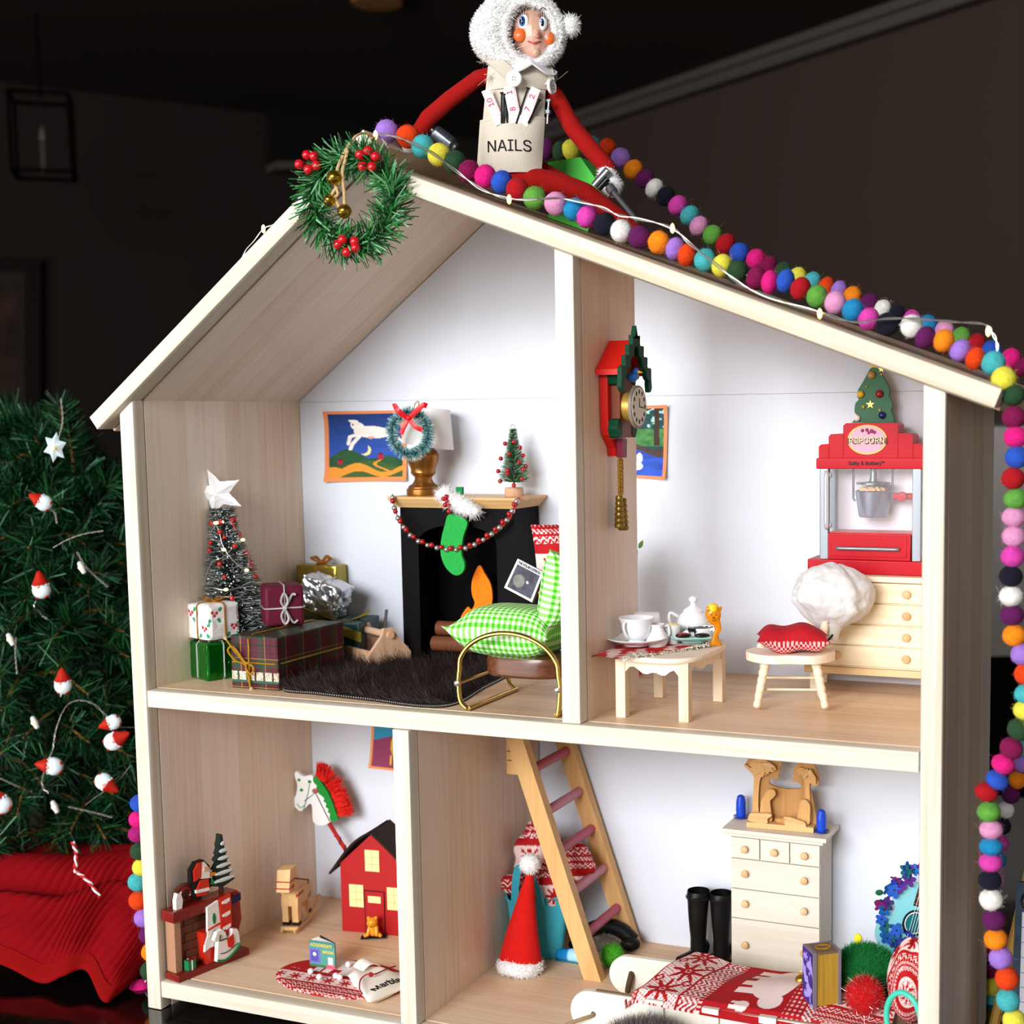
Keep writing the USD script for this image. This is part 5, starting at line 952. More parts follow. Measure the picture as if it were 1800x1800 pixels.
fig([(.003, mx_), (.008, mx_), (.009, mx_ + .006), (.0075, mx_ + .011), (.0045, mx_ + .012), (.003, mx_ + .007)], -.006, -.002, M('ornament_white', '#ebe6e0', .4), 'candle')
# santa head and torso
sx, sz = .0275, mx_ + .003; OR, OW, OSk = M('ornament_red', '#c92a17', .35, coat=.3), M('ornament_white'), M('ornament_skin', '#d8a98a', .5)
sp_ = fig([(sx - .007, sz), (sx + .006, sz), (sx + .0095, sz + .006), (sx + .0085, sz + .011), (sx + .0085, sz + .021), (sx + .003, sz + .027), (sx - .004, sz + .027), (sx - .0085, sz + .022), (sx - .009, sz + .012), (sx - .006, sz + .009)], -.0035, .0005, MK, 'bearded_figure')
fig([(sx - .0045, sz + .001), (sx + .004, sz), (sx + .0065, sz + .005), (sx + .006, sz + .012), (sx - .001, sz + .0125), (sx - .005, sz + .006)], -.0048, -.0035, OR, 'coat', sp_)
fig([(sx - .006, sz + .004), (sx + .006, sz + .0028), (sx + .006, sz + .0052), (sx - .006, sz + .0064)], -.0054, -.0035, OW, 'fur_band', sp_)
fig([(sx - .0065, sz + .013), (sx - .0005, sz + .0145), (sx + .001, sz + .026), (sx - .003, sz + .0262), (sx - .0068, sz + .021)], -.0048, -.0035, OR, 'cap', sp_)
fig([(sx - .0005, sz + .0135), (sx + .0072, sz + .012), (sx + .0075, sz + .019), (sx + .003, sz + .0255), (sx + .0005, sz + .026)], -.0048, -.0035, OW, 'beard', sp_); fig([(sx + .0015, sz + .0185), (sx + .0055, sz + .018), (sx + .005, sz + .0215), (sx + .002, sz + .022)], -.0056, -.0045, OSk, 'face', sp_)
fig([(sx + .008, sz + .013), (sx + .013, sz + .0125), (sx + .0135, sz + .0145), (sx + .0085, sz + .016)], -.0045, -.002, M('ornament_orange', '#d98a2a', .4), 'toy', sp_); fig([(sx + .008, sz + .007), (sx + .013, sz + .0035), (sx + .0135, sz + .006), (sx + .0095, sz + .011)], -.0045, -.002, M('ornament_green', '#1f7a44', .4), 'toy', sp_)
t.part('figure_peg', cyl((sx, -.002, mx_ - .001), (sx, -.002, sz + .002), .0009, n=8), MK)
# snowy tree
tx = L_ - .014; tz = mx_ + .008
tp_ = [(tx - .0012, tz - .003), (tx + .0012, tz - .003)]
for s in (1, -1):
    e_ = []
    for k in range(6): w = .0112 * (1 - k / 6.6); z = tz + .0056 * k; e_ += [(tx + s * w, z + (.0016 if k % 2 else 0)), (tx + s * w * .48, z + .0046)]
    e_ += [(tx + s * .0008, tz + .037)]
    tp_ += e_ if s > 0 else e_[::-1]
tm = fig(tp_, -.0045, .001, M('ornament_darkgreen', '#1c2a25', .5), 'snowy_tree')
g = np.random.default_rng(6)
for k in range(6):
    w = .0100 * (1 - k / 6.6); z = tz + .0056 * k + .0022; t.part('snow', lump(tr(sph((0, 0, 0), 1, 2, (w, .0007, .0016)), (tx + .0008, -.0048, z)), .0004, 900, k), M('ornament_snow', '#cfdcd8', .5), tm)
t.part('tree_trunk', box((tx - .0012, -.003, mx_), (tx + .0012, 0, tz)), M('ornament_trunk', '#4a3020', .6))
# hanging stocking and coats, rocking horse, present
fx = L_ * .44
st_ = fig([(fx, hm + .004), (fx + .010, hm + .0065), (fx + .011, hm - .012), (fx + .010, hm - .028), (fx + .001, hm - .027), (fx - .004, hm - .029), (fx - .003, hm - .022), (fx - .0008, hm - .018)], -.0105, -.0085, OW, 'white_stocking')
for z in (-.006, -.019): t.part('holly', tr(extr([(.0014 * math.cos(a), .0042 * math.sin(a)) for a in np.linspace(0, 6.283, 18)], .0004), (fx + .0055, -.0109, hm + z)), M('ornament_green'), st_)
fig([(fx - .0005, hm - .0125), (fx + .0105, hm - .0105), (fx + .0105, hm - .012), (fx - .0005, hm - .0137)], -.0110, -.0105, OR, 'red_stripe', st_)
rs = fig([(fx + .011, hm + .007), (fx + .021, hm + .0085), (fx + .021, hm - .03), (fx + .0135, hm - .034), (fx + .011, hm - .026)], -.0115, -.0085, OR, 'red_stocking')
for z in (.005, -.005, -.015): fig([(fx + .0125, hm + z), (fx + .0195, hm + z + .0012), (fx + .0195, hm + z - .0012), (fx + .016, hm + z - .0024), (fx + .0125, hm + z - .0018)], -.012, -.0115, OW, 'white_trim', rs)
fig([(fx + .021, hm + .006), (fx + .030, hm + .0075), (fx + .031, hm - .014), (fx + .024, hm - .034), (fx + .020, hm - .03)], -.0102, -.0085, MR, 'maroon_stocking'); fig([(fx + .0205, hm + .005), (fx + .0305, hm + .0065), (fx + .0305, hm + .001), (fx + .0205, hm - .0005)], -.0112, -.0100, M('ornament_navy', '#1c1c40', .4), 'navy_cuff')
fig([(fx - .002, .0055), (fx + .014, .0055), (fx + .013, .030), (fx - .004, .030)], -.0095, -.0015, OR, 'red_sack')
hz_ = .0058; hx_ = fx + .000
ho = fig([(hx_ + .003, hz_ + .001), (hx_ + .009, hz_ - .0002), (hx_ + .018, hz_ + .003), (hx_ + .0245, hz_ + .0085), (hx_ + .024, hz_ + .015), (hx_ + .0225, hz_ + .0205), (hx_ + .0185, hz_ + .0215), (hx_ + .0165, hz_ + .017), (hx_ + .013, hz_ + .0155), (hx_ + .0115, hz_ + .021), (hx_ + .0085, hz_ + .0245), (hx_ + .004, hz_ + .0235), (hx_ + .001, hz_ + .018), (hx_ + .0025, hz_ + .0165), (hx_ + .005, hz_ + .017), (hx_ + .004, hz_ + .011), (hx_ + .0035, hz_ + .006)], -.0155, -.0118, OW, 'rocking_horse')
t.part('rocker', tube(curve([(hx_ + .003, -.0158, hz_ + .002), (hx_ + .010, -.0158, hz_ + .0003), (hx_ + .018, -.0158, hz_ + .0035), (hx_ + .025, -.0158, hz_ + .009)], 16), .0009, 6), M('ornament_green'), ho)
fig([(hx_ + .0125, hz_ + .0155), (hx_ + .018, hz_ + .018), (hx_ + .019, hz_ + .011), (hx_ + .0165, hz_ + .0075), (hx_ + .013, hz_ + .0095)], -.0162, -.0155, OR, 'saddle', ho); t.part('bridle', tube([(hx_ + .0065, -.016, hz_ + .021), (hx_ + .0055, -.016, hz_ + .0165), (hx_ + .0125, -.016, hz_ + .0165)], .0004, 5), MK, ho); t.part('runner_line', tube(curve([(hx_ + .006, -.016, hz_ + .0065), (hx_ + .012, -.016, hz_ + .006), (hx_ + .0225, -.016, hz_ + .0095)], 12), .0003, 5), MK, ho)
gb = t.part('present', box((.0085, -.0095, .0056), (.0155, -.004, .013), .0004), M('ornament_green')); t.part('ribbon', box((.0115, -.0098, .0056), (.0125, -.004, .0132)), OW, gb); t.part('bow', bow((.012, -.007, .0133), .003, .0025, .0006), MR, gb)

# ---- wooden rocking horse
rp_ = P(512, 1640, z=Z1); t = at('toy_rocking_horse', 'jointed pale wooden rocking horse toy with red bands and black hooves by the left wall', 'rocking horse', rp_ + fwd * .010, YAW - 8)
BW_, BR, HB = WOOD('blond_wood', '#e6bd84', '#d3a566', 'z', .4), M('toy_red_band', '#b8231c', .5), M('hoof_black', '#1a1512', .5)
for y in (-13, 9):
    rk = [(-23 + 6 * 0, 3), (-20, 1), (-5, 0), (18, 1), (36, 8), (46, 22), (50, 40), (44, 44), (38, 26), (26, 14), (8, 9), (-12, 9), (-23, 9)]
rkp = []
for sx in (-1, 1):
    c_ = curve([(12 * sx, -26, 8), (12.5 * sx, -22, 3), (13 * sx, -5, 3.5), (14 * sx, 30, 4), (15 * sx, 62, 14), (15 * sx, 84, 32)], 24); t.part('rocker', tube(c_, 5, 8, flat=.6), BW_)
t.part('rocker_tie', box((-16, -24, 4), (16, -14, 11), 2), BW_)
for sx in (-1, 1):
    lg = t.part('leg', trimesh.convex.convex_hull(np.array([(sx * 9 + a, b, z) for a in (-5.5, 5.5) for b, z in ((-15, 6), (-3, 6), (-17, 52), (0, 52))])), BW_); t.part('hoof', box((sx * 9 - 6, -16, 10), (sx * 9 + 6, -2, 17), .5), HB, lg)
    lg = t.part('leg', trimesh.convex.convex_hull(np.array([(sx * 10 + a, b, z) for a in (-5, 5) for b, z in ((32, 12), (43, 14), (28, 52), (46, 54))])), BW_); t.part('hoof', box((sx * 10 - 5.5, 32, 16), (sx * 10 + 5.5, 44, 23), .5), HB, lg)
t.part('body', trimesh.convex.convex_hull(np.array([(a, b, z) for a in (-15, 15) for b, z in ((-17, 46), (48, 44), (50, 70), (-16, 74))])), BW_)
t.part('neck', trimesh.convex.convex_hull(np.array([(a, b, z) for a, b, z in ((-13, -18, 60), (13, -18, 60), (-13, 8, 64), (13, 8, 64), (-12, -26, 108), (11, -26, 108), (-12, -8, 112), (11, -8, 112))])), BW_)
hd = t.part('head', trimesh.convex.convex_hull(np.array([(a, b, z) for a, b, z in ((-12, -44, 80), (11, -44, 80), (-11, -30, 76), (10, -30, 76), (-13, -34, 116), (11, -34, 118), (-13, -8, 116), (11, -8, 118))])), BW_)
for z in (86, 97): t.part('bridle_band', box((-13.5, -44.5 + (z - 80) * .26, z - 1), (12, -20, z + 1), .3), BR, hd)
t.part('chest_band', box((-16, -18, 64), (16, 10, 67), .4), BR); t.part('rein', tube([(12, -20, 98), (24, 14, 84), (16, 30, 72)], 1.2, 6), M('rein_purple', '#5c2436', .6)); t.part('tail', tube(curve([(2, 48, 66), (4, 58, 60), (4, 62, 40)], 10), np.linspace(5, 2, 10), 8), BW_)

# ---- hobby horse on a striped stick, leaning in the corner
hh = P(565, 1405, y=.175); foot = P(608, 1520, y=.178); t = at('hobby_horse', 'white hobby horse head with red yarn mane on a twisted red stick', 'hobby horse', np.array([hh[0], .172, Z1]), 8)
o = t.L(hh)
K2 = 3.396
def hp_(x, y): return ((x / K2 + 230) - 565, 1405 - (y / K2 + 1270))
hs = [(985, 295), (1000, 300), (1010, 312), (1040, 322), (1075, 312), (1100, 325), (1140, 395), (1170, 450), (1200, 560), (1195, 590), (1150, 612), (1110, 612), (1085, 590), (1082, 540), (1080, 495), (1065, 487), (1040, 510), (1010, 533), (985, 525), (965, 500), (963, 475), (985, 420), (990, 370), (980, 340), (975, 310)]
hs = [hp_(*q) for q in hs]; HW = M('hobby_white', '#f0efec', .5, vary=.04, vscale=60)
sc_ = curve([(x, 0, z) for x, z in hs], 110, closed=True)[:, [0, 2]]
hm_ = t.part('head', tr(extr(sc_, 8), o + [0, -4, 0]), HW)
gs = [(1100, 320), (1125, 325), (1155, 360), (1190, 410), (1215, 465), (1235, 520), (1248, 570), (1205, 582), (1195, 560), (1198, 538), (1185, 530), (1188, 510), (1172, 498), (1176, 478), (1160, 465), (1164, 448), (1148, 432), (1130, 420), (1128, 400), (1115, 388), (1118, 372), (1098, 350)]
t.part('green_collar', tr(extr(curve([(*hp_(*q), 0) for q in gs], 90, closed=True)[:, :2], 10), o + [0, -5, 0]), M('hobby_green', '#1c8a30', .5))
g = np.random.default_rng(12); mr, md = [], []
mc = curve([(*hp_(*q), 0) for q in ((1110, 325), (1150, 345), (1195, 400), (1225, 470), (1250, 555))], 200)
for i in g.integers(0, 200, 700):
    tg = mc[min(i + 1, 199)] - mc[max(i - 1, 0)]; nn = np.array([-tg[1], 0, tg[0]]); nn = nn / np.linalg.norm(nn); nn = nn if nn[0] > 0 or nn[2] > 0 else -nn
    mr.append(o + [mc[i][0], g.uniform(-4, 4), mc[i][1]]); md.append(nn + g.normal(0, .14, 3) + (np.array([0, 0, .25]) if i < 70 else 0))
t.part('mane', blades(np.array(mr), np.array(md), 25, 1.7, .15, 4, 2, .8), M('red_yarn', '#e0251b', .9), smooth=False, kind='stuff')
gk = M('hobby_green')
for a, r in ((hp_(1072, 352), 3), (hp_(1003, 345), 2.6), (hp_(1017, 405), 2.8)): t.part('painted_spot', tr(sph((0, 0, 0), r, 2, (1.2, .25, 1)), o + [a[0], -4.2, a[1]]), gk)
for ps in (((1072, 365), (1060, 420), (1035, 500), (1025, 525)), ((985, 490), (1005, 515), (1030, 500))): t.part('painted_line', tube([o + [*hp_(*q)][:1] + [0, 0] if 0 else o + np.array([hp_(*q)[0], -4.4, hp_(*q)[1]]) for q in ps], .7, 5), gk)
t.part('rein', tube([o + np.array([hp_(*q)[0], -5, hp_(*q)[1]]) for q in ((1035, 470), (1108, 415), (1195, 585))], .8, 5), M('rein_grey', '#4a5550', .6)); t.part('rein_button', tr(sph((0, 0, 0), 5.5, 2, (1.1, .5, .8)), o + [hp_(1108, 405)[0], -5, hp_(1108, 405)[1]]), M('button_red', '#b0554c', .5))
s0 = o + np.array([hp_(1150, 560)[0], 2, hp_(1150, 560)[1]]); s1 = np.array([o[0] + 112, 4, 1.0]); t.part('stick', tube([s0, s1], 3.6, 10), M('stick_red', '#b51f1c', .45))
sd = (s1 - s0); sl_ = np.linalg.norm(sd); sd /= sl_; e1 = np.cross(sd, [0, 1, 0]); e1 /= np.linalg.norm(e1); e2 = np.cross(sd, e1); q = np.linspace(.2, 1, 160)
t.part('twisted_stripe', tube(s0 + sd * (q * sl_)[:, None] + 3.5 * (np.cos(q * 75)[:, None] * e1 + np.sin(q * 75)[:, None] * e2), 1.2, 5), M('stripe_black', '#1c1413', .5))

# ---- red house
hl, hr_ = P(602, 1636, z=Z1), P(692, 1650, z=Z1); ha = 7.0; t = at('red_toy_house', 'small red wooden toy house with brown felt roof and pale yellow windows', 'toy house', np.array([hl[0], hl[1], Z1]), ha)
RDm, YW = M('house_red', '#a8191a', .5, vary=.06, vscale=40), M('window_yellow', '#efdf9a', .6); w = 122; hw2 = 122; hp2 = 178; dep = 66
t.part('body', extr([(0, 0), (w, 0), (w, hw2), (w * .5, hp2), (0, hw2)], dep), RDm, smooth=False)
rf = []
for s in (-1, 1):
    rr = [(w * .5, hp2 + 1), (w * .5 + s * (w * .5 + 16), hw2 - 18), (w * .5 + s * (w * .5 + 16), hw2 - 13), (w * .5, hp2 + 7)]
    def roofs(u, v, s=s): 
        x = w * .5 + s * u * (w * .5 + 17); z = hp2 + 3 - u * (hp2 - hw2 + 18) * 1.0 + 3 * np.sin(u * 3.1) + (6 * np.sin(u * 4) * (1 - v) if s < 0 else 2 * np.sin(v * 7)); return np.stack([x, -7 + v * (dep + 12), z])
    m, _ = grid(roofs, 20, 12); 
    if s < 0: m.invert()
    t.part('felt_roof', thick(m, -3.5) if s > 0 else thick(m, -3.5), M('brown_felt', '#2c1d17', .95, sheen=.4, bump=.5))
def win(x, z, ww, hh_, nx, nz):
    f_ = t.part('window', box((x, -1.2, z), (x + ww, .5, z + hh_)), YW, smooth=False)
    for k in range(1, nx): t.part('glazing_bar', box((x + ww * k / nx - .4, -1.5, z), (x + ww * k / nx + .4, -1.1, z + hh_)), M('bar_grey', '#a8a27c', .6), f_, smooth=False)
    for k in range(1, nz): t.part('glazing_bar', box((x, -1.5, z + hh_ * k / nz - .4), (x + ww, -1.1, z + hh_ * k / nz + .4)), M('bar_grey'), f_, smooth=False)
win(48, 112, 27, 38, 2, 3); win(16, 46, 27, 40, 2, 3); win(88, 46, 27, 40, 2, 3)
dr = t.part('door', box((46, -1.4, 0), (82, .5, 76)), RDm, smooth=False); 
for a, b in (((45, -1.6, 0), (46.5, -.5, 77)), ((81.5, -1.6, 0), (83, -.5, 77)), ((45, -1.6, 76), (83, -.5, 77.5))): t.part('door_outline', box(a, b), M('outline_dark', '#3c0b0c', .6), dr, smooth=False)
t.part('door_light', box((52, -2, 56), (76, -1.2, 68)), YW, dr, smooth=False)
# bear figurine on a black mat
mc_ = P(657, 1649, z=Z1); t = at('doormat', 'tiny black doormat with pale edge in front of the red toy house', 'mat', mc_, ha + 20); t.part('mat', box((-22, -8, 0), (22, 8, 3.2), .6), M('mat_black', '#1a1918', .8)); t.part('mat_edge', box((-22.5, -8.5, .6), (22.5, 8.5, 1.6), .3), M('mat_edge_grey', '#8f8a7c', .8))
bc_ = mc_ + [0, 0, 3.3 / S(mc_)]; t = at('bear_figurine', 'tiny orange sitting bear figurine on the black doormat', 'figurine', bc_)
ch = [((0, 0, 8), 9, (0, 0, 16), 8), ((-1, -1, 25), 9, (-2, -3, 25), 9), ((-8, -1, 33), 3, (-7, -1, 31), 3.5), ((5, -1, 33), 3, (4, -1, 31), 3.5), ((-6, -4, 16), 3.5, (-9, -9, 5), 3.2), ((6, -4, 16), 3.5, (7, -9, 5), 3.2), ((-9, -2, 4), 4, (-13, -8, 3.5), 3.5), ((9, -2, 4), 4, (13, -8, 3.5), 3.5), ((-2, -9, 22), 4, (-2, -10, 22), 3.6)]
m = smoothman(hulls([((a, ra), (b, rb)) for a, ra, b, rb in ch]), 1.6, 6); m.vertices[:, 2] -= m.vertices[:, 2].min(); t.part('body', m, M('orange_bear', '#e8951a', .3, coat=.4), smooth=True); t.part('face_marks', cat(sph((-5, -11, 26), 1, 1), sph((1, -11, 26), 1, 1), sph((-2, -13.5, 23), 1.3, 1)), M('bear_dark', '#4a2a0a', .4), kind='stuff')

# ---- oval knit rug
rc = (P(466, 1720, z=Z1) + P(720, 1712, z=Z1)) / 2; rcx, rcy = .1375, .0505; rx_, ry_ = .0545, .0325
t = Thing('knit_rug', 'oval red and white knit rug with a white bear motif on the lower left floor', 'rug', (rcx, rcy, Z1))
def bandsknit(u, v):
    """u across, v along in cm"""
    return knit(u, v, .55)
def disc_f(u, v): r = v; a = u * 2 * np.pi; return np.stack([rx_ * r * np.cos(a), ry_ * r * np.sin(a), .0018 * np.minimum(1, (1 - r) * 14) ** .5 + .0003 * np.sin(a * 3) * r])
m, (u, v) = grid(disc_f, 260, 90, closed_u=True); vv = m.vertices
def bearmask(x, y, s=1.0):
    """a walking bear facing left, unit box about the origin"""
    x, y = x / s, y / s; e = lambda cx, cy, a, b: ((x - cx) / a) ** 2 + ((y - cy) / b) ** 2 < 1
    b = e(0, .06, .46, .24) | e(-.46, .12, .17, .13) | e(-.62, .08, .1, .07) | e(-.40, .25, .05, .05)
    for cx in (-.32, -.12, .22, .38): b |= (np.abs(x - cx) < .075) & (y < .05) & (y > -.42)
    return b
pat = knit(vv[:, 0] * 100 + 20, vv[:, 1] * 100 + 20, .6); mid = vv[:, 1] > .002; c = np.where(mid[:, None], lin('#b0161c'), pat); bm = bearmask(vv[:, 0] + .012, vv[:, 1] - .0165, .040) | bearmask(-(vv[:, 0] - .034), vv[:, 1] - .012, .03); c[bm & mid] = lin('#eee0dc')
t.part('rug', m, VC('knit_cloth'), color=c)
# standing booklet
b0, b1 = P(545, 1697, z=Z1 + .0022), P(590, 1704, z=Z1 + .0022); bk = at('picture_book', 'tiny open picture book standing on the oval knit rug', 'book', (b0 + b1) / 2, math.degrees(math.atan2(*(b1 - b0)[[1, 0]])))
bw = float(np.linalg.norm(b1 - b0)) * S(b0); bh = 47; 
def bookpaint(u, v):
    c = np.tile(lin('#4f8f84'), (len(u), 1)); k = v < .16; c[k] = lin('#3f7f7c'); k = (u < .42) & (v > .3) & (v < .85); c[k] = lin('#6a62b0'); k = (u < .34) & (u > .06) & (v > .36) & (v < .78); c[k] = lin('#4d4a9c'); k = np.hypot(u - .2, (v - .52)) < .07; c[k] = lin('#e8ead8'); k = v > .9; c[k] = lin('#3a6b46'); k = (u > .72) & (u < .9) & (v > .58) & (v < .86); c[k] = lin('#eceae4'); k = (u > .66) & (v > .86); c[k] = lin('#c8566c'); return c
cv = bk.part('front_cover', box((-bw / 2, -.6, 0), (bw / 2, .6, bh), .3), M('book_teal', '#4f8f84', .5))
m, (u, v) = grid(lambda u, v: np.stack([-bw / 2 + u * bw, -.75 + 0 * u, bh * (1 - v)]), 40, 40); m.invert() if m.face_normals[0][1] > 0 else None; bk.part('cover_print', m, VC('poster_paper'), cv, color=bookpaint(u, v), smooth=False)
bk.part('lettering', tr(text('GOODNIGHT', 5.2, .3, True), (-1, -.9, bh - 7)), M('title_yellow', '#e8c94a', .5), cv, smooth=False, kind='stuff'); bk.part('lettering', tr(text('MOON', 5.2, .3, True), (bw * .24, -.9, bh - 18)), M('title_yellow'), cv, smooth=False, kind='stuff')
for k, an_ in enumerate((8, 14, 20)): bk.part('page', tr(box((-bw, 0, .5), (0, .35, bh - 1)), (bw / 2, .8 + .3 * k, 0), rz=0) if 0 else tr(box((-bw, 0, .5), (0, .35, bh - 1)), (bw / 2, .9, 0), rz=-an_), M('book_pages'))
bk.part('back_cover', tr(box((-bw, 0, 0), (0, 1.1, bh), .3), (bw / 2, .9, 0), rz=-27), M('book_spine_dark', '#2c2f38', .5))
# marbles
pm = M('pearl', '#f1efee', .12, coat=.8, sheen=.1)
mp0 = [(612, 1695), (634, 1702), (623, 1712), (561, 1717), (590, 1715), (546, 1707), (597, 1718), (653, 1718)]
first = None
MW = ('white pearl marble on the knit rug, right of the little book', 'white pearl marble farthest right in the back, above the cloth bag', 'white pearl marble on the knit rug beside the mouth of the cloth bag', 'white pearl marble on the front middle of the knit rug, left one of the pair', 'white pearl marble at the front of the knit rug, just left of the bag', 'white pearl marble at the left foot of the little book', 'white pearl marble touching the right one of the front pair')
for k, (x, y) in enumerate(mp0[:7]):
    p = P(x, y, z=Z1 + .0022 + .0021); solid('marble', sph(p, .0022, 3), pm, MW[k], 'marble', 'pearl marbles on the knit rug', smooth=True)
# cloth bag with lettering
q = [P(x, y, z=Z1 + .004) for x, y in ((611, 1716), (655, 1700), (735, 1728), (648, 1765))]
cbag = sum(q) / 4; t = Thing('marble_bag', 'cream cloth drawstring bag lying at the rug edge, printed Marbles, with red string', 'bag', (cbag[0], cbag[1], Z1))
def bagf(u, v, sg=1):
    u3, v3 = u[..., None], v[..., None]; p = (q[0] * (1 - u3) + q[3] * u3) * (1 - v3) + (q[1] * (1 - u3) + q[2] * u3) * v3; e = (1 - (2 * u - 1) ** 6) * (1 - (2 * v - 1) ** 4)
    p[..., 2] = Z1 + .0045 + sg * np.maximum(e, 0) ** .6 * (.0036 + .0012 * np.sin(u * 7 + v * 5) + .0016 * np.exp(-((u - .25) / .12) ** 2)) ; return p
m1, _ = grid(lambda u, v: bagf(u, v, 1), 40, 30); m2, _ = grid(lambda u, v: bagf(u, v, -1), 40, 30); m2.vertices[:, 2] = np.maximum(m2.vertices[:, 2], Z1 + .0003)
if m1.face_normals[:, 2].mean() < 0: m1.invert()
else: m2.invert() if m2.face_normals[:, 2].mean() > 0 else None
CT = M('cream_canvas', '#efe9dc', .85, bump=.3, bscale=2200)
bp_ = t.part('pouch', trimesh.util.concatenate([m1, m2]), CT, world=True, smooth=60)
tx_ = text('Marbles', .0058, .0002, True); vv = tx_.vertices; ex_ = (q[2] - q[3]); ex_ /= np.linalg.norm(ex_); ey_ = np.cross([0, 0, 1], ex_); cc_ = q[3] * .44 + q[2] * .56 + ey_ * .0085; w2 = cc_ + vv[:, :1] * ex_ + vv[:, 2:] * ey_; w2[:, 2] = 0
uu = np.array([[0, 0]]); grd, (gu, gv) = grid(lambda u, v: bagf(u, v, 1), 40, 30); from scipy.spatial import cKDTree; kd = cKDTree(grd.vertices[:, :2]); _, ix = kd.query(w2[:, :2], k=4); w2[:, 2] = grd.vertices[ix, 2].mean(1) + .0003 - vv[:, 1] * .5
t.part('lettering', TM(w2, tx_.faces), M('print_ink', '#1c1a18', .6), bp_, world=True, smooth=False, kind='stuff')
rs_ = M('red_string')
ln = [P(637, 1747, z=Z1 + .009), P(632, 1738, z=Z1 + .0105), P(634, 1722, z=Z1 + .0095), P(645, 1713, z=Z1 + .0115), P(660, 1712, z=Z1 + .012), P(680, 1703, z=Z1 + .0095), P(696, 1698, z=Z1 + .008)]
t.part('drawstring', tube(curve(ln, 50), .0005, 6), rs_, world=True); t.part('knot', lump(sph(P(652, 1713, z=Z1 + .0112), .0017, 2), .0004, 900, 2), rs_, world=True)
fl_, _ = grid(lambda u, v: np.stack([(q[1] * .35 + q[0] * .65)[0] + .006 * u + .010 * v, (q[1] * .35 + q[0] * .65)[1] - .004 + .013 * u - .002 * v, Z1 + .0105 + .0035 * np.sin(u * 3.1) - .002 * v]), 12, 12); t.part('folded_mouth', thick(fl_, .0005), CT, world=True)
# third poster under the shelf
def p3(u, v):
    N = len(u); c = np.tile(lin('#e8935a'), (N, 1)); x, y = (u - .05) / .9, (v - .04) / .92; i = (x > 0) & (x < 1) & (y > 0) & (y < 1); c[i] = lin('#2f8fb4'); k = i & (y > .55 - .2 * x); c[k] = lin('#8c3a5c'); k = i & (np.hypot((x - .62) * 1.1, y - .62) < .22); c[k] = lin('#e0a93a'); k = i & (np.hypot((x - .68) * 1.2, y - .4) < .2); c[k] = lin('#b98a86'); k = i & (np.abs(x - .68) < .12) & (np.abs(y - .45) < .03); c[k] = lin('#2f3550')
    for lx in (.45, .58, .72): k = i & (np.abs(x - lx) < .025) & (y > .78) & (y < .95); c[k] = lin('#e0a93a')
    return c
poster('wall_poster', 'blue and plum poster with orange border high on the lower left back wall, mostly hidden', [(657, 1240), (735, 1244), (730, 1360), (650, 1349)], p3, .002, 90, 100)
# ================================================================ lower right room
# ---- ladder
LF0, LF1 = P(1026, 1722, z=Z1), P(1060, 1721, z=Z1)      # near rail foot, front left and front right corners
yl0 = LF0[1]; LB0 = P(1098, 1662, z=Z1); yl1 = LB0[1] + .004
tpz = Z2 - T - .0012; a_ = P(891, 1303, y=yl0); tl = np.array([a_[0], yl0, min(a_[2], tpz)]); tf = np.array([LF0[0], yl0, Z1])
dx = (tl[0] - tf[0]) / (tl[2] - tf[2]); wx = LF1[0] - LF0[0] + .001
t = Thing('toy_ladder', 'light wooden toy ladder with pink rungs leaning in the lower right room', 'ladder', tf)
LW = WOOD('ladder_wood', '#dcae74', '#c9965a', 'z', .4, 240, .05); H = tpz - Z1
def rail(y0, y1): return trimesh.convex.convex_hull(np.array([(x + dx * z, y, z) for z in (0, H) for x in (0, wx) for y in (y0, y1)]))
rd = .0085
t.part('rail', rail(0, rd), LW, smooth=False); yb = yl1 - yl0 - .004; t.part('rail', rail(yb, yb + rd), LW, smooth=False)
PK1, PK2 = M('rung_rose', '#b8586a', .4, vary=.1, vscale=60), M('rung_pink', '#c98594', .4, vary=.1, vscale=60)
for k, (x, y) in enumerate(((993, 1320), (1009, 1390), (1034, 1456), (1055, 1524), (1078, 1595))):
    pz = P(x, y, y=yl1 - .004)[2] - Z1; t.part('rung', cyl((dx * pz + wx * .5, rd * .5, pz), (dx * pz + wx * .5, yb + rd * .5, pz), .0036, n=18), (PK1, PK2)[k % 2])
nb = P(903, 1335, y=yl0 - .002); t = Thing('notched_block', 'small notched tan wooden block behind the top of the toy ladder', 'block', (nb[0] - .003, yl0 + .004, nb[2] - .013))
nk = [(0, 0), (.010, 0), (.010, .030), (0, .030)]
for z in (.024, .017, .010): nk += [(0, z + .0008), (.004, z + .0008), (.004, z - .0002), (0, z - .0002)]
t.part('block', tr(extr(nk, .008), (-.006, 0, 0)), LW, smooth=False); t.part('peg', cyl((-.001, .008, .015), (-.001, .02, .015), .002, n=10), LW)
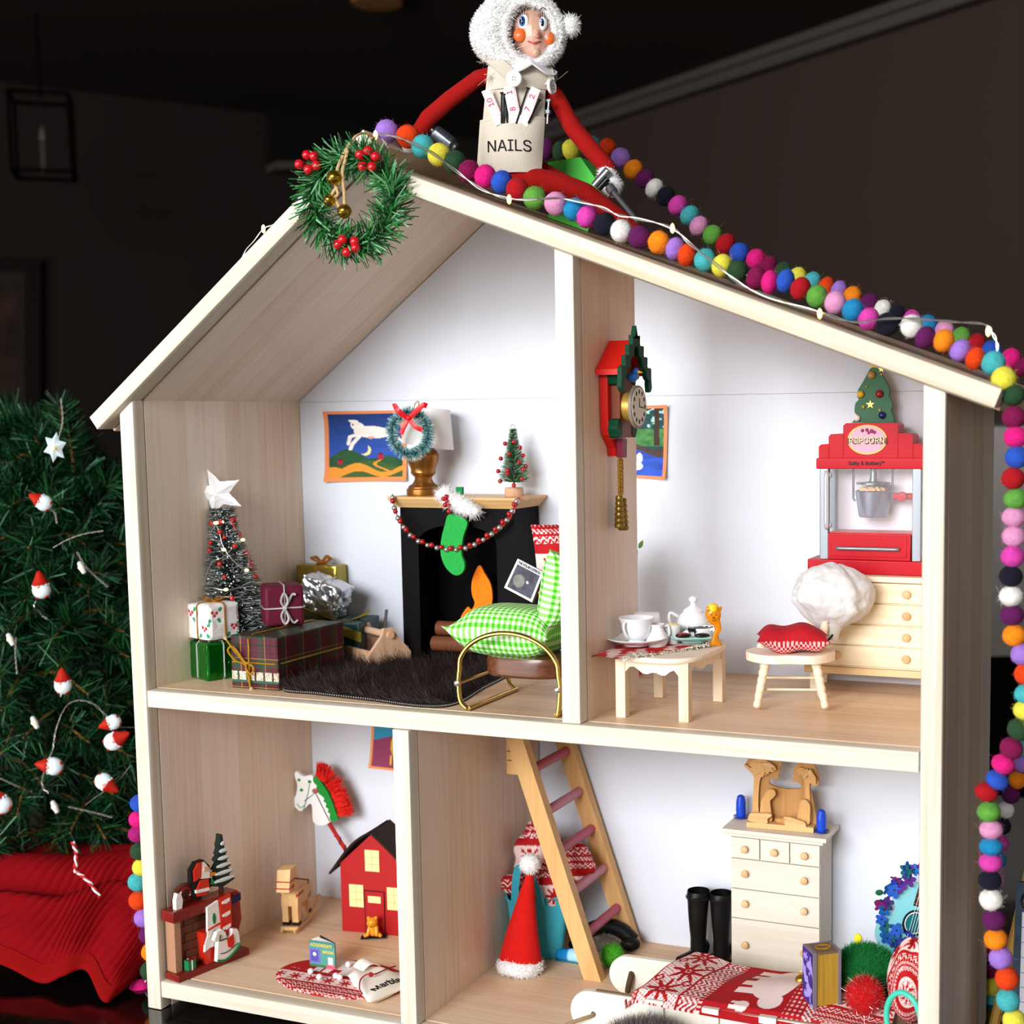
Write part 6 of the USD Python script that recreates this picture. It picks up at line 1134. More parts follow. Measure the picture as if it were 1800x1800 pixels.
# ---- teal tote with knit blanket stuffed in
tb_ = P(935, 1690, z=Z1); tb_ = np.array([.2545, .139, Z1]); t = at('tote_bag', 'teal felt tote bag with two handles, stuffed with a red and white knit blanket', 'bag', tb_, YAW + 4)
TL = M('teal_felt', '#3aa0b0', .9, sheen=.4, vary=.06, vscale=200, bump=.3)
wb, wt, hb, db = 40, 54, 112, 26
def bag(u, v):
    a = u * 2 * np.pi; w = wb + (wt - wb) * v ** .7; d = db * (.55 + .45 * v ** .5) * (1 + .12 * np.sin(v * 6)); return np.stack([np.sign(np.cos(a)) * np.abs(np.cos(a)) ** .6 * w, np.sign(np.sin(a)) * np.abs(np.sin(a)) ** .6 * d + 4 * np.sin(a * 3) * v, v * hb + 4 * np.cos(a * 2 + 1) * v])
m, _ = grid(bag, 80, 30, closed_u=True); m2, _ = grid(lambda u, v: np.stack([*bag(u, np.zeros_like(u))[:2] * v, 0 * u]), 80, 4, closed_u=True)
t.part('pouch', trimesh.util.concatenate([m, m2]), TL); t.part('rim_hem', tube(curve(bag(np.linspace(0, 1, 60, endpoint=False), np.ones(60)).T, 120, closed=True), 2.2, 6, closed=True), TL)
for pts in (((-40, -27, 104), (-38, -34, 140), (-33, -36, 172), (-22, -38, 178), (-10, -38, 158), (2, -34, 128), (6, -28, 104)), ((-30, 22, 104), (-28, 30, 150), (0, 32, 176), (28, 30, 150), (30, 22, 104))):
    c_ = curve(pts, 40); sv = np.array([6.5, 0, 0]) ; v = np.stack([c_ - sv, c_ + sv], 1).reshape(-1, 3); f = []
    for i in range(39): o_ = 2 * i; f += [(o_, o_ + 1, o_ + 3), (o_, o_ + 3, o_ + 2)]
    t.part('handle', thick(TM(v, f), 1.6), TL)
kb = tb_ + np.array([0, .004, .052]); m = trimesh.util.concatenate([]) if 0 else None
ms = []
for c_, r, s_, sd in (((2, 4, 92), 1, (50, 28, 78), 1), ((54, 8, 92), 1, (42, 22, 42), 2), ((-50, -10, 64), 1, (18, 14, 17), 3), ((24, -20, 76), 1, (24, 12, 52), 4), ((46, -10, 60), 1, (15, 13, 22), 6)):
    q = sph((0, 0, 0), 1, 5); d = q.vertices / np.linalg.norm(q.vertices, axis=1, keepdims=True); k = 1 + .35 * (meshkit.fbm(d * 2.2 + sd * 7, 3, sd) - .5) + .05 * np.sin(d[:, 0] * 9 + d[:, 2] * 5); ms.append(TM(q.vertices * k[:, None] * s_ + c_, q.faces))
kc = []
for i, q in enumerate(ms): v = q.vertices; kc.append(knit((v[:, 0] + .5 * v[:, 1]) * .038 + 30 + i * 3, (v[:, 2] + .3 * v[:, 1]) * .036 + 40 + i * 2, .62))
t2 = at('knit_blanket', 'crumpled red and white knit blanket bulging out of the teal tote bag', 'blanket', tb_ + [0, .0035, .030], YAW); t2.part('blanket', cat(ms), VC('knit_cloth'), color=np.vstack(kc), smooth=True)
# ---- santa hat
hb_ = (P(864, 1716, z=Z1) + P(943, 1716, z=Z1)) / 2; hb_[1] = .103; t = at('red_felt_hat', 'tall pointed red felt hat with white brim and pompom standing on the lower floor', 'hat', np.array([hb_[0] + .002, .106, Z1]))
tip = np.array([20, 6, 186.])
def hat(u, v):
    a = u * 2 * np.pi; r = (31 * (1 - v) ** .85 + 6) * (1 + .05 * np.cos(2 * a + 4 * v)); return np.stack([r * np.cos(a) * 1.0 + tip[0] * v ** 1.5, r * np.sin(a) * .8 + tip[1] * v, 18 + v * 160])
m, _ = grid(hat, 60, 40, closed_u=True); t.part('cone', m, M('red_felt', '#c8150f', .92, sheen=.5, vary=.1, vscale=250, bump=.35, bscale=1500))
wf = M('white_plush', '#f0eeee', .95, sheen=.4, bump=.5, bscale=900)
br_ = lump(tube(np.stack([29 * np.cos(np.linspace(0, 6.283, 60, endpoint=False)), 25 * np.sin(np.linspace(0, 6.283, 60, endpoint=False)), 16 + 2 * np.sin(np.linspace(0, 12.566, 60, endpoint=False))], 1), 11, 16, closed=True), 2.2, .09, 3); br_.vertices[:, 2] = np.maximum(br_.vertices[:, 2] * 1.15 - 3, 0); t.part('brim', br_, wf, smooth=True); t.part('brim_fluff', fur(br_, 1800, 5, .9, .5, 6), wf, smooth=False, kind='stuff')
pp_ = lump(sph(tip + [0, -2, 10], 17, 4), 1.2, .2, 2); t.part('pompom', pp_, wf, smooth=True); t.part('pompom_fluff', fur(pp_, 900, 4, .8, .5, 7), wf, smooth=False, kind='stuff')
# ---- things behind the ladder: goggles, black glossy shoe, green pompom
gb_ = np.array([*P(1008, 1690, z=Z1)[:2], Z1]); t = at('shiny_toy', 'small shiny blue and pale blue toy lying behind the near ladder rail', 'toy', gb_, YAW - 20)
c_ = hulls([(((-24, 0, 10), 10), ((6, 0, 12), 12)), (((6, 0, 12), 12), ((36, -4, 8), 8))]); m = smoothman(c_, 4, 6); m.vertices[:, 2] -= m.vertices[:, 2].min(); v = m.vertices; cl1 = np.where((v[:, 0] < -8)[:, None], lin('#0f7fc0'), lin('#a9dcf4')); t.part('body', m, VC('shoe_patent', .12, coat=.8), color=cl1); t.part('base', box((-32, -9, 0), (38, 9, 3), 1.4), M('teal_sole', '#116a7c', .4))
bs = np.array([*P(1062, 1672, z=Z1)[:2], Z1]); bs[1] = min(bs[1], .172); t = at('black_bundle', 'black padded bundle with grey fluff lying on the floor behind the ladder', 'bundle', bs, YAW)
BKS = M('black_padded', '#0c0c0d', .5)
t.part('padded_arch', tube(curve([(-46, 4, 12), (-30, 12, 30), (0, 16, 40), (30, 14, 32), (52, 8, 14)], 30), 14, 12, flat=.9), BKS); 
for x in (-44, 46): t.part('padded_end', lump(sph((x, 0, 13), 15, 3, (1.2, .9, .85)), 1.2, .15, 4), BKS)
t.part('fluffy_lining', fur(sph((4, -6, 14), 14, 2, (1.6, .8, .8)), 500, 10, .9, .6, 3), M('grey_fluff', '#6f6d6c', .8), smooth=False, kind='stuff')
gp_ = np.array([*P(1076, 1698, z=Z1)[:2], Z1]); t = at('green_pompom', 'bright green fuzzy pompom between the ladder foot and the sled', 'pompom', gp_); m = sph((0, 0, 19), 17, 3); t.part('core', m, M('lime_wool', '#4fae2a', .95, sheen=.5)); t.part('fuzz', fur(m, 1500, 6, .9, .6, 2), M('lime_wool'), smooth=False, kind='stuff')
# ---- sled: two runners with rope holes, cross slats
SW = M('sled_white', '#e6e0d0', .5, vary=.03, vscale=50)
f0, f1 = np.array([.3305, .0362, Z1]), None
A0s, A1s = P(1004, 1768, z=Z1 + .016), P(1300, 1830, z=Z1 + .016); sd_ = np.array([.985, -.17, 0])
A0s = np.array([*P(1003, 1765, z=Z1 + .018)[:2], Z1]); B0s = np.array([*P(1071, 1696, z=Z1 + .02)[:2], Z1]); sp_w = float(np.linalg.norm(B0s - A0s)); Ls = .255
q1 = P(1560, 1822, z=Z1 + .029); sdir = (q1 - A0s); sdir[2] = 0; sdir /= np.linalg.norm(sdir); 
far = P(1545, 1766, z=Z1 + .033); 
ang_s = math.degrees(math.atan2(sdir[1], sdir[0])); t = Thing('toy_sled', 'cream wooden toy sled with round-ended runners and rope loops under the red blanket', 'sled', A0s, ang_s)
bl = t.L(B0s); W_s = bl[1]; xo = bl[0]
def runner(L_, h_=.029):
    pts = [(.014 + .014 * math.cos(a), .5 * h_ + .5 * h_ * math.sin(a)) for a in np.linspace(np.pi / 2, 1.5 * np.pi, 18)]; return pts + [(L_, 0), (L_, h_)]
hole = [(.0165 + .0018 * math.cos(a), .0135 + .0018 * math.sin(a)) for a in np.linspace(0, 6.283, 16, endpoint=False)]
t.part('runner', extr(runner(min(Ls, .235)), .0042, [hole]), SW, smooth=30); t.part('runner', tr(extr(runner(.205, .028), .0042, [hole]), (xo, W_s, 0)), SW, smooth=30)
DKm = M('sled_rim', '#8a7460', .6); t.part('runner_rim', box((.018, .0005, .029), (.235, .0037, .0298)), DKm); 
SLb = M('slat_white', '#dcd5ca', .5)
for x in (.0555, .093, .131, .17): t.part('slat', box((x, -.0022, .0285), (x + .0115, W_s + .003, .0305), .0006), SLb); t.part('slat_end', box((x, -.0024, .0195), (x + .0115, -.0003, .0300), .0005), SLb)
rope = M('jute_rope', '#9c8763', .85, bump=.8, bscale=2500)
t.part('rope', tube(curve([(.0165, .006, .0135), (.0165, -.002, .0135), (.010, -.006, .0115), (.001, -.0085, .0075), (-.006, -.010, .0015)], 24), .0013, 8), rope); rk = xo + .0165
t.part('rope', tube(curve([(rk, W_s + .002, .016), (rk + .001, W_s - .003, .0145), (rk, W_s - .0045, .009), (rk - .001, W_s - .004, .004)], 18), .0022, 8), M('dark_jute', '#5a4630', .9, bump=.8, bscale=2500))
# blanket over it
NX, NY = 300, 150
bx0, bx1 = .040, .212
def bl_f(u, v):
    x = bx0 + u * (bx1 - bx0) + .020 * v * (1 - u); y = -.0005 + v * (W_s - .001) + .004 * np.sin(u * 3.0) * v; z = .0312 + .0045 * np.exp(-((v - .55) / .3) ** 2) + .0055 * np.exp(-((u - .02 - .1 * v) / .14) ** 2) * (.45 + .6 * v) + .0022 * np.sin(u * 11 + 2 * v) * (v + .2) + .0028 * np.exp(-((u - .42 + .1 * v) / .09) ** 2) * v + .0018 * np.sin(u * 5 - v * 4)
    e = np.clip((.06 - v) / .06, 0, 1); z = z - .0065 * e * (u > .0) ; y = y - .0025 * e; e2 = np.clip((.04 - u) / .04, 0, 1); z = z - .006 * e2 ** 1.5; return np.stack([x, y, np.maximum(z, .0306 - .008 * (v < .07))])
m, (u, v) = grid(bl_f, NX, NY); X = u * (bx1 - bx0) * 1.28; _g3 = m.vertices.reshape(NX, NY, 3); Y = np.concatenate([np.zeros((NX, 1)), np.cumsum(np.linalg.norm(np.diff(_g3, axis=1), axis=2), axis=1)], 1).ravel()
R_c, W_c = lin('#a31018'), lin('#e6d0cb'); c = np.tile(R_c, (len(u), 1))
def snow(cx, cy, r):
    dx_, dy_ = X - cx, Y - cy; rr = np.hypot(dx_, dy_); th = np.arctan2(dy_, dx_); pet = np.abs(np.cos(th * 4)) ; return (rr < r * (.35 + .65 * pet ** 3)) & (rr > r * .16) | (rr < r * .1)
b1 = X < .008; gx, gy = np.floor(X / .0011).astype(int), np.floor(Y / .0011).astype(int); c[b1 & ((gx + gy) % 3 == 0)] = W_c
b2 = (X >= .009) & (X < .044); c[b2] = W_c; sn = np.zeros(len(u), bool)
for cx, cy in ((.026, .014), (.030, .040), (.024, .066)): sn |= snow(cx, cy, .0145)
for cx, cy in ((.013, .027), (.039, .026), (.014, .054), (.040, .054)): sn |= (np.abs(X - cx) + np.abs(Y - cy) < .005) & (np.abs(X - cx) + np.abs(Y - cy) > .0025)
c[b2 & sn] = R_c; c[b2 & ~sn & ((gx + 2 * gy) % 5 == 0)] = R_c
b3 = (X >= .046) & (X < .062); z3 = ((np.floor((X - .046) / .0012) + np.abs(gy % 8 - 4)) % 4 < 2); c[b3 & z3] = W_c
b4 = (X >= .062) & (X < .066) & ((gy % 3) == 0); c[b4] = W_c
bb = bearmask((Y - .046) / 1 , -(X - .094) , .052); bb2 = bearmask(Y - .012, -(X - .082), .016); 
Xb, Yb = X - .103, Y - .046
big = (((X - .112) / .021) ** 2 + ((Y - .048) / .027) ** 2 < 1)
for cy in (.030, .041, .056, .067): big |= (np.abs(Y - cy) < .0038) & (X > .082) & (X < .112)
big |= ((X - .118) / .010) ** 2 + ((Y - .020) / .009) ** 2 < 1
sm = ((X - .098) / .006) ** 2 + ((Y - .011) / .0055) ** 2 < 1
for cy in (.0085, .0135): sm |= (np.abs(Y - cy) < .0013) & (X > .088) & (X < .098)
c[(big | sm) & (X > .066)] = W_c
b5 = (X > .134) & (X < .150); c[b5 & ((gx % 4 < 2) & (gy % 4 < 2))] = lin('#e2aaa6'); b6 = (X >= .150) & (X < .158) & ((gx + gy) % 4 < 2); c[b6] = W_c; b7 = X >= .158; k = knit(X * 100 + 3, Y * 100 + 3, .7); c[b7] = k[b7]
flip = m.face_normals[:, 2].mean() < 0
if flip: m.invert()
b_ = Thing('knit_throw', 'red and white knit blanket with snowflakes and a white bear spread over the toy sled', 'blanket', A0s, ang_s); mm = trimesh.util.concatenate([m, TM(m.vertices - [0, 0, .0007], m.faces[:, ::-1])]); b_.part('blanket', mm, VC('knit_cloth'), color=np.vstack([c, c]))
SB = lambda x, y, z: A0s + np.array([x * math.cos(math.radians(ang_s)) - y * math.sin(math.radians(ang_s)), x * math.sin(math.radians(ang_s)) + y * math.cos(math.radians(ang_s)), z])
BZ = Z1 + .0345
# grey fur in front
gf = np.array([*P(1130, 1790, z=Z1 + .02)[:2], Z1]); gf[:2] -= fwd[:2] * .022; t = at('grey_fur_bundle', 'bundle of long grey-brown fur in front of the toy sled', 'fur', gf); core = sph((0, 0, 34), 1, 4, (62, 30, 30)); core.vertices[:, 2] = np.maximum(core.vertices[:, 2], 1); t.part('core', core, M('grey_fur_core', '#4a4340', .9)); t.part('fur', fur(core, 9000, 26, .8, .5, 5, lean=(0, 0, .9), jitter=.35, segs=3), M('grey_fur', '#6b6260', .6, vary=.6, vscale=300, sheen=.3), smooth=False, kind='stuff')
# ---- purple and gold book standing on the blanket
bq = SB(.166, .010, 0); pb_ = P(1447, 1768, z=BZ); t = at('gold_paged_book', 'thick toy book with purple cover and gold page edges standing on the red blanket', 'book', np.array([pb_[0], pb_[1], BZ]) + fwd * .006, YAW + 16)
BC = M('book_grey_purple', '#7d7480', .4, metal=.2); GP = WOOD('gold_pages', '#b08a34', '#8a6a22', 'z', .35, 900, .02)
w_b, d_b, h_b = 54, 46, 100
t.part('page_block', box((-w_b / 2 + 8, -d_b / 2 + 3, 2), (w_b / 2 - 4, d_b / 2 - 1, h_b - 5), .8), GP); pcv = t.part('cover', box((-w_b / 2, -d_b / 2, 0), (-w_b / 2 + 8, d_b / 2, h_b), 1), BC); t.part('cover', box((w_b / 2 - 6, -d_b / 2, 0), (w_b / 2, d_b / 2, h_b), 1), BC); t.part('spine', box((-w_b / 2, d_b / 2 - 4, 0), (w_b / 2, d_b / 2, h_b), 1), BC)
m, (u, v) = grid(lambda u, v: np.stack([-w_b / 2 - .3 + 0 * u, d_b / 2 - 1 - u * (d_b - 2), 2 + v * (h_b - 4)]), 30, 60); 
if m.face_normals[0][0] > 0: m.invert()
ff = meshkit.fbm(np.stack([u * 4, v * 7, 0 * u], 1), 3, 3)[:, None]; t.part('cover_print', m, VC('poster_paper'), pcv, color=lin('#3c2c7e') * (.4 + 1.1 * ff) + (ff > .6) * lin('#b9a8d8') * .6, smooth=False)
t.part('top_panel', box((-w_b / 2 + 6, -d_b / 2 + 1, h_b - 5), (w_b / 2 - 4, d_b / 2 - 2, h_b - 1), .6), M('book_top_brown', '#6d5a48', .5)); t.part('gold_oval', tr(tube(np.stack([13 * np.cos(np.linspace(0, 6.283, 36, endpoint=False)), 9 * np.sin(np.linspace(0, 6.283, 36, endpoint=False)), np.zeros(36)], 1), 2, 8, closed=True), (2, 0, h_b - .5)), M('gold_cord')); 
bell = P(1409, 1723, z=BZ + .004); solid('jingle_bell', cat(sph(bell, .0042, 3), tube(ring(bell + [0, 0, .0048], .0013, (0, 1, 0), 14), .0004, 5, closed=True)), M('bell_gold', '#c79a3a', .2, metal=.9), 'small gold jingle bell half hidden behind the gold-paged book', 'bell', kind=None)
# ---- pompoms and pillow at the right
gp2 = np.array([*P(1517, 1745, z=BZ)[:2], Z1]); gp2 = SB(.192, .062, 0); t = at('green_plush', 'large dark green plush pompom behind the gold-paged book', 'pompom', np.array([*P(1520, 1700, y=.085)[:2], BZ - .004])); m = lump(sph((0, 0, 46), 1, 4, (56, 34, 46)), 3, .03, 3); t.part('core', m, M('green_plush_core', '#0c5a26', .95)); t.part('fuzz', fur(m, 9000, 9, .9, .6, 3, jitter=.6), M('green_plush', '#148038', .9, sheen=.5, vary=.3, vscale=200), smooth=False, kind='stuff')
yl_ = P(1506, 1654, y=.085); solid('yellow_pompom', lump(sph(yl_ + [0, .004, .0], .0022, 3, (1.2, 1, 1.6)), .0003, 900, 2), M('yellow_wool', '#e6dc2c', .9, sheen=.4), 'tip of something yellow on top of the green plush pompom', 'pompom')
rp2 = P(1520, 1752, y=.055); t = at('tinsel_pompom', 'red pompom with silver tinsel strands on the red blanket', 'pompom', np.array([rp2[0], rp2[1], BZ - .001])); zc_ = max(31, (rp2[2] - BZ) / t.s); m = sph((0, 0, 31), 29, 4); t.part('core', m, M('red_pom', '#c9151a', .9, sheen=.5, bump=.6, bscale=900)); t.part('fuzz', fur(m, 4200, 7, .8, .8, 4, jitter=.7), M('red_pom'), smooth=False, kind='stuff'); t.part('tinsel', fur(m, 260, 15, .9, .3, 9, jitter=.5, segs=2), M('silver_tinsel', '#dcdcd6', .15, metal=.9), smooth=False, kind='stuff')
kp = P(1628, 1732, y=.072); _sx = (XR - .001 - col(1560, .072, kp[2])[0]) / 2; q = sph((0, 0, 0), 1, 6); d = q.vertices; v = d * np.array([_sx, .022, .0265]) * (1 + .05 * np.sin(4 * np.arctan2(d[:, 1], d[:, 0]) + 5 * d[:, 2]))[:, None]; sw = np.arctan2(d[:, 2], d[:, 0]) * 1.2 + 2.2 * np.hypot(d[:, 0], d[:, 2]); kk = knit(sw * 1.6 + 30, np.hypot(d[:, 0], d[:, 2]) * 3.2 + 20 + d[:, 1], .62); t = Thing('round_knit_pillow', 'round red and white knit pillow wedged against the right wall', 'pillow', np.array([XR - .001 - _sx, .076, kp[2] - .0285])); t.part('pillow', tr(TM(v, q.faces), (0, 0, .0285)), VC('knit_cloth'), color=kk); 
tr_ = P(1588, 1800, y=.028); t = Thing('turquoise_loop', 'turquoise plastic loop at the bottom right corner of the blanket', 'ring', np.array([tr_[0], tr_[1], BZ - .012])); t.part('loop', tube(ring((0, 0, .0222), .0115, (.3, 1, 0), 48, 1.45), .0018, 10, closed=True), M('turquoise_plastic', '#3fbfa6', .3, coat=.4), smooth=True)
# ---- tall chest of drawers
cf0, cf1 = P(1287, 1668, z=Z1), P(1447, 1690, z=Z1); cy0 = .158
cx0_, cx1_ = col(1284, cy0, Z1 + .09)[0], col(1441.5, cy0, Z1 + .09)[0]; czt = P(1285, 1462, y=cy0)[2] - Z1
t = Thing('tall_chest', 'cream wooden toy chest of drawers, three small over three wide, in the lower right room', 'chest of drawers', np.array([(cx0_ + cx1_) / 2, (cy0 + .1925) / 2, Z1])); hx, hy = (cx1_ - cx0_) / 2, (.1925 - cy0) / 2
CW = WOOD('chest_x', '#dad2c4', '#cfc5b4', 'x', .5, 240); CS = WOOD('chest_side', '#d0c8bb', '#c4baaa', 'z', .5, 240)
t.part('case', box((-hx, -hy + .0022, 0), (hx, hy, czt), .0005), CS); t.part('top_board', box((-hx - .0055, -hy - .0042, czt), (hx + .0055, hy, czt + .0032), .0006), CW); t.part('top_molding', box((-hx - .0025, -hy - .0015, czt - .003), (hx + .0025, hy, czt), .0008), CW)
rows = [P(1290, y, y=cy0)[2] - Z1 for y in (1508, 1561, 1613)]; zs = [.004] + rows[::-1] + [czt - .0035]
def knob(x, z, par): t.part('knob', tr(lathe([(0, 0), (.0015, 0), (.0015, .0012), (.0027, .0022), (.0027, .0034), (.0014, .0042), (0, .0043)], 18), (x, -hy + .0002, z), rx=90), KN, parent=par)
for a, b in zip(zs[:-2], zs[1:-1]):
    dr = t.part('drawer', box((-hx + .0004, -hy, a + .0003), (hx - .0004, -hy + .0035, b - .0003), .0005), CW)
    for x in (-hx * .66, hx * .66): knob(x, (a + b) / 2 + .001, dr)
for k in range(3):
    xa, xb = -hx + 2 * hx * k / 3, -hx + 2 * hx * (k + 1) / 3; dr = t.part('drawer', box((xa + .0004, -hy, zs[-2] + .0003), (xb - .0004, -hy + .0035, zs[-1] - .0002), .0005), CW); knob((xa + xb) / 2, (zs[-2] + zs[-1]) / 2, dr)
t.part('plinth', box((-hx, -hy + .0002, 0), (hx, -hy + .0025, .0038)), CW)
CTZ = Z1 + czt + .0033
# nativity
nc = np.array([P(1368, 1462, y=.160)[0], .169, CTZ]); t = at('nativity_scene', 'carved olive wood nativity scene standing on the tall chest', 'nativity scene', nc, 3)
OW1, OW2, OW3 = WOOD('olive_wood_a', '#d3a468', '#b98546', 'z', .5, 260), WOOD('olive_wood_b', '#c08f55', '#a2703a', 'z', .5, 260), WOOD('olive_wood_c', '#dcb27c', '#c4945a', 'x', .5, 260)
NK = 8.18; npt = lambda x, y: ((x / NK + 1280) - 1368, 1452 - (y / NK + 1330))
t.part('base', box((-60, -16, 0), (60, 16, 10), 1.2), OW3)
bk_ = [(300, 880), (300, 470), (290, 240), (170, 140), (200, 60), (230, 20), (670, 40), (680, 140), (665, 220), (650, 300), (545, 310), (540, 390), (760, 440), (980, 410), (960, 340), (870, 320), (880, 240), (870, 180), (890, 120), (960, 20), (1150, 20), (1240, 200), (1250, 290), (1200, 350), (1120, 370), (1150, 520), (1190, 720), (1210, 860), (1180, 960), (300, 940)]
gbk = curve([(*npt(*q), 0) for q in bk_], 160, closed=True)[:, :2]; gbk[:, 1] = np.clip(gbk[:, 1], 9.5, None); t.part('stable_back', tr(extr(gbk, 5), (0, 8, 0)), OW2, smooth=20)
pl = [(300, 900), (290, 640), (305, 400), (300, 260), (170, 130), (190, 110), (270, 150), (250, 60), (400, 10), (560, 60), (640, 150), (560, 180), (480, 250), (410, 290), (385, 430), (375, 700), (390, 900)]; gp3 = curve([(*npt(*q), 0) for q in pl], 90, closed=True)[:, :2]; gp3[:, 1] = np.clip(gp3[:, 1], 9.5, None); t.part('palm_tree', tr(extr(gp3, 5), (0, 0, 0)), OW1, smooth=20)
fr_g = []
for x, y, ax_, ay_ in ((430, 90, -170, 90), (430, 90, -200, 20), (430, 90, -90, 150), (430, 90, 20, 180), (430, 90, 110, 130), (430, 90, 190, 90), (430, 90, 200, 10), (1110, 120, -150, 70), (1110, 120, -80, 130), (1110, 120, 110, 200), (1110, 120, 60, 90)):
    p0_, p1_ = np.array(npt(x, y)), np.array(npt(x + ax_, y + ay_)); d_ = p1_ - p0_; n_ = np.array([-d_[1], d_[0]]) * .16; fr_g.append([tuple(p0_ + n_), tuple(p0_ - n_), tuple(p0_ + d_ * .6 - n_ * 1.3), tuple(p1_), tuple(p0_ + d_ * .6 + n_ * 1.3)])
for i_, q_ in enumerate(fr_g): t.part('palm_frond', tr(extr(q_, 3), (0, -2.2 - .35 * (i_ % 4), 0)), OW1 if i_ % 2 else OW3)
pr = [(1050, 880), (1060, 420), (1030, 240), (930, 150), (1000, 100), (1130, 150), (1220, 250), (1250, 310), (1190, 350), (1120, 330), (1130, 600), (1150, 880)]; gp4 = curve([(*npt(*q), 0) for q in pr], 80, closed=True)[:, :2]; gp4[:, 1] = np.clip(gp4[:, 1], 9.5, None); t.part('palm_tree', tr(extr(gp4, 4), (0, 3, 0)), OW1, smooth=20)
def figr(pts, y, th, m, name): g_2 = curve([(*npt(*q), 0) for q in pts], 60, closed=True)[:, :2]; g_2[:, 1] = np.clip(g_2[:, 1], 9.8, None); return t.part(name, tr(extr(g_2, th), (0, y, 0)), m, smooth=40)
figr([(420, 900), (425, 640), (455, 560), (500, 480), (560, 430), (620, 440), (640, 500), (600, 560), (560, 610), (575, 760), (580, 900)], -6, 6, OW1, 'kneeling_figure'); figr([(960, 900), (980, 700), (1000, 580), (1050, 540), (1110, 570), (1140, 640), (1140, 760), (1120, 900)], -6, 6, OW1, 'kneeling_figure')
figr([(270, 900), (275, 800), (330, 780), (470, 770), (560, 765), (600, 795), (540, 850), (520, 915)], -15, 6, OW3, 'lying_animal'); figr([(790, 890), (800, 830), (775, 800), (870, 795), (1010, 830), (1085, 860), (1085, 975), (840, 955)], -15, 6, OW3, 'lying_animal')
t.part('manger', lump(sph((4, -3, 14), 1, 3, (16, 6, 7)), 1, .2, 2), OW2)
# blue candles
BLU, PUR = M('blue_wax', '#1446c8', .3, coat=.3, sss=.1), M('candle_dish', '#2a1f7c', .2, coat=.6)
for lb, x, y, w in (('blue rounded candle on the left end of the tall chest', 1302.5, .183, 1), ('blue rounded candle on the right end of the tall chest', 1444, .168, 1)):
    c_ = col(x, y, CTZ); t = at('blue_candle', lb, 'candle', c_, group='blue candles on the tall chest'); t.part('candle', lathe([(0, 1.5), (8, 1.5), (9, 14), (8.5, 30), (6.5, 39), (3, 41.5), (0, 42)], 28), BLU); t.part('dish', lathe([(0, 0), (10, 0), (13, 2), (13.5, 4), (12, 3), (0, 1.6)], 28), PUR)
# ---- boots
def boot(x, y, lab, rz):
    c_ = col(x, y, Z1); t = at('toy_boot', lab, 'boot', c_, rz, 'black riding boots')
    def sh(u, v): a = u * 2 * np.pi; r = np.interp(v, [0, .25, .6, .85, .88, .95, 1], [15.5, 14, 17, 19, 20.5, 20.5, 19.5]); return np.stack([r * np.cos(a) + 0, r * np.sin(a) * 1.0 - 2 * np.sin(v * 3), 12 + v * 114])
    m, _ = grid(sh, 40, 30, closed_u=True); inn, _ = grid(lambda u, v: np.stack([*(sh(u, 1 - v * .3)[:2] * .88), 124 - v * 40]), 40, 8, closed_u=True); t.part('shaft', cat(m, inn), M('boot_rubber', '#0b0b0c', .42, coat=.15)); 
    ft = smoothman(hulls([(((0, 2, 12), 14), ((-3, -18, 9), 10)), (((-3, -18, 9), 10), ((-6, -38, 7), 8.5)), (((0, 2, 12), 14), ((1, 6, 24), 14.5))]), 5, 4); ft.vertices[:, 2] = np.maximum(ft.vertices[:, 2], 0.2); t.part('foot', ft, M('boot_rubber'), smooth=True); t.part('sole', trimesh.convex.convex_hull(np.array([(x_, y_, z) for z in (0, 3) for x_, y_ in ((-11, 14), (11, 14), (13, -10), (8, -42), (-3, -49), (-14, -42), (-15, -14))])), M('boot_sole', '#141414', .6)); t.part('cuff_band', tube(ring((0, -.6, 115), 21, (0, 0, 1), 36), 1.6, 6, closed=True), M('boot_rubber'))
boot(1229, .176, 'left one of the two black toy riding boots by the tall chest', YAW - 52); boot(1269, .178, 'right one of the two black toy riding boots, half hidden by the tall chest', YAW - 50)
# ---- ukulele with flower lei
uk = np.array([P(1597, 1610, y=.168)[0], .168, 0]); uc = P(1600, 1618, y=.165); t = at('toy_ukulele', 'turquoise toy ukulele with brown fretboard leaning at the right wall', 'ukulele', np.array([uc[0], uc[1], Z1]), YAW + 2); o = t.L(uc); lean = 15
UB = M('turquoise_paint', '#86d3dc', .35, coat=.4)
def ukp(m): return tr(tr(m, ry=lean), o + [0, 0, 0], rx=0)
out = curve([(0, 0, -66), (42, 0, -56), (52, 0, -26), (38, 0, 4), (34, 0, 18), (40, 0, 40), (24, 0, 62), (0, 0, 66), (-24, 0, 62), (-40, 0, 40), (-34, 0, 18), (-38, 0, 4), (-52, 0, -26), (-42, 0, -56)], 90, closed=True)[:, [0, 2]]
t.part('body', ukp(tr(extr(out, 22), (0, -8, 0))), UB)
t.part('sound_hole', ukp(tr(extr([(17 * math.cos(a), 19 * math.sin(a)) for a in np.linspace(0, 6.283, 40)], 1.2), (6, -9, 0))), M('hole_teal', '#12707a', .6)); t.part('rosette', ukp(tr(tube(np.stack([20 * np.cos(np.linspace(0, 6.283, 44, endpoint=False)), np.zeros(44), 22 * np.sin(np.linspace(0, 6.283, 44, endpoint=False))], 1), 1.8, 6, closed=True), (6, -9, 0))), M('rosette_dark', '#14202a', .5)); t.part('rosette_ring', ukp(tr(tube(np.stack([17 * np.cos(np.linspace(0, 6.283, 44, endpoint=False)), np.zeros(44), 19 * np.sin(np.linspace(0, 6.283, 44, endpoint=False))], 1), 1.1, 6, closed=True), (6, -9.3, 0))), M('ornament_white'))
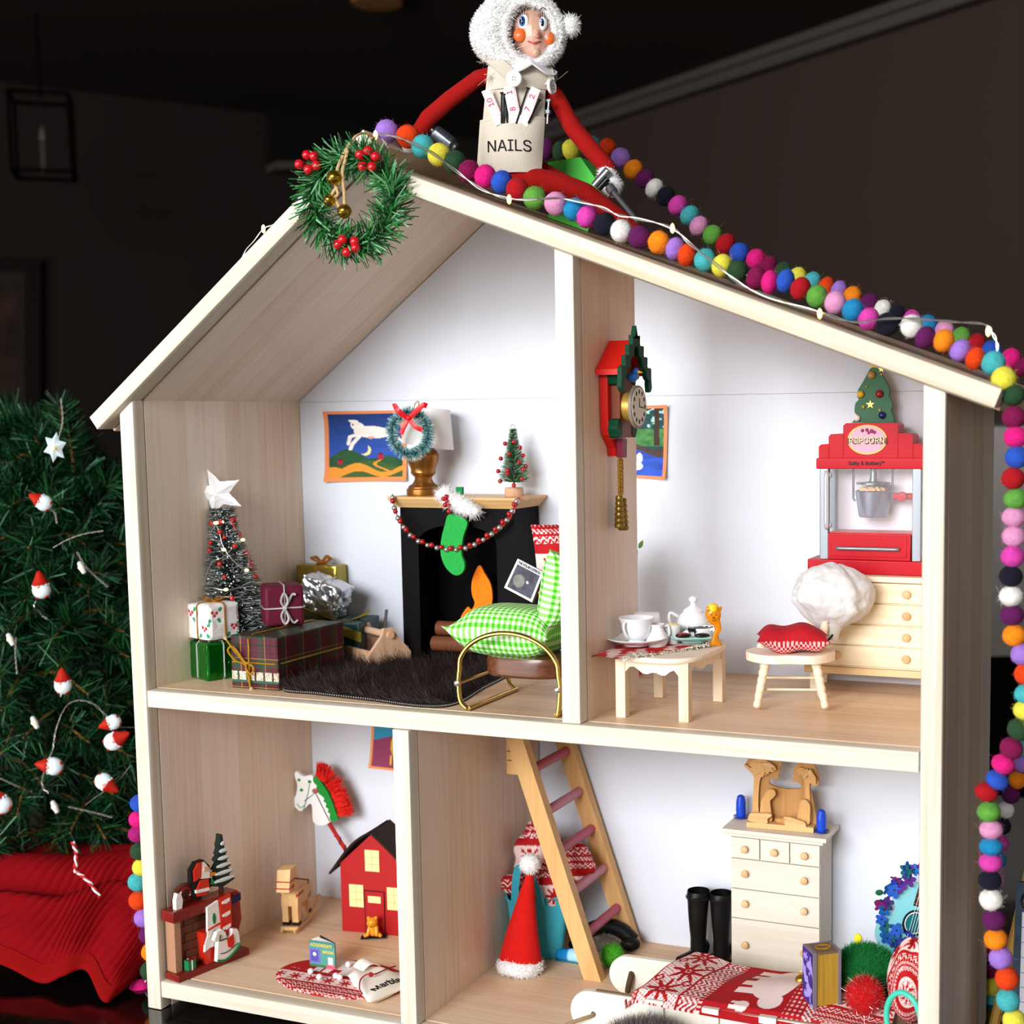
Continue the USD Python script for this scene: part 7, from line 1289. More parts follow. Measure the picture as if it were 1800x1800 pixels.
fb = t.part('fretboard', ukp(box((-5, -11.5, 30), (17, -8, 150), .8)), WOOD('fretboard', '#4a261a', '#34180f', 'z', .4))
for k in range(11): t.part('fret', ukp(box((-5, -12.1, 34 + k * 10.5), (17, -11.3, 35 + k * 10.5))), _wire, fb)
for k in range(4): t.part('string', ukp(cyl((-1 + k * 4.6, -12.6, -40), (-1 + k * 4.6, -12.6, 150), .5, n=5)), M('nylon', '#dfe6e8', .3))
t.part('headstock', ukp(box((-8, -11, 150), (20, -5, 186), 2)), UB); t.part('bridge', ukp(box((-12, -11, -44), (24, -8, -37), 1)), M('hole_teal')); 
lt = np.array([uc[0] - .018, uc[1] + .004, Z1]); t = at('pale_blue_box', 'pale blue translucent packet standing behind the pompoms under the ukulele', 'packet', np.array([*P(1560, 1650, y=.150)[:2], Z1])); t.part('packet', box((-26, -10, 0), (30, 10, 66), 4), M('pale_blue_film', '#a8d4de', .3, coat=.3, vary=.1, vscale=100))
lc = o; t = at('flower_lei', 'lei of blue, teal and purple cloth flowers draped round the toy ukulele', 'lei', np.array([uc[0], uc[1] - .004, Z1]), YAW); o2 = t.L(uc)
cols = ('#1c62b0', '#1d7a86', '#2a3aa0', '#1b6fb8', '#5a2a8a', '#155a60', '#2456b4', '#8a1a70'); g = np.random.default_rng(17)
lp2 = curve([(q[0] - 1600, 0, 1618 - q[1]) for q in ((1607, 1520), (1590, 1535), (1574, 1546), (1562, 1572), (1548, 1592), (1552, 1616), (1560, 1640), (1578, 1652), (1596, 1648), (1612, 1656))], 22)
t.part('cord', tube(lp2 + o2 + [0, -6, 0], 1, 5), M('lei_cord', '#20407a', .7))
for i, p in enumerate(lp2):
    for j in range(1 if i % 2 else 2):
        cen = p + o2 + [g.normal(0, 5), -10 - g.uniform(0, 6), g.normal(0, 5)]; r = g.uniform(11, 15.5); tl = g.uniform(-.8, .8, 2); fls = []
        pts = []
        for k in range(40):
            a = k / 40 * 6.283; pts.append((r * (.55 + .45 * abs(math.cos(a * 2.5))) * math.cos(a), r * (.55 + .45 * abs(math.cos(a * 2.5))) * math.sin(a)))
        m = extr(pts, .8); m.vertices[:, 1] -= .12 * (m.vertices[:, 0] ** 2 + m.vertices[:, 2] ** 2) / r; m = tr(m, rx=math.degrees(tl[0]), rz=math.degrees(tl[1])); cn = cols[g.integers(len(cols))]; fp = t.part('flower', tr(m, cen), M('petal_' + cn[1:], cn, .8, sheen=.3)); t.part('flower_centre', sph(cen + [0, -1.5, 0], 1.6, 1), M('petal_dark', '#12303a', .7), fp)
for q, c_ in (((1594, 1526), '#b0186c'), ((1604, 1517), '#7a1aa0'), ((1541, 1580), '#6a1450'), ((1543, 1562), '#1d5a3a'), ((1568, 1652), '#3f7a34')):
    cen = np.array([q[0] - 1600, -14, 1618 - q[1]]) + o2; t.part('petal', tr(sph((0, 0, 0), 7, 2, (1, .25, .75)), cen), M('petal_' + c_[1:], c_, .8, sheen=.3))
# ================================================================ on the roof
NR = np.array([sinR, 0, cosR]); PR0 = A0 + NR * T                             # right roof's upper face
def onroof(px, py, h=0.0): return PPL(px, py, NR, PR0 + NR * h)
FELT = {}
FC = dict(purple='#5a1550', lavender='#9a72c8', redorange='#dc3f0c', teal='#45a9ae', yellow='#e0d545', darkgreen='#26452a', burgundy='#7a0e44', hotpink='#d81b78', blue='#2850b4', red='#a8101a', green='#5c9a3c', lightpink='#d68fb8', lightblue='#1c7fb0', pink='#cf3fa0', black='#131322', white='#e8e4dc', orange='#ec8412', magenta='#a01a6a')
for k, v in FC.items(): FELT[k] = M('felt_' + k, v, .95, sheen=.18, vary=.16, vscale=330, bump=1.0, bscale=900)
FZ = {k: M('felt_' + k) for k in FC}
_bs = [0]
def ball(t, p, r, c, squash=(1, 1, 1), ax=None):
    _bs[0] += 1; k = _bs[0]; m = sph((0, 0, 0), 1, 3); m.vertices *= np.asarray(squash)
    if ax is not None:
        z = np.asarray(ax, float); z /= np.linalg.norm(z); x = np.cross([.3, .9, .1], z); x /= np.linalg.norm(x); m.vertices = m.vertices @ np.stack([x, np.cross(z, x), z])
    m.vertices *= 1 + .09 * (meshkit.fbm(m.vertices * 1.7 + k * 3.1, 3, k) - .5)[:, None]
    m.vertices = m.vertices * r + p; pth = t.part('felt_ball', m, FELT[c], world=True, smooth=True)
    fz = fur(m, 170, r * .2, .00011, 1.6, k, jitter=1.1, segs=3, tip=.5); FUZZ.setdefault(t.path, (t, {}))[1].setdefault(c, []).append(fz); return pth
FUZZ = {}
def strung(t, seq, posf, rf, cordm='bead_cord'):
    ps = [posf(x, y) for x, y, *_ in seq]
    for i, ((x, y, c, *rest), p) in enumerate(zip(seq, ps)):
        a = ps[min(i + 1, len(ps) - 1)] - ps[max(i - 1, 0)]; r = (rest[0] if rest else rf) / S(p); gap = np.linalg.norm(a) / (2 if 0 < i < len(ps) - 1 else 1)
        ball(t, p, r, c, (1, 1, min(1, max(.62, gap * .54 / r))), a)
    t.part('cord', tube(curve(np.array(ps), len(ps) * 4), .0006, 5), M(cordm, '#dcd8d0', .7), world=True)
front = [(680, 231, 'lavender'), (717, 240, 'redorange'), (743, 257, 'teal'), (771, 272, 'yellow'), (799, 285, 'darkgreen'), (824, 301, 'burgundy'), (853, 310, 'hotpink'), (882, 320, 'blue'), (909, 333, 'red'), (940, 348, 'green'), (977, 358, 'lightpink'), (1009, 368, 'lightblue'), (1032, 381, 'pink'), (1063, 394, 'black'), (1092, 406, 'white'), (1124, 417, 'purple'), (1158, 426, 'orange'), (1187, 437, 'lavender'), (1208, 448, 'redorange'), (1239, 457, 'teal'), (1269, 467, 'yellow'), (1296, 478, 'darkgreen'), (1329, 489, 'burgundy'), (1353, 496, 'hotpink'), (1381, 494, 'blue'), (1407, 507, 'red'), (1436, 521, 'green'), (1468, 532, 'lightpink'), (1499, 545, 'lightblue'), (1527, 561, 'pink'), (1560, 570, 'black'), (1602, 573, 'white'), (1626, 593, 'purple'), (1659, 599, 'orange'), (1688, 616, 'lavender'), (1714, 630, 'redorange'), (1746, 638, 'teal', 22), (1764, 666, 'yellow', 22)]
drop = [(1781, 695, 'darkgreen'), (1782, 733, 'burgundy'), (1785, 768, 'hotpink'), (1787, 804, 'blue'), (1781, 841, 'red'), (1785, 877, 'green'), (1782, 909, 'lightpink'), (1782, 943, 'lightpink'), (1780, 978, 'pink'), (1777, 1013, 'black'), (1777, 1048, 'white'), (1779, 1081, 'purple'), (1783, 1117, 'orange'), (1797, 1150, 'lavender'), (1803, 1185, 'redorange'), (1804, 1220, 'teal'), (1802, 1249, 'yellow'), (1791, 1282, 'darkgreen'), (1778, 1315, 'burgundy'), (1763, 1343, 'hotpink'), (1753, 1371, 'blue'), (1734, 1392, 'red'), (1738, 1427, 'green'), (1742, 1458, 'lightpink'), (1742, 1488, 'lightblue'), (1741, 1516, 'pink'), (1740, 1547, 'black'), (1742, 1581, 'white'), (1747, 1617, 'purple'), (1750, 1651, 'orange'), (1759, 1684, 'lavender'), (1770, 1720, 'redorange'), (1772, 1758, 'teal'), (1783, 1794, 'yellow')]
RB = 20.5
t = Thing('felt_ball_garland', 'multicoloured felt ball garland along the front roof edge and down the right side', 'garland', P(1240, 457, y=.016))
seqs = []
XD = W + .040
def hroof(p): return float(np.dot(p - PR0, NR))
def onedge(x, y, h, lo=.006, hi=.034):
    """where the sight line comes within h of the roof, kept near its front edge"""
    best = min(np.linspace(lo, .017, 30), key=lambda q: abs(hroof(P(x, y, y=q)) - h)); return P(x, y, y=best)
def posF(x, y):
    if x < 1750 and y < 655: return onedge(x, y, .0082)
    return P(x, y, y=.006)
strung(t, front + drop, posF, RB)
rear = [(960, 262, 'purple'), (985, 266, 'darkgreen'), (1004, 263, 'yellow'), (1040, 257, 'teal'), (1068, 258, 'redorange', 15), (1091, 277, 'lavender', 17), (1113, 298, 'orange', 18), (1133, 314, 'purple', 18), (1150, 331, 'white', 18), (1170, 345, 'black', 18), (1191, 361, 'pink', 18), (1212, 378, 'teal', 18), (1228, 397, 'lightpink', 18), (1252, 413, 'green', 18), (1275, 429, 'red', 19), (1299, 444, 'blue', 18), (1328, 455, 'hotpink', 18), (1350, 467, 'burgundy', 18), (1376, 478, 'darkgreen', 18), (1402, 487, 'yellow', 18), (1428, 495, 'teal', 18), (1452, 504, 'redorange', 18), (1474, 511, 'lavender', 18), (1498, 521, 'orange', 18), (1527, 533, 'purple', 18), (1551, 544, 'white', 18), (1577, 553, 'black', 18), (1602, 562, 'pink', 18), (1630, 571, 'lightblue', 18), (1660, 581, 'lightpink', 18), (1689, 592, 'green', 18), (1716, 604, 'red', 18), (1742, 616, 'blue', 18), (1776, 630, 'hotpink', 19), (1797, 645, 'burgundy', 19)]
_y1 = D - .012
# the rear string lies on the rear roof edge and, to its left, hangs in the air from behind the doll
def posR(x, y):
    p = P(x, y, y=D - .01); zr_ = PR0[2] - (p[0] - PR0[0]) * AR
    return p if p[2] > zr_ + .0062 / cosR else np.array([p[0], p[1], zr_ + .0062 / cosR])
t2 = Thing('felt_ball_garland', 'multicoloured felt ball garland along the rear roof edge, rising behind the doll', 'garland', P(1350, 467, y=D - .01)); strung(t2, rear, posR, 18)
back_r = [(1799, 1315, 'teal', 16), (1797, 1343, 'lavender', 16), (1788, 1371, 'orange', 16), (1777, 1397, 'purple', 16), (1768, 1424, 'white', 15), (1762, 1452, 'black', 15), (1758, 1482, 'pink', 15), (1754, 1512, 'lightblue', 15), (1750, 1545, 'lightpink', 15), (1746, 1578, 'green', 15), (1744, 1610, 'red', 15), (1743, 1642, 'blue', 15), (1742, 1674, 'hotpink', 15), (1741, 1704, 'burgundy', 15), (1741, 1734, 'yellow', 17), (1743, 1763, 'teal', 17), (1741, 1792, 'red', 17)]
t3 = Thing('felt_ball_garland', 'multicoloured felt ball garland hanging behind the right side of the house', 'garland', P(1797, 1345, x=W + .058)); strung(t3, back_r, lambda x, y: P(x, y, y=D + .035), 16)
left_l = [(246, 1412, 'blue', 17), (244, 1440, 'hotpink', 17), (243, 1466, 'magenta', 17), (246, 1496, 'darkgreen', 17), (250, 1524, 'yellow', 17), (243, 1550, 'teal', 18), (245, 1582, 'redorange', 18), (254, 1613, 'lavender', 18), (262, 1642, 'purple', 18), (266, 1673, 'orange', 17), (264, 1706, 'darkgreen', 17), (247, 1741, 'hotpink', 20)]
t4 = Thing('felt_ball_garland', 'multicoloured felt ball garland hanging by the left side wall, only a strip showing', 'garland', P(240, 1550, y=.035)); strung(t4, left_l, lambda x, y: P(x, y, y=.030), 17)
for tt_, d_ in FUZZ.values():
    for c, ms in d_.items(): tt_.part('fuzz', cat(ms), FELT[c], world=True, smooth=False, kind='stuff')

# ---- fairy light wire
fl = [(664, 236), (690, 239), (717, 248), (757, 267), (800, 299), (848, 333), (895, 349), (945, 350), (990, 349), (1050, 362), (1085, 377), (1118, 384), (1180, 400), (1215, 430), (1270, 474), (1310, 504), (1380, 532), (1441, 548)]
def pf(x, y): return P(x, y, y=max(-.007, onedge(x, y, .0155)[1] - .012))
wl = curve(np.array([pf(*q) for q in fl]), 140)
fl2 = [(1441, 548), (1500, 566), (1560, 560), (1620, 561), (1680, 566), (1730, 570), (1745, 586), (1753, 606), (1752, 625)]
wl2 = curve(np.array([P(x, y, y=-.003 + .02 * (x - 1441) / 310) for x, y in fl2]), 60)
t = Thing('fairy_lights', 'silver wire fairy lights with warm droplets strung over the roof garland', 'light string', wl[60])
for s in (-1, 1): t.part('wire', tube(wl + s * np.array([.0005, 0, .0004]) * np.sin(np.linspace(0, 60, 140))[:, None], .00038, 5), _wire, world=True); t.part('wire', tube(wl2 + s * np.array([.0005, 0, .0004]) * np.sin(np.linspace(0, 30, 60))[:, None], .00038, 5), _wire, world=True)
lw_ = curve(np.array([P(x, y, y=-.002) for x, y in ((424, 458), (432, 440), (446, 424), (463, 402), (480, 395), (497, 386), (515, 372), (528, 352), (545, 330))]), 50)
for s in (-1, 1): t.part('wire', tube(lw_ + s * np.array([.0006, 0, .0004]) * np.sin(np.linspace(0, 26, 50))[:, None], .00038, 5), _wire, world=True)
LEDM = M('warm_led'); LED2 = M('led_drop', '#ffe9b0', .2, emit='#ffd070', estr=3.0)
for (x, y), pz in (((895, 350), pf), ((1182, 401), pf), ((1441, 551), pf), ((1737, 582), lambda x, y: P(x, y, y=.016)), ((463, 402), lambda x, y: P(x, y, y=-.002)), ((660, 237), pf)):
    p = pz(x, y); t.part('led', lathe([(0, -.0032), (.0011, -.0022), (.0015, 0), (.0010, .002), (0, .003)], 12, p), LED2, world=True)

# ---- wreath at the gable
wc = P(620, 353, y=-.016); t = at('gable_wreath', 'green artificial wreath with red berries and jingle bells hung at the gable', 'wreath', wc, 8); g = np.random.default_rng(33)
R_ = 76
n = 1500; th = g.uniform(0, 6.283, n); c_ = np.stack([R_ * np.cos(th), g.normal(0, 3, n), R_ * np.sin(th)], 1); rad = np.stack([np.cos(th), 0 * th, np.sin(th)], 1); tan = np.stack([-np.sin(th), 0 * th, np.cos(th)], 1)
ph = g.uniform(0, 6.283, n); dr = rad * np.cos(ph)[:, None] * 1.0 + np.array([0, 1, 0]) * np.sin(ph)[:, None] * .7 + tan * g.normal(.55, .45, (n, 1))
t.part('wire_ring', tube(np.stack([R_ * np.cos(np.linspace(0, 6.283, 60)), 0 * np.linspace(0, 1, 60), R_ * np.sin(np.linspace(0, 6.283, 60))], 1), 2.2, 6), M('brown_wire', '#5a3f22', .6))
NG = [M('needle_green', '#2f7a38', .5, vary=.25, vscale=150), M('needle_light', '#74b07c', .45), M('needle_dark', '#1b4423', .55)]
for i, (a, b) in enumerate(((0, 760), (760, 1080), (1080, 1500))): t.part('needles', blades(c_[a:b], dr[a:b], 42, 3.6, .14, 5 + i, 2, .55), NG[i], smooth=False, kind='stuff')
_by = M('wreath_berry', '#bf1420', .15, coat=.7)
for cx_, cz_, offs in ((-74, 68, ((0, 11), (-15, -4), (14, 8), (2, -14), (18, -8), (2, 0))), (41, 65, ((1, 15), (-14, 9), (15, 4), (-10, -11), (8, -13), (2, 0))), (-1, -75, ((-10, 6), (13, 2), (-19, -2), (14, -9), (-3, -16), (2, 0)))):
    cz_ += 0
    for dx_, dz_ in offs[:-1]: t.part('berry', sph((cx_ + dx_, -22, cz_ + dz_), 8.6, 3), _by)
    t.part('berry_stems', cat([tube([(cx_ + offs[-1][0], -10, cz_), (cx_ + dx_, -18, cz_ + dz_)], 1.2, 5) for dx_, dz_ in offs[:-1]]), M('stem_red', '#7a1a1c', .5), kind='stuff')
TW = M('twine', '#c9a878', .9, bump=.9, bscale=1500, vary=.15, vscale=600)
for pts in (((2, -12, 95), (-6, -16, 78), (-14, -22, 58), (-19, -24, 40), (-24, -26, 36)), ((2, -12, 95), (-2, -18, 70), (-6, -24, 45), (-4, -24, 5), (-5, -24, -30)), ((-24, -26, 36), (-16, -24, 10), (-22, -24, 2), (-12, -24, -18), (-8, -24, -34)), ((-34, -24, -4), (-24, -24, 14), (-16, -24, 20))): t.part('twine', tube(curve(pts, 30), 3.0, 8), TW)
JB = M('jingle_gold', '#b8922c', .2, metal=.95)
for x, z, r in ((-20, 36, 13.5), (-31, -2, 11), (-3, -22, 12.5)):
    o = np.array([x, -28, z]); m = sph(o, r, 3); b_ = t.part('jingle_bell', m, JB); t.part('bell_slot', cat(*[tr(box((-r * .62, -.8, -1.1), (r * .62, .8, 1.1), .5), o + [0, -r * .93, -r * .1], ry=q) for q in (0, 78)]), M('slot_dark', '#2a1d08', .6), b_); t.part('bell_band', tube(ring(o, r * 1.01, (.2, .1, 1), 30), .8, 6, closed=True), JB, b_)
t.part('hanging_twine', tube(curve([(2, -12, 95), (14, -6, 110), (20, 18, 118), (26, 50, 116)], 16), 2.2, 6), TW)

# ---- doll astride the roof
dp = P(908, 326, y=.062)
t = at('felt_doll', 'felt doll in red suit, white fur hood and canvas apron sitting on the roof', 'doll', dp); s_ = t.s
X = lambda px, py, y=0.0: np.array([px - 908.0, y, 318.0 - py])
RF = M('doll_red_felt', '#960d08', .93, sheen=.15, vary=.10, vscale=160, bump=.45, bscale=1200)
# body with arms and legs: one continuous felt body
bones = [((X(912, 275, 4), 34), (X(916, 180, 4), 32)), ((X(916, 180, 4), 32), (X(922, 130, 4), 26)), ((X(922, 130, 4), 24), (X(928, 95, 4), 15)),
    ((X(878, 126, 4), 14), (X(845, 134, 0), 14)), ((X(845, 134, 0), 14), (X(795, 170, -4), 14.5)), ((X(795, 170, -4), 14.5), (X(757, 202, -6), 15)), ((X(757, 202, -6), 15), (X(735, 232, -8), 13)),
    ((X(958, 140, 6), 14), (X(982, 170, 4), 15)), ((X(982, 170, 4), 15), (X(1010, 222, 0), 16)), ((X(1010, 222, 0), 16), (X(1040, 258, -4), 16)), ((X(1040, 258, -4), 16), (X(1068, 290, -6), 15)),
    ((X(900, 290, 0), 30), (X(940, 312, -20), 22)), ((X(940, 312, -20), 22), (X(990, 322, -22), 19)), ((X(990, 322, -22), 19), (X(1030, 336, -16), 18)), ((X(1030, 336, -16), 18), (X(1090, 378, -4), 15)), ((X(1090, 378, -4), 15), (X(1118, 396, 4), 12)),
    ((X(925, 290, 20), 28), (X(985, 312, 26), 20)), ((X(985, 312, 26), 20), (X(1050, 352, 24), 17)), ((X(1050, 352, 24), 17), (X(1108, 388, 20), 13))]
m = smoothman(hulls([((a, ra), (b, rb)) for (a, ra), (b, rb) in bones]), 5, 14); t.part('body', m, RF, smooth=True)
WP = M('white_plush')
mit = smoothman(hulls([((X(1066, 300, -10), 14), (X(1076, 322, -12), 17)), ((X(1060, 300, -16), 7), (X(1056, 316, -20), 6.5))]), 4, 8); t.part('mitten', mit, WP, smooth=True); t.part('mitten_fluff', fur(mit, 900, 5, .8, .5, 3), WP, smooth=False, kind='stuff')
mit = smoothman(hulls([((X(733, 236, -8), 12), (X(722, 250, -8), 13))]), 4, 6); t.part('mitten', mit, WP, smooth=True)
# head
HC = X(942, 65, -2); SK = M('doll_face', '#c99a86', .35, coat=.2, sss=.15)
hm0 = hulls([((HC + [0, 0, 10], 37), (HC + [2, -4, -8], 33)), ((HC + [2, -4, -8], 33), (HC + [3, -10, -26], 22)), ((HC + [-16, -20, -6], 14), (HC + [-14, -18, -10], 14)), ((HC + [26, -18, -8], 13), (HC + [24, -16, -10], 13)), ((HC + [9, -34, -2], 4.5), (HC + [10, -40, -8], 5.5)), ((HC + [6, -26, -34], 9), (HC + [4, -18, -34], 10))])
head = t.part('head', smoothman(hm0, 3.2, 8), SK, smooth=True)
ck = M('doll_cheek', '#e0662c', .3, coat=.3, sss=.2)
for x, y, z, r in ((-20, -30, -6, 12), (29, -24, -10, 11)): t.part('cheek', lump(sph(HC + [x, y, z], r, 3, (1, .62, 1)), .3, .1, 2), ck, head)
EW, EB, EK = M('eye_white', '#eef0f2', .15, coat=.6), M('eye_blue', '#1f5fae', .15, coat=.6), M('eye_black', '#0a0a0c', .12, coat=.6)
for x, y, z, k, rz_ in ((-14, -33.5, 16, 1, -18), (20, -31.5, 13, .8, 28)):
    e_ = t.part('eye', tr(sph((0, 0, 0), 1, 3, (9 * k, 3.2, 12)), HC + [x, y, z], rz=rz_, ry=8), EW, head); t.part('iris', tr(sph((0, 0, 0), 1, 3, (6.2 * k, 2.8, 8.8)), HC + [x - 1.6 * k, y - 1.4, z], rz=rz_), EB, head); t.part('pupil', tr(sph((0, 0, 0), 1, 3, (4 * k, 2.6, 6.4)), HC + [x - 2.0 * k, y - 2.6, z], rz=rz_), EK, head); t.part('eye_glint', sph(HC + [x - 3.2 * k, y - 5.2, z + 3], 1.3, 1), EW, head)
    t.part('eyelashes', cat([tube(curve([HC + [x + a * 7 * k, y - 1, z + 9 - abs(a) * 2], HC + [x + a * 10 * k, y - 4, z + 13], HC + [x + a * 11 * k, y - 3, z + 18 - abs(a) * 4]], 8), .5, 4) for a in (-.9, -.5, -.1, .3, .7)]), EK, head, kind='stuff'); t.part('eyebrow', tube(curve([HC + [x - 8 * k, y + 1, z + 22], HC + [x, y - .5, z + 26], HC + [x + 7 * k, y + 2, z + 23]], 10), .8, 5), M('brow_brown', '#4a2a1c', .6), head)
t.part('mouth', tube(curve([HC + [-7, -34, -17], HC + [4, -38, -21], HC + [15, -34.5, -17]], 14), 1.3, 6), M('lip_red', '#b0463a', .3), head); t.part('nose_tip', sph(HC + [10, -44, -7], 3.4, 2), M('doll_nose', '#d0876c', .3, coat=.2), head)
t.part('hair', fur(sph(HC + [4, -14, 30], 22, 2, (1, .6, .5)), 120, 14, .9, .4, 4, lean=(0, -1, -.6)), M('doll_hair', '#3a221a', .5), head, smooth=False, kind='stuff')
# hood: thick fur shell open at the face
HO = HC + [-9, -4, 0]
def hoodpt(u, v):
    # v runs from the rim of the face opening, out and round the back
    a = u * 2 * np.pi; sn = np.sin(a); fx = np.array([.20, -.98, 0]); fx /= np.linalg.norm(fx); sx = np.array([.98, .20, 0]); up = np.array([0, 0, 1.])
    ox, oz = 44.0, np.where(sn > 0, 52, 52); Rx = np.where(np.cos(a) < 0, 88, 72); Rz = np.where(sn > 0, 72, 60); k = np.clip(v / .42, 0, 1); gk = np.sin(k * np.pi / 2)
    w_ = np.where(v < .42, 0, (v - .42) / .58); sh = np.cos(w_ * np.pi / 2)
    x_ = np.cos(a) * (ox + (Rx - ox) * gk) * sh - 8 * gk; z_ = sn * (oz + (Rz - oz) * gk) * sh; d_ = np.where(v < .42, 22 - 26 * (1 - np.cos(k * np.pi / 2)) + 10 * np.sin(k * np.pi), -4 - 66 * np.sin(w_ * np.pi / 2))
    p = x_[..., None] * sx + z_[..., None] * up + d_[..., None] * fx; return np.moveaxis(p + HO, -1, 0)
hood, _ = grid(hoodpt, 70, 26, closed_u=True)
if (hood.face_normals * (hood.triangles_center - HO - [0, 20, 0])).sum() < 0: hood = TM(hood.vertices, hood.faces[:, ::-1])
FU = M('hood_fur', '#eeedeb', .95, sheen=.2); hd_ = t.part('fur_hood', thick(hood, 5), FU, smooth=True); t.part('hood_pile', fur(hood, 12000, 6, 1.4, .5, 8, jitter=.45), FU, hd_, smooth=False, kind='stuff')
rim = hoodpt(np.linspace(0, 1, 60, endpoint=False), np.zeros(60)).T; rim = tube(rim, 7, 10, closed=True); t.part('hood_rim', rim, FU, hd_); t.part('hood_rim_pile', fur(rim, 4000, 8, .9, .7, 9, jitter=.7), FU, hd_, smooth=False, kind='stuff')
ea = lump(sph(HO + [74, 0, 16], 16, 3, (.9, .8, 1)), 1, .1, 2); t.part('hood_ear', ea, FU, hd_); t.part('hood_ear_pile', fur(ea, 700, 7, .9, .6, 10), FU, hd_, smooth=False, kind='stuff')
# collar with pointed tips
col_, _ = grid(lambda u, v: np.moveaxis(np.stack([(22 + 36 * v) * np.cos(u * 6.283) * (.96 + 0 * u) + X(926, 0)[0], (22 + 36 * v) * np.sin(u * 6.283) + 4, 318 - 101 - v * (24 + 14 * np.abs(np.sin(u * 6.283 * 2.5)) )], -1), -1, 0), 100, 10, closed_u=True); t.part('collar', thick(col_, 2.5), M('white_felt', '#ece9ee', .9, sheen=.4, bump=.3, bscale=900))
# canvas apron with bib, pocket, straps, buttons
CV = M('apron_canvas', '#cbc1b0', .9, vary=.07, vscale=800, bump=.45, bscale=2600)
def wrapf(x0, x1, z0, z1, off, belly=0.0):
    def fn(u, v):
        xx = x0(v) * (1 - u) + x1(v) * u if callable(x0) else x0 * (1 - u) + x1 * u; zz = z0 * (1 - v) + z1 * v; q = (xx - (908 - 908) ) / 62.0; c_ = 2 + zz * .03
        return np.stack([xx, -36 - off + 30 * np.clip(np.abs((xx - c_) / 62), 0, 1.05) ** 2.4 - belly * np.sin(np.pi * v) * (1 - (2 * u - 1) ** 4) + .6 * np.sin(u * 14 + v * 5), zz])
    return fn
def sheet(name, f, parent=None, th=1.6, m=CV):
    a, _ = grid(f, 40, 40); 
    if a.face_normals[:, 1].mean() > 0: a.invert()
    return t.part(name, thick(a, th), m, parent)
lo, hi = 318 - 300, 318 - 120
ap = sheet('apron', wrapf(lambda v: -66 + 22 * v ** 1.2, lambda v: 46 + 12 * v, lo, 318 - 118, 0))
pk = sheet('pocket', wrapf(lambda v: -70 + 9 * v, lambda v: 46 + 8 * v, lo - 2, 318 - 207, 4, 8), ap)
sheet('bib_band', wrapf(lambda v: -44 + 2 * v, lambda v: 60 - 1 * v, 318 - 160, 318 - 134, 3), ap); 
def strap(pts, w, nm='strap'):
    c_ = curve(pts, 24); tt_ = np.gradient(c_, axis=0); sd = np.cross(tt_, [0, -1, .25]); sd /= np.linalg.norm(sd, axis=1, keepdims=True); v = np.stack([c_ - sd * w, c_ + sd * w], 1).reshape(-1, 3); f = []
    for i in range(23): o = 2 * i; f += [(o, o + 1, o + 3), (o, o + 3, o + 2)]
    return t.part(nm, thick(TM(v, f), 1.5), CV, ap)
strap([X(912, 149, -54), X(890, 126, -48), X(868, 104, -18), X(862, 100, 10)], 11); strap([X(970, 152, -24), X(968, 128, -14), X(960, 108, 8)], 9)
BT = M('button_white', '#ecebe8', .2, coat=.5)
for o, r, rz_ in ((X(912, 150, -59), 13.5, 0), (X(973, 157, -30), 13, 62)):
    bt = t.part('button', tr(tr(lathe([(0, 0), (r, 0), (r, 3), (r * .85, 4.5), (r * .7, 3.4), (0, 3.2)], 30), rx=90), o, rz=rz_), BT, ap)
    R3 = rotm(rz_, [0, 0, 1])[:3, :3]
    for a in range(4): t.part('button_hole', tr(sph((0, 0, 0), 1.5, 1), o + R3 @ np.array([3.2 * math.cos(a * 1.571 + .78), -3.3, 3.2 * math.sin(a * 1.571 + .78)])), M('hole_grey', '#a9a6a0', .7), bt)
nl = tr(text('NAILS', 19, .8), X(900, 258, 0)); w_ = nl.vertices; fpk = wrapf(lambda v: -70 + 9 * v, lambda v: 46 + 8 * v, lo - 2, 318 - 207, 4, 8); gpk, _ = grid(fpk, 60, 60); kd2 = cKDTree(gpk.vertices[:, [0, 2]]); _, ix = kd2.query(w_[:, [0, 2]], k=4); nl.vertices = np.c_[w_[:, 0], gpk.vertices[ix, 1].mean(1) - .5 + w_[:, 1], w_[:, 2] - (w_[:, 0] - X(900, 0)[0]) * .03]
t.part('lettering', nl, M('print_black_matte', '#151414', .7), pk, smooth=False, kind='stuff')
sg_ = np.linspace(0, 1, 26); sp3 = fpk(sg_, np.full(26, .955)); 
t.part('stitching', cat([tube([sp3[:, i] + [0, -.6, 0], sp3[:, i] * .45 + sp3[:, i + 1] * .55 + [0, -.6, 0]], .6, 5) for i in range(25)]), M('thread_cream', '#cfc5b2', .8), pk, kind='stuff')
g = np.random.default_rng(3); fr0 = np.array([X(862, 106, -12) + g.normal(0, 3, 3) for _ in range(30)] + [X(868, 140, -28) + g.normal(0, 3, 3) for _ in range(30)] + [X(978, 140, -10) + g.normal(0, 3, 3) for _ in range(20)])
t.part('frayed_threads', blades(fr0, g.normal(0, .8, (80, 3)) + [-.5, -.4, -.2], 9, .6, 1.3, 4, 3, .8), CV, ap, smooth=False, kind='stuff')
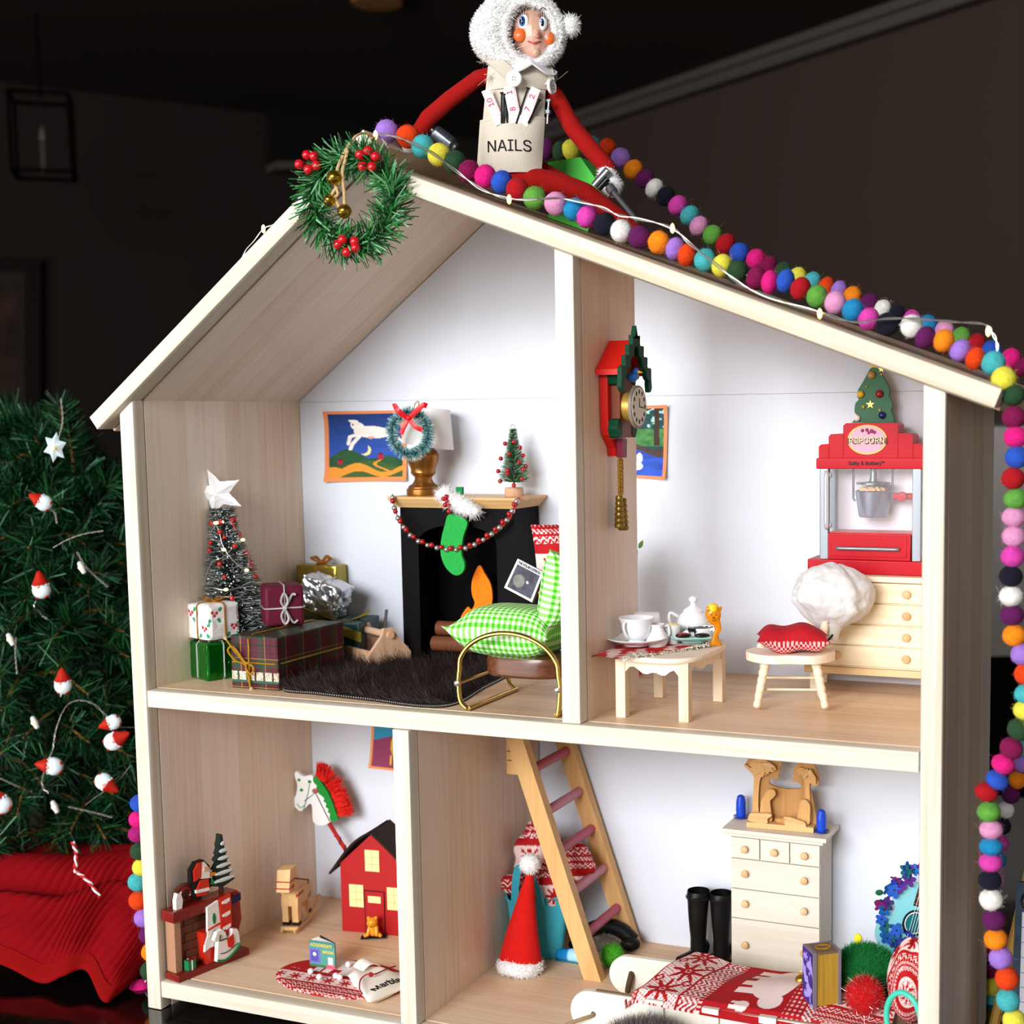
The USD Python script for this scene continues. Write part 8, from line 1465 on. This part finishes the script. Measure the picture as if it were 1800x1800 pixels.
# what sticks out of the pocket: tape strips and nails
def strip(lab, base, tip_, w, nums, k):
    b_, e_ = X(*base), X(*tip_); d_ = e_ - b_; L0 = np.linalg.norm(d_); ang_ = math.degrees(math.atan2(d_[0], d_[2])); th = Thing('tape_measure_strip', lab, 'tape measure', t.loc + t.R @ (b_ * s_), YAW, s_, 'tape measure strips in the apron pocket')
    R2 = lambda m: tr(m, ry=ang_)
    b = th.part('strip', R2(box((-w / 2, -.6, -14), (w / 2, .6, L0), .2)), M('tape_white', '#efeaea', .5), smooth=False); red = M('tape_red', '#c65a6c', .6); tk = [box((w / 2 - (5 if i % 5 == 0 else 3), -.95, i * 2.6), (w / 2, -.6, i * 2.6 + .7)) for i in range(int(L0 / 2.6))]
    th.part('graduation_marks', R2(cat(tk)), red, b, smooth=False, kind='stuff')
    for z, s in nums: th.part('numeral', R2(tr(tr(text(s, 9, .4, True), ry=-90), (-1.5, -.7, z))), M('tape_crimson', '#c0405a', .6), b, smooth=False, kind='stuff')
strip('tape measure strip leaning left at the left side of the apron pocket', (880, 208, -40), (862, 163, -39), 17, ((26, '10'),), 0)
strip('tape measure strip standing upright in the middle of the apron pocket', (911, 208, -43), (902, 158, -42), 20, ((12, '8'), (40, '1')), 1)
strip('tape measure strip leaning right at the right side of the apron pocket', (929, 210, -42), (948, 162, -40), 17, ((14, '7'), (36, '2')), 2)
NM = M('nail_black', '#232325', .3, metal=.8)
for i, (b, e) in enumerate((((888, 208, -42), (889, 170, -41)), ((892, 208, -43), (893, 173, -43)), ((897, 208, -42), (895, 176, -40)), ((917, 210, -44), (934, 163, -43)), ((939, 210, -42), (953, 182, -40)))):
    b_, e_ = X(*b), X(*e); th = Thing('nail', ('black nail standing in the left bundle of the apron pocket', 'black nail standing in the left bundle of the apron pocket', 'black nail standing in the left bundle of the apron pocket', 'long dark nail leaning between the middle and right tape strips', 'short dark nail beside the right tape strip')[i], 'nail', t.loc + t.R @ (b_ * s_), YAW, s_, 'nails in the apron pocket' if i < 3 else None)
    d_ = (e_ - b_); dn = d_ / np.linalg.norm(d_); th.part('shank', cyl(-dn * 12, d_, 1.7, n=10), NM); th.part('head', cyl(d_, d_ + dn * 2, 3.2, n=14), NM)
sb = t.loc + t.R @ (X(966, 208, -32) * s_); th = Thing('bolt', 'shiny steel bolt and nut at the right edge of the apron pocket', 'bolt', sb, YAW, s_); th.part('shank', cyl((0, 0, -12), (3, 0, 26), 2.4, n=12), M('steel_shiny', '#b4b6b8', .2, metal=.9)); th.part('nut', trimesh.creation.cylinder(radius=6, height=6, sections=6, transform=trimesh.transformations.translation_matrix((1, 0, 8))), M('steel_shiny'), smooth=False); th.part('bolt_head', trimesh.creation.cylinder(radius=5.5, height=4, sections=6, transform=trimesh.transformations.translation_matrix((3, 0, 27))), M('steel_shiny'), smooth=False)
# glitter bottle, green foam block, wrench
bp3 = P(784, 246, y=.105); zz_ = PR0[2] - (bp3[0] - PR0[0]) * AR; th = Thing('glitter_bottle', 'small bottle of silver glitter with black cap lying on the roof left of the doll', 'bottle', np.array([bp3[0], bp3[1], zz_]), YAW, 1 / S(bp3)); hgt = max((bp3[2] - zz_) / th.s, 14)
Rb = lambda m: tr(tr(m, ry=127), (0, 0, hgt)); th.part('glass', Rb(lathe([(0, -26), (11, -25), (13.5, -20), (13.5, 12), (8, 18), (8, 22), (0, 22)], 28)), M('glitter_silver', '#5b6068', .25, metal=.7, vary=.9, vscale=1400, coat=.6)); th.part('cap', Rb(lathe([(0, -37), (9, -37), (9.6, -35), (9.6, -26), (0, -26)], 24)) if 0 else Rb(lathe([(0, 20), (9, 20), (9.6, 22), (9.6, 33), (0, 33)], 24)) if 0 else Rb(lathe([(0, -38), (8.5, -38), (9, -36), (9, -25), (0, -25)], 24)), M('cap_black', '#0f0f10', .25, coat=.5))
gp4 = P(1008, 302, y=.115); zz_ = PR0[2] - (gp4[0] - PR0[0]) * AR; q = [P(x, y, y=.115) for x, y in ((963, 285), (1020, 276), (1052, 322), (1032, 330), (963, 312))]; n2 = np.array([0, .02, 0])
mg = trimesh.convex.convex_hull(np.vstack([q, np.array(q) + n2, [[q[3][0], .115, PR0[2] - (q[3][0] - PR0[0]) * AR + .0005], [q[4][0], .115, PR0[2] - (q[4][0] - PR0[0]) * AR + .0005], [q[4][0], .135, PR0[2] - (q[4][0] - PR0[0]) * AR + .0005]]])); solid('foam_block', mg, M('lime_foam', '#62e058', .8), 'bright green foam block behind the doll on the roof', 'block', smooth=False)
w0, w1 = t.loc + t.R @ (X(1058, 312, -30) * s_), P(1122, 390, y=.062); th = Thing('hand_tool', 'little grey metal tool with black knob held in the doll mitten', 'tool', w0); GS = M('tool_grey', '#8c9094', .3, metal=.8)
th.part('shaft', cyl(w0, w1, .0017, n=12), GS, world=True); dd = (w1 - w0) / np.linalg.norm(w1 - w0); jw = np.cross(dd, [0, -1, 0]); th.part('jaw', cat(cyl(w0 - jw * .006, w0 + jw * .006, .0026, n=12), cyl(w0 - jw * .006, w0 - jw * .006 - dd * .007, .0022, n=10)) if 0 else cyl(w0 - jw * .007, w0 + jw * .007, .0028, n=14), GS, world=True); th.part('knob', cyl(w0 + dd * .006 - [0, .004, 0] - jw * .004, w0 + dd * .006 - [0, .004, 0] + jw * .005, .0021, n=12), M('cap_black'), world=True); th.part('collar', cyl(w0 + dd * .010, w0 + dd * .015, .0032, n=14), GS, world=True)
# ================================================================ big tree and red cloth at the left
tz0 = .020; tcx = np.array([-.118, .235, 0.0]); tcx = np.array([P(60, 1200, y=.26)[0], .26, .0])
t = Thing('christmas_tree', 'large green artificial Christmas tree with gnome lights left of the house', 'christmas tree', tcx)
g = np.random.default_rng(44); tops = P(118, 712, y=.24)
Htop = tops[2] + .005
t.part('trunk', tube([(0, 0, 0), (0, 0, Htop * .6), (tops[0] - tcx[0], 0, Htop - .02)], [.012, .009, .003], 10), M('tree_trunk_brown', '#3a2a1c', .8))
BRN = M('branch_wire', '#7a5a2a', .6)
NGm = [M('pine_deep', '#08210f', .5, vary=.3, vscale=60), M('pine_mid', '#103a1a', .5, vary=.3, vscale=60), M('pine_light', '#1f5a2c', .45), M('pine_glint', '#5d8f6c', .35)]
nr, nd, nk = [], [], []; NBR = 0
def branch(a, b, n, ln, droop=.0):
    global NBR
    c_ = curve([a, (np.asarray(a) + b) / 2 + [0, 0, .012], b], 14); t.part('branch', tube(c_, np.linspace(.0022, .0009, 14), 5), BRN); NBR += 1
    s = g.random(n) ** .8 * 13; i = np.minimum(s.astype(int), 12); p = c_[i] + (c_[i + 1] - c_[i]) * (s - i)[:, None]; d = (b - np.asarray(a)); d = d / np.linalg.norm(d); v = g.normal(size=(n, 3)); v -= (v @ d)[:, None] * d; v /= np.linalg.norm(v, axis=1, keepdims=True)
    nr.append(p); nd.append(d * .75 + v * 1.0 - np.array([0, 0, droop])); nk.append(np.full(n, ln))
lv = 16
for k in range(lv):
    f = k / (lv - 1); z = .062 + (Htop - .117) * f; R_ = .20 * (1 - f) ** .8 + .050; nb = int(15 - 6 * f)
    for j in range(nb):
        a = 6.283 * (j + .5 * (k % 2)) / nb + g.normal(0, .12); r = R_ * g.uniform(.82, 1.08)
        d0 = np.array([math.cos(a), math.sin(a)])
        if d0[1] > .55: continue
        tip = np.array([d0[0] * r, d0[1] * r * .8, z + g.normal(.0, .010) - .015 * (1 - f) + .03 * f]); 
        tw = tip + tcx
        if tw[0] > -.016: tip[0] = -.018 - tcx[0] - g.uniform(0, .02)
        base = np.array([(tops[0] - tcx[0]) * f * .8, 0, z + .02 - .02 * f]); branch(base, tip, 330, .030, .10)
        sd = np.array([-d0[1], d0[0], 0])
        for s in (-1, 1):
            mid = base + (tip - base) * g.uniform(.35, .6); e = mid + (tip - base) * .35 + s * sd * r * .35
            if (e + tcx)[0] > -.016: e[0] = -.018 - tcx[0] - g.uniform(0, .01)
            branch(mid, e, 190, .028, .10)
tl = tops - tcx
for q in ((0, 0, .0), (-.022, -.01, -.03), (.02, -.01, -.025), (-.045, 0, -.028), (-.07, -.02, -.045)): branch(np.array([tl[0] * .8, 0, Htop - .10]) + np.array(q) * .3, tl + np.array([q[0], q[1] - .01, q[2]]), 260, .026)
nr, nd, nk = np.vstack(nr), np.vstack(nd), np.concatenate(nk); nd += g.normal(0, .18, nd.shape); pick = g.random(len(nr))
for i, (a, b) in enumerate(((0, .42), (.42, .78), (.78, .95), (.95, 1))):
    k = (pick >= a) & (pick < b); t.part('needles', blades(nr[k], nd[k], nk[k] * .82, .0011, .12, 50 + i, 2, .5), NGm[i], smooth=False, kind='stuff')
# gnome lights on their own wire
def tp(px, py): return P(px, py, y=(.10 if px > 60 else .07))
lt = Thing('gnome_light_string', 'silver wire string of white gnome lights with red hats hung on the green tree', 'light string', tp(100, 1100))
GW, GR, GG = M('gnome_white', '#e9ecee', .4, sss=.3, coat=.2), M('gnome_red', '#b32010', .4, coat=.3), M('gnome_green', '#2f7a3c', .5)
wp = [((107, 700), (110, 740), (103, 770)), ((78, 890), (95, 900), (100, 920)), ((93, 963), (120, 948), (150, 938), (182, 933)), ((62, 1020), (68, 1045), (60, 1065), (72, 1080), (83, 1088)), ((135, 970), (150, 995), (170, 1015), (190, 1032)), ((28, 1120), (27, 1150), (30, 1185)), ((105, 1185), (103, 1200), (107, 1225)), ((108, 1255), (120, 1238), (140, 1231), (165, 1238), (190, 1262)), ((108, 1255), (98, 1285), (93, 1318)), ((93, 1318), (78, 1355), (74, 1380), (85, 1395)), ((0, 1368), (30, 1382), (68, 1398)), ((120, 1418), (160, 1427), (198, 1437)), ((230, 1345), (205, 1375), (170, 1400), (150, 1415))]
for w_ in wp:
    c_ = curve(np.array([tp(x, y) for x, y in w_]), 30)
    for s in (-1, 1): lt.part('wire', tube(c_ + s * np.array([.0007, 0, .0006]) * np.sin(np.linspace(0, 25, 30))[:, None], .00036, 5), _wire, world=True)
def gnome(px, py, ang, s=1.0, flip=1):
    o = tp(px, py) - fwd * .012; k = s / S(o); G = lambda m: tr(tr(tr(m, ry=ang), s=(k, k, k)), rz=YAW, t=o)
    b = lt.part('gnome', G(lump(sph((0, 0, -6), 17, 3, (1, .8, 1)), .8, .08, int(px))), GW, world=True, smooth=True); lt.part('hat', G(lathe([(14.5, 3), (15.5, 6), (12, 12), (8, 20), (4, 27), (0, 31)], 20)), GR, b, world=True); lt.part('hat_brim', G(cat([sph((13.5 * math.cos(a), 11 * math.sin(a), 3), 3.2, 1) for a in np.linspace(0, 6.283, 12, endpoint=False)])), GW, b, world=True, kind='stuff')
    lt.part('green_suit', G(tube(ring((0, 1.5, -8), 14.2, (0, 1, 0), 24, .95), 1.8, 6, closed=True)), GG, b, world=True); lt.part('nose', G(sph((0, -11.5, 0), 3.2, 2)), M('gnome_nose', '#d99a78', .5), b, world=True)
    for s_ in (-1, 1): lt.part('boot', G(sph((s_ * 8, -3, -19), 4, 1, (1.1, 1, .7))), GR, b, world=True)
for a in ((84, 880, -58, .85), (83, 1028, -6, .95), (121, 1195, -2, .9), (100, 1340, -82, .95), (12, 1402, -35, 1.0), (213, 1295, 62, .95), (196, 1370, 128, .9), (205, 1265, -110, .8)): gnome(*a)
o = tp(107, 786) - fwd * .012; k = 1 / S(o); sn = lt.part('snow_star', tr(tr(lump(puffstar([(r * math.cos(a), r * math.sin(a)) for i, (r, a) in enumerate([((24 if i % 2 == 0 else 14), i * math.pi / 6 + .3) for i in range(12)])], 9).subdivide().subdivide(), 1, .1, 4), s=(k * .9, k, k * 1.15)), rz=YAW, t=o), M('star_clear', '#d5dcde', .2, coat=.5, sss=.3), world=True)
lt.part('led', sph(o - fwd * .006, .0022, 2), LED2, sn, world=True); 
for x, y in ((152, 995), (28, 1120), (70, 1265), (105, 1412)): o = tp(x, y) - fwd * .010; b_ = lt.part('clear_cap', tr(tr(lathe([(0, -14), (4, -12), (6, 0), (4, 10), (0, 13)], 14), s=(1 / S(o),) * 3, ry=-30), o), M('clear_cap', '#c9cdc8', .15, coat=.6), world=True); lt.part('led', sph(o - fwd * .003, .0016, 2), LED2, b_, world=True)
# red ribbed cloth on the table under the tree
q00, q10 = P(-120, 1690, z=.012), P(205, 1757, z=.004); 
def cl_top(u, v):
    # u along the picture, v from the front hem backwards
    f0 = np.array([P(-130, 1655, z=.02), P(0, 1695, z=.014), P(70, 1728, z=.006), P(110, 1716, z=.012), P(150, 1706, z=.014), P(180, 1760, z=.003), P(208, 1748, z=.004), P(262, 1700, z=.01)]); f0 = curve(f0, 80)
    idx = u * 79; i = np.minimum(idx.astype(int), 78); fr = f0[i] + (f0[i + 1] - f0[i]) * (idx - i)[..., None]
    b0, b1 = np.array([-.30, .20, .030]), np.array([-.012, .20, .062]); bk = b0 + (b1 - b0) * u[..., None]; p = fr * (1 - v[..., None]) + bk * v[..., None]
    h = .034 * np.sin(np.pi * np.clip(v * 1.05, 0, 1)) ** .8 * (.55 + .45 * np.sin(u * 3 + .6)); h += .006 * np.sin(v * 17 - u * 4) * v * (1 - v) * 3 + .007 * np.exp(-((v - .2 - .25 * u) / .05) ** 2) - .006 * np.exp(-((v - .33 - .2 * u) / .05) ** 2)
    rib = .0030 * np.abs(np.sin((v - 1.67 * u + .05 * np.sin(v * 6 + u * 3)) * 50)) ** .8 * np.clip((v - .05) * 20, 0, 1)
    p[..., 2] = np.maximum(p[..., 2] + h + rib, .0012); p[..., 0] = np.minimum(p[..., 0], -.004); return p
m, (u, v) = grid(cl_top, 600, 360)
if m.face_normals[:, 2].mean() < 0: m.invert()
ct = Thing('red_knit_cloth', 'red ribbed knit cloth bunched on the table under the green tree', 'cloth', np.array([-.12, .08, 0]))
ct.part('ribbed_cloth', m, M('red_rib_knit', '#86060f', 1.0, bump=.7, bscale=1500, spec=.1), world=True, smooth=True)
hm, _ = grid(lambda u, v: np.moveaxis(cl_top(u, v * .05), -1, 0), 200, 10); 
if hm.face_normals[:, 2].mean() < 0: hm.invert()
ct.part('hem', thick(TM(hm.vertices + [0, 0, .0012], hm.faces), .003), M('red_hem', '#860a0a', 1.0, spec=.1, bump=.3, bscale=1500), world=True)
tp2 = [P(x, y, y=.06) for x, y in ((128, 1480), (134, 1500), (133, 1530), (140, 1536), (158, 1552), (178, 1580))]
th = Thing('candy_cane_twine', 'red and white twisted twine hanging from the tree over the red cloth', 'twine', tp2[-1]); c_ = curve(np.array(tp2), 60); 
for s in (0, 1): ph = np.linspace(0, 40, 60) + s * np.pi; th.part('strand', tube(c_ + .0009 * np.stack([np.cos(ph), np.sin(ph), 0 * ph], 1), .0009, 6), (M('twine_white', '#eae4e2', .8), M('twine_red', '#c02a34', .8))[s], world=True)
th.part('frayed_end', blades(np.tile(c_[-1], (14, 1)), np.random.default_rng(1).normal(0, .5, (14, 3)) + [.6, 0, -1], .006, .0005, .3, 4), M('twine_white'), world=True, smooth=False, kind='stuff')
# ================================================================ clipboard at the right edge
q = [P(x, y, y=.12) for x, y in ((1787, 1548), (1850, 1556), (1860, 1830), (1774, 1830))]; q[0] = P(1787, 1550, y=.13); 
nb_ = np.cross(q[1] - q[0], q[3] - q[0]); nb_ /= np.linalg.norm(nb_); nb_ = nb_ if nb_[1] < 0 else -nb_
th = Thing('notebook', 'blue-grey card folder with a punched hole and lined white label at the right edge', 'folder', np.array([q[3][0], q[3][1], 0])); quad3 = lambda q, a, b: trimesh.convex.convex_hull(np.vstack([[p + nb_ * a for p in q], [p + nb_ * b for p in q]]))
th.part('cover', quad3(q, 0, -.004), M('folder_blue', '#3a4a58', .7, vary=.2, vscale=120), world=True)
ho = np.array([P(x, y, y=.12) for x, y in ((1803, 1588),)])[0]; un = lambda p: p + nb_ * (np.dot(q[0] - p, nb_)); ho = un(ho)
th.part('eyelet', tube(ring(ho, 15 / S(ho), nb_, 36), .0012, 8, closed=True), M('eyelet_dark', '#151a1e', .4), world=True); th.part('hole', tr(tube([ho - nb_ * .0004, ho + nb_ * .0003], 14 / S(ho), 30)), M('hole_beige', '#a88a78', .8), world=True)
q2 = [un(P(x, y, y=.12)) for x, y in ((1788, 1606), (1850, 1608), (1860, 1826), (1794, 1826))]; lb = th.part('label', quad3(q2, 0, .0005), M('label_white', '#d9d8e2', .7), world=True)
for y in (1632, 1658, 1684, 1710, 1735, 1760, 1785): a, b = un(P(1788 + (y - 1606) * .02, y, y=.12)), un(P(1855, y + 6, y=.12)); th.part('ruled_line', cyl(a + nb_ * .0005, b + nb_ * .0005, .0003, n=5), M('rule_blue', '#8a93b4', .7), lb, world=True)
pc_ = [P(x, y, y=.15) for x, y in ((1797, 1552), (1803, 1512))]; th = Thing('pencil', 'tan wooden stick tip showing above the blue-grey folder at the right edge', 'stick', np.array([pc_[0][0], pc_[0][1], 0])); th.part('stick', cyl([pc_[0][0] - .02, .15, .002], pc_[1] + [.004, 0, 0], .0035, n=6), M('pencil_tan', '#c99a4a', .5), world=True)

# ---- repeats that belong together
for prim in stage.GetPrimAtPath('/World').GetChildren():
    n = prim.GetName()
    for k, g in (('gift_box', 'wrapped gifts round the frosted tree'), ('sweet', 'chocolate sweets on the aqua dish'), ('wall_poster', 'posters on the back wall'), ('felt_ball_garland', 'felt ball garlands on the house')):
        if n == k or (n.startswith(k + '_') and n[len(k) + 1:].isdigit()): prim.SetCustomDataByKey('group', g)
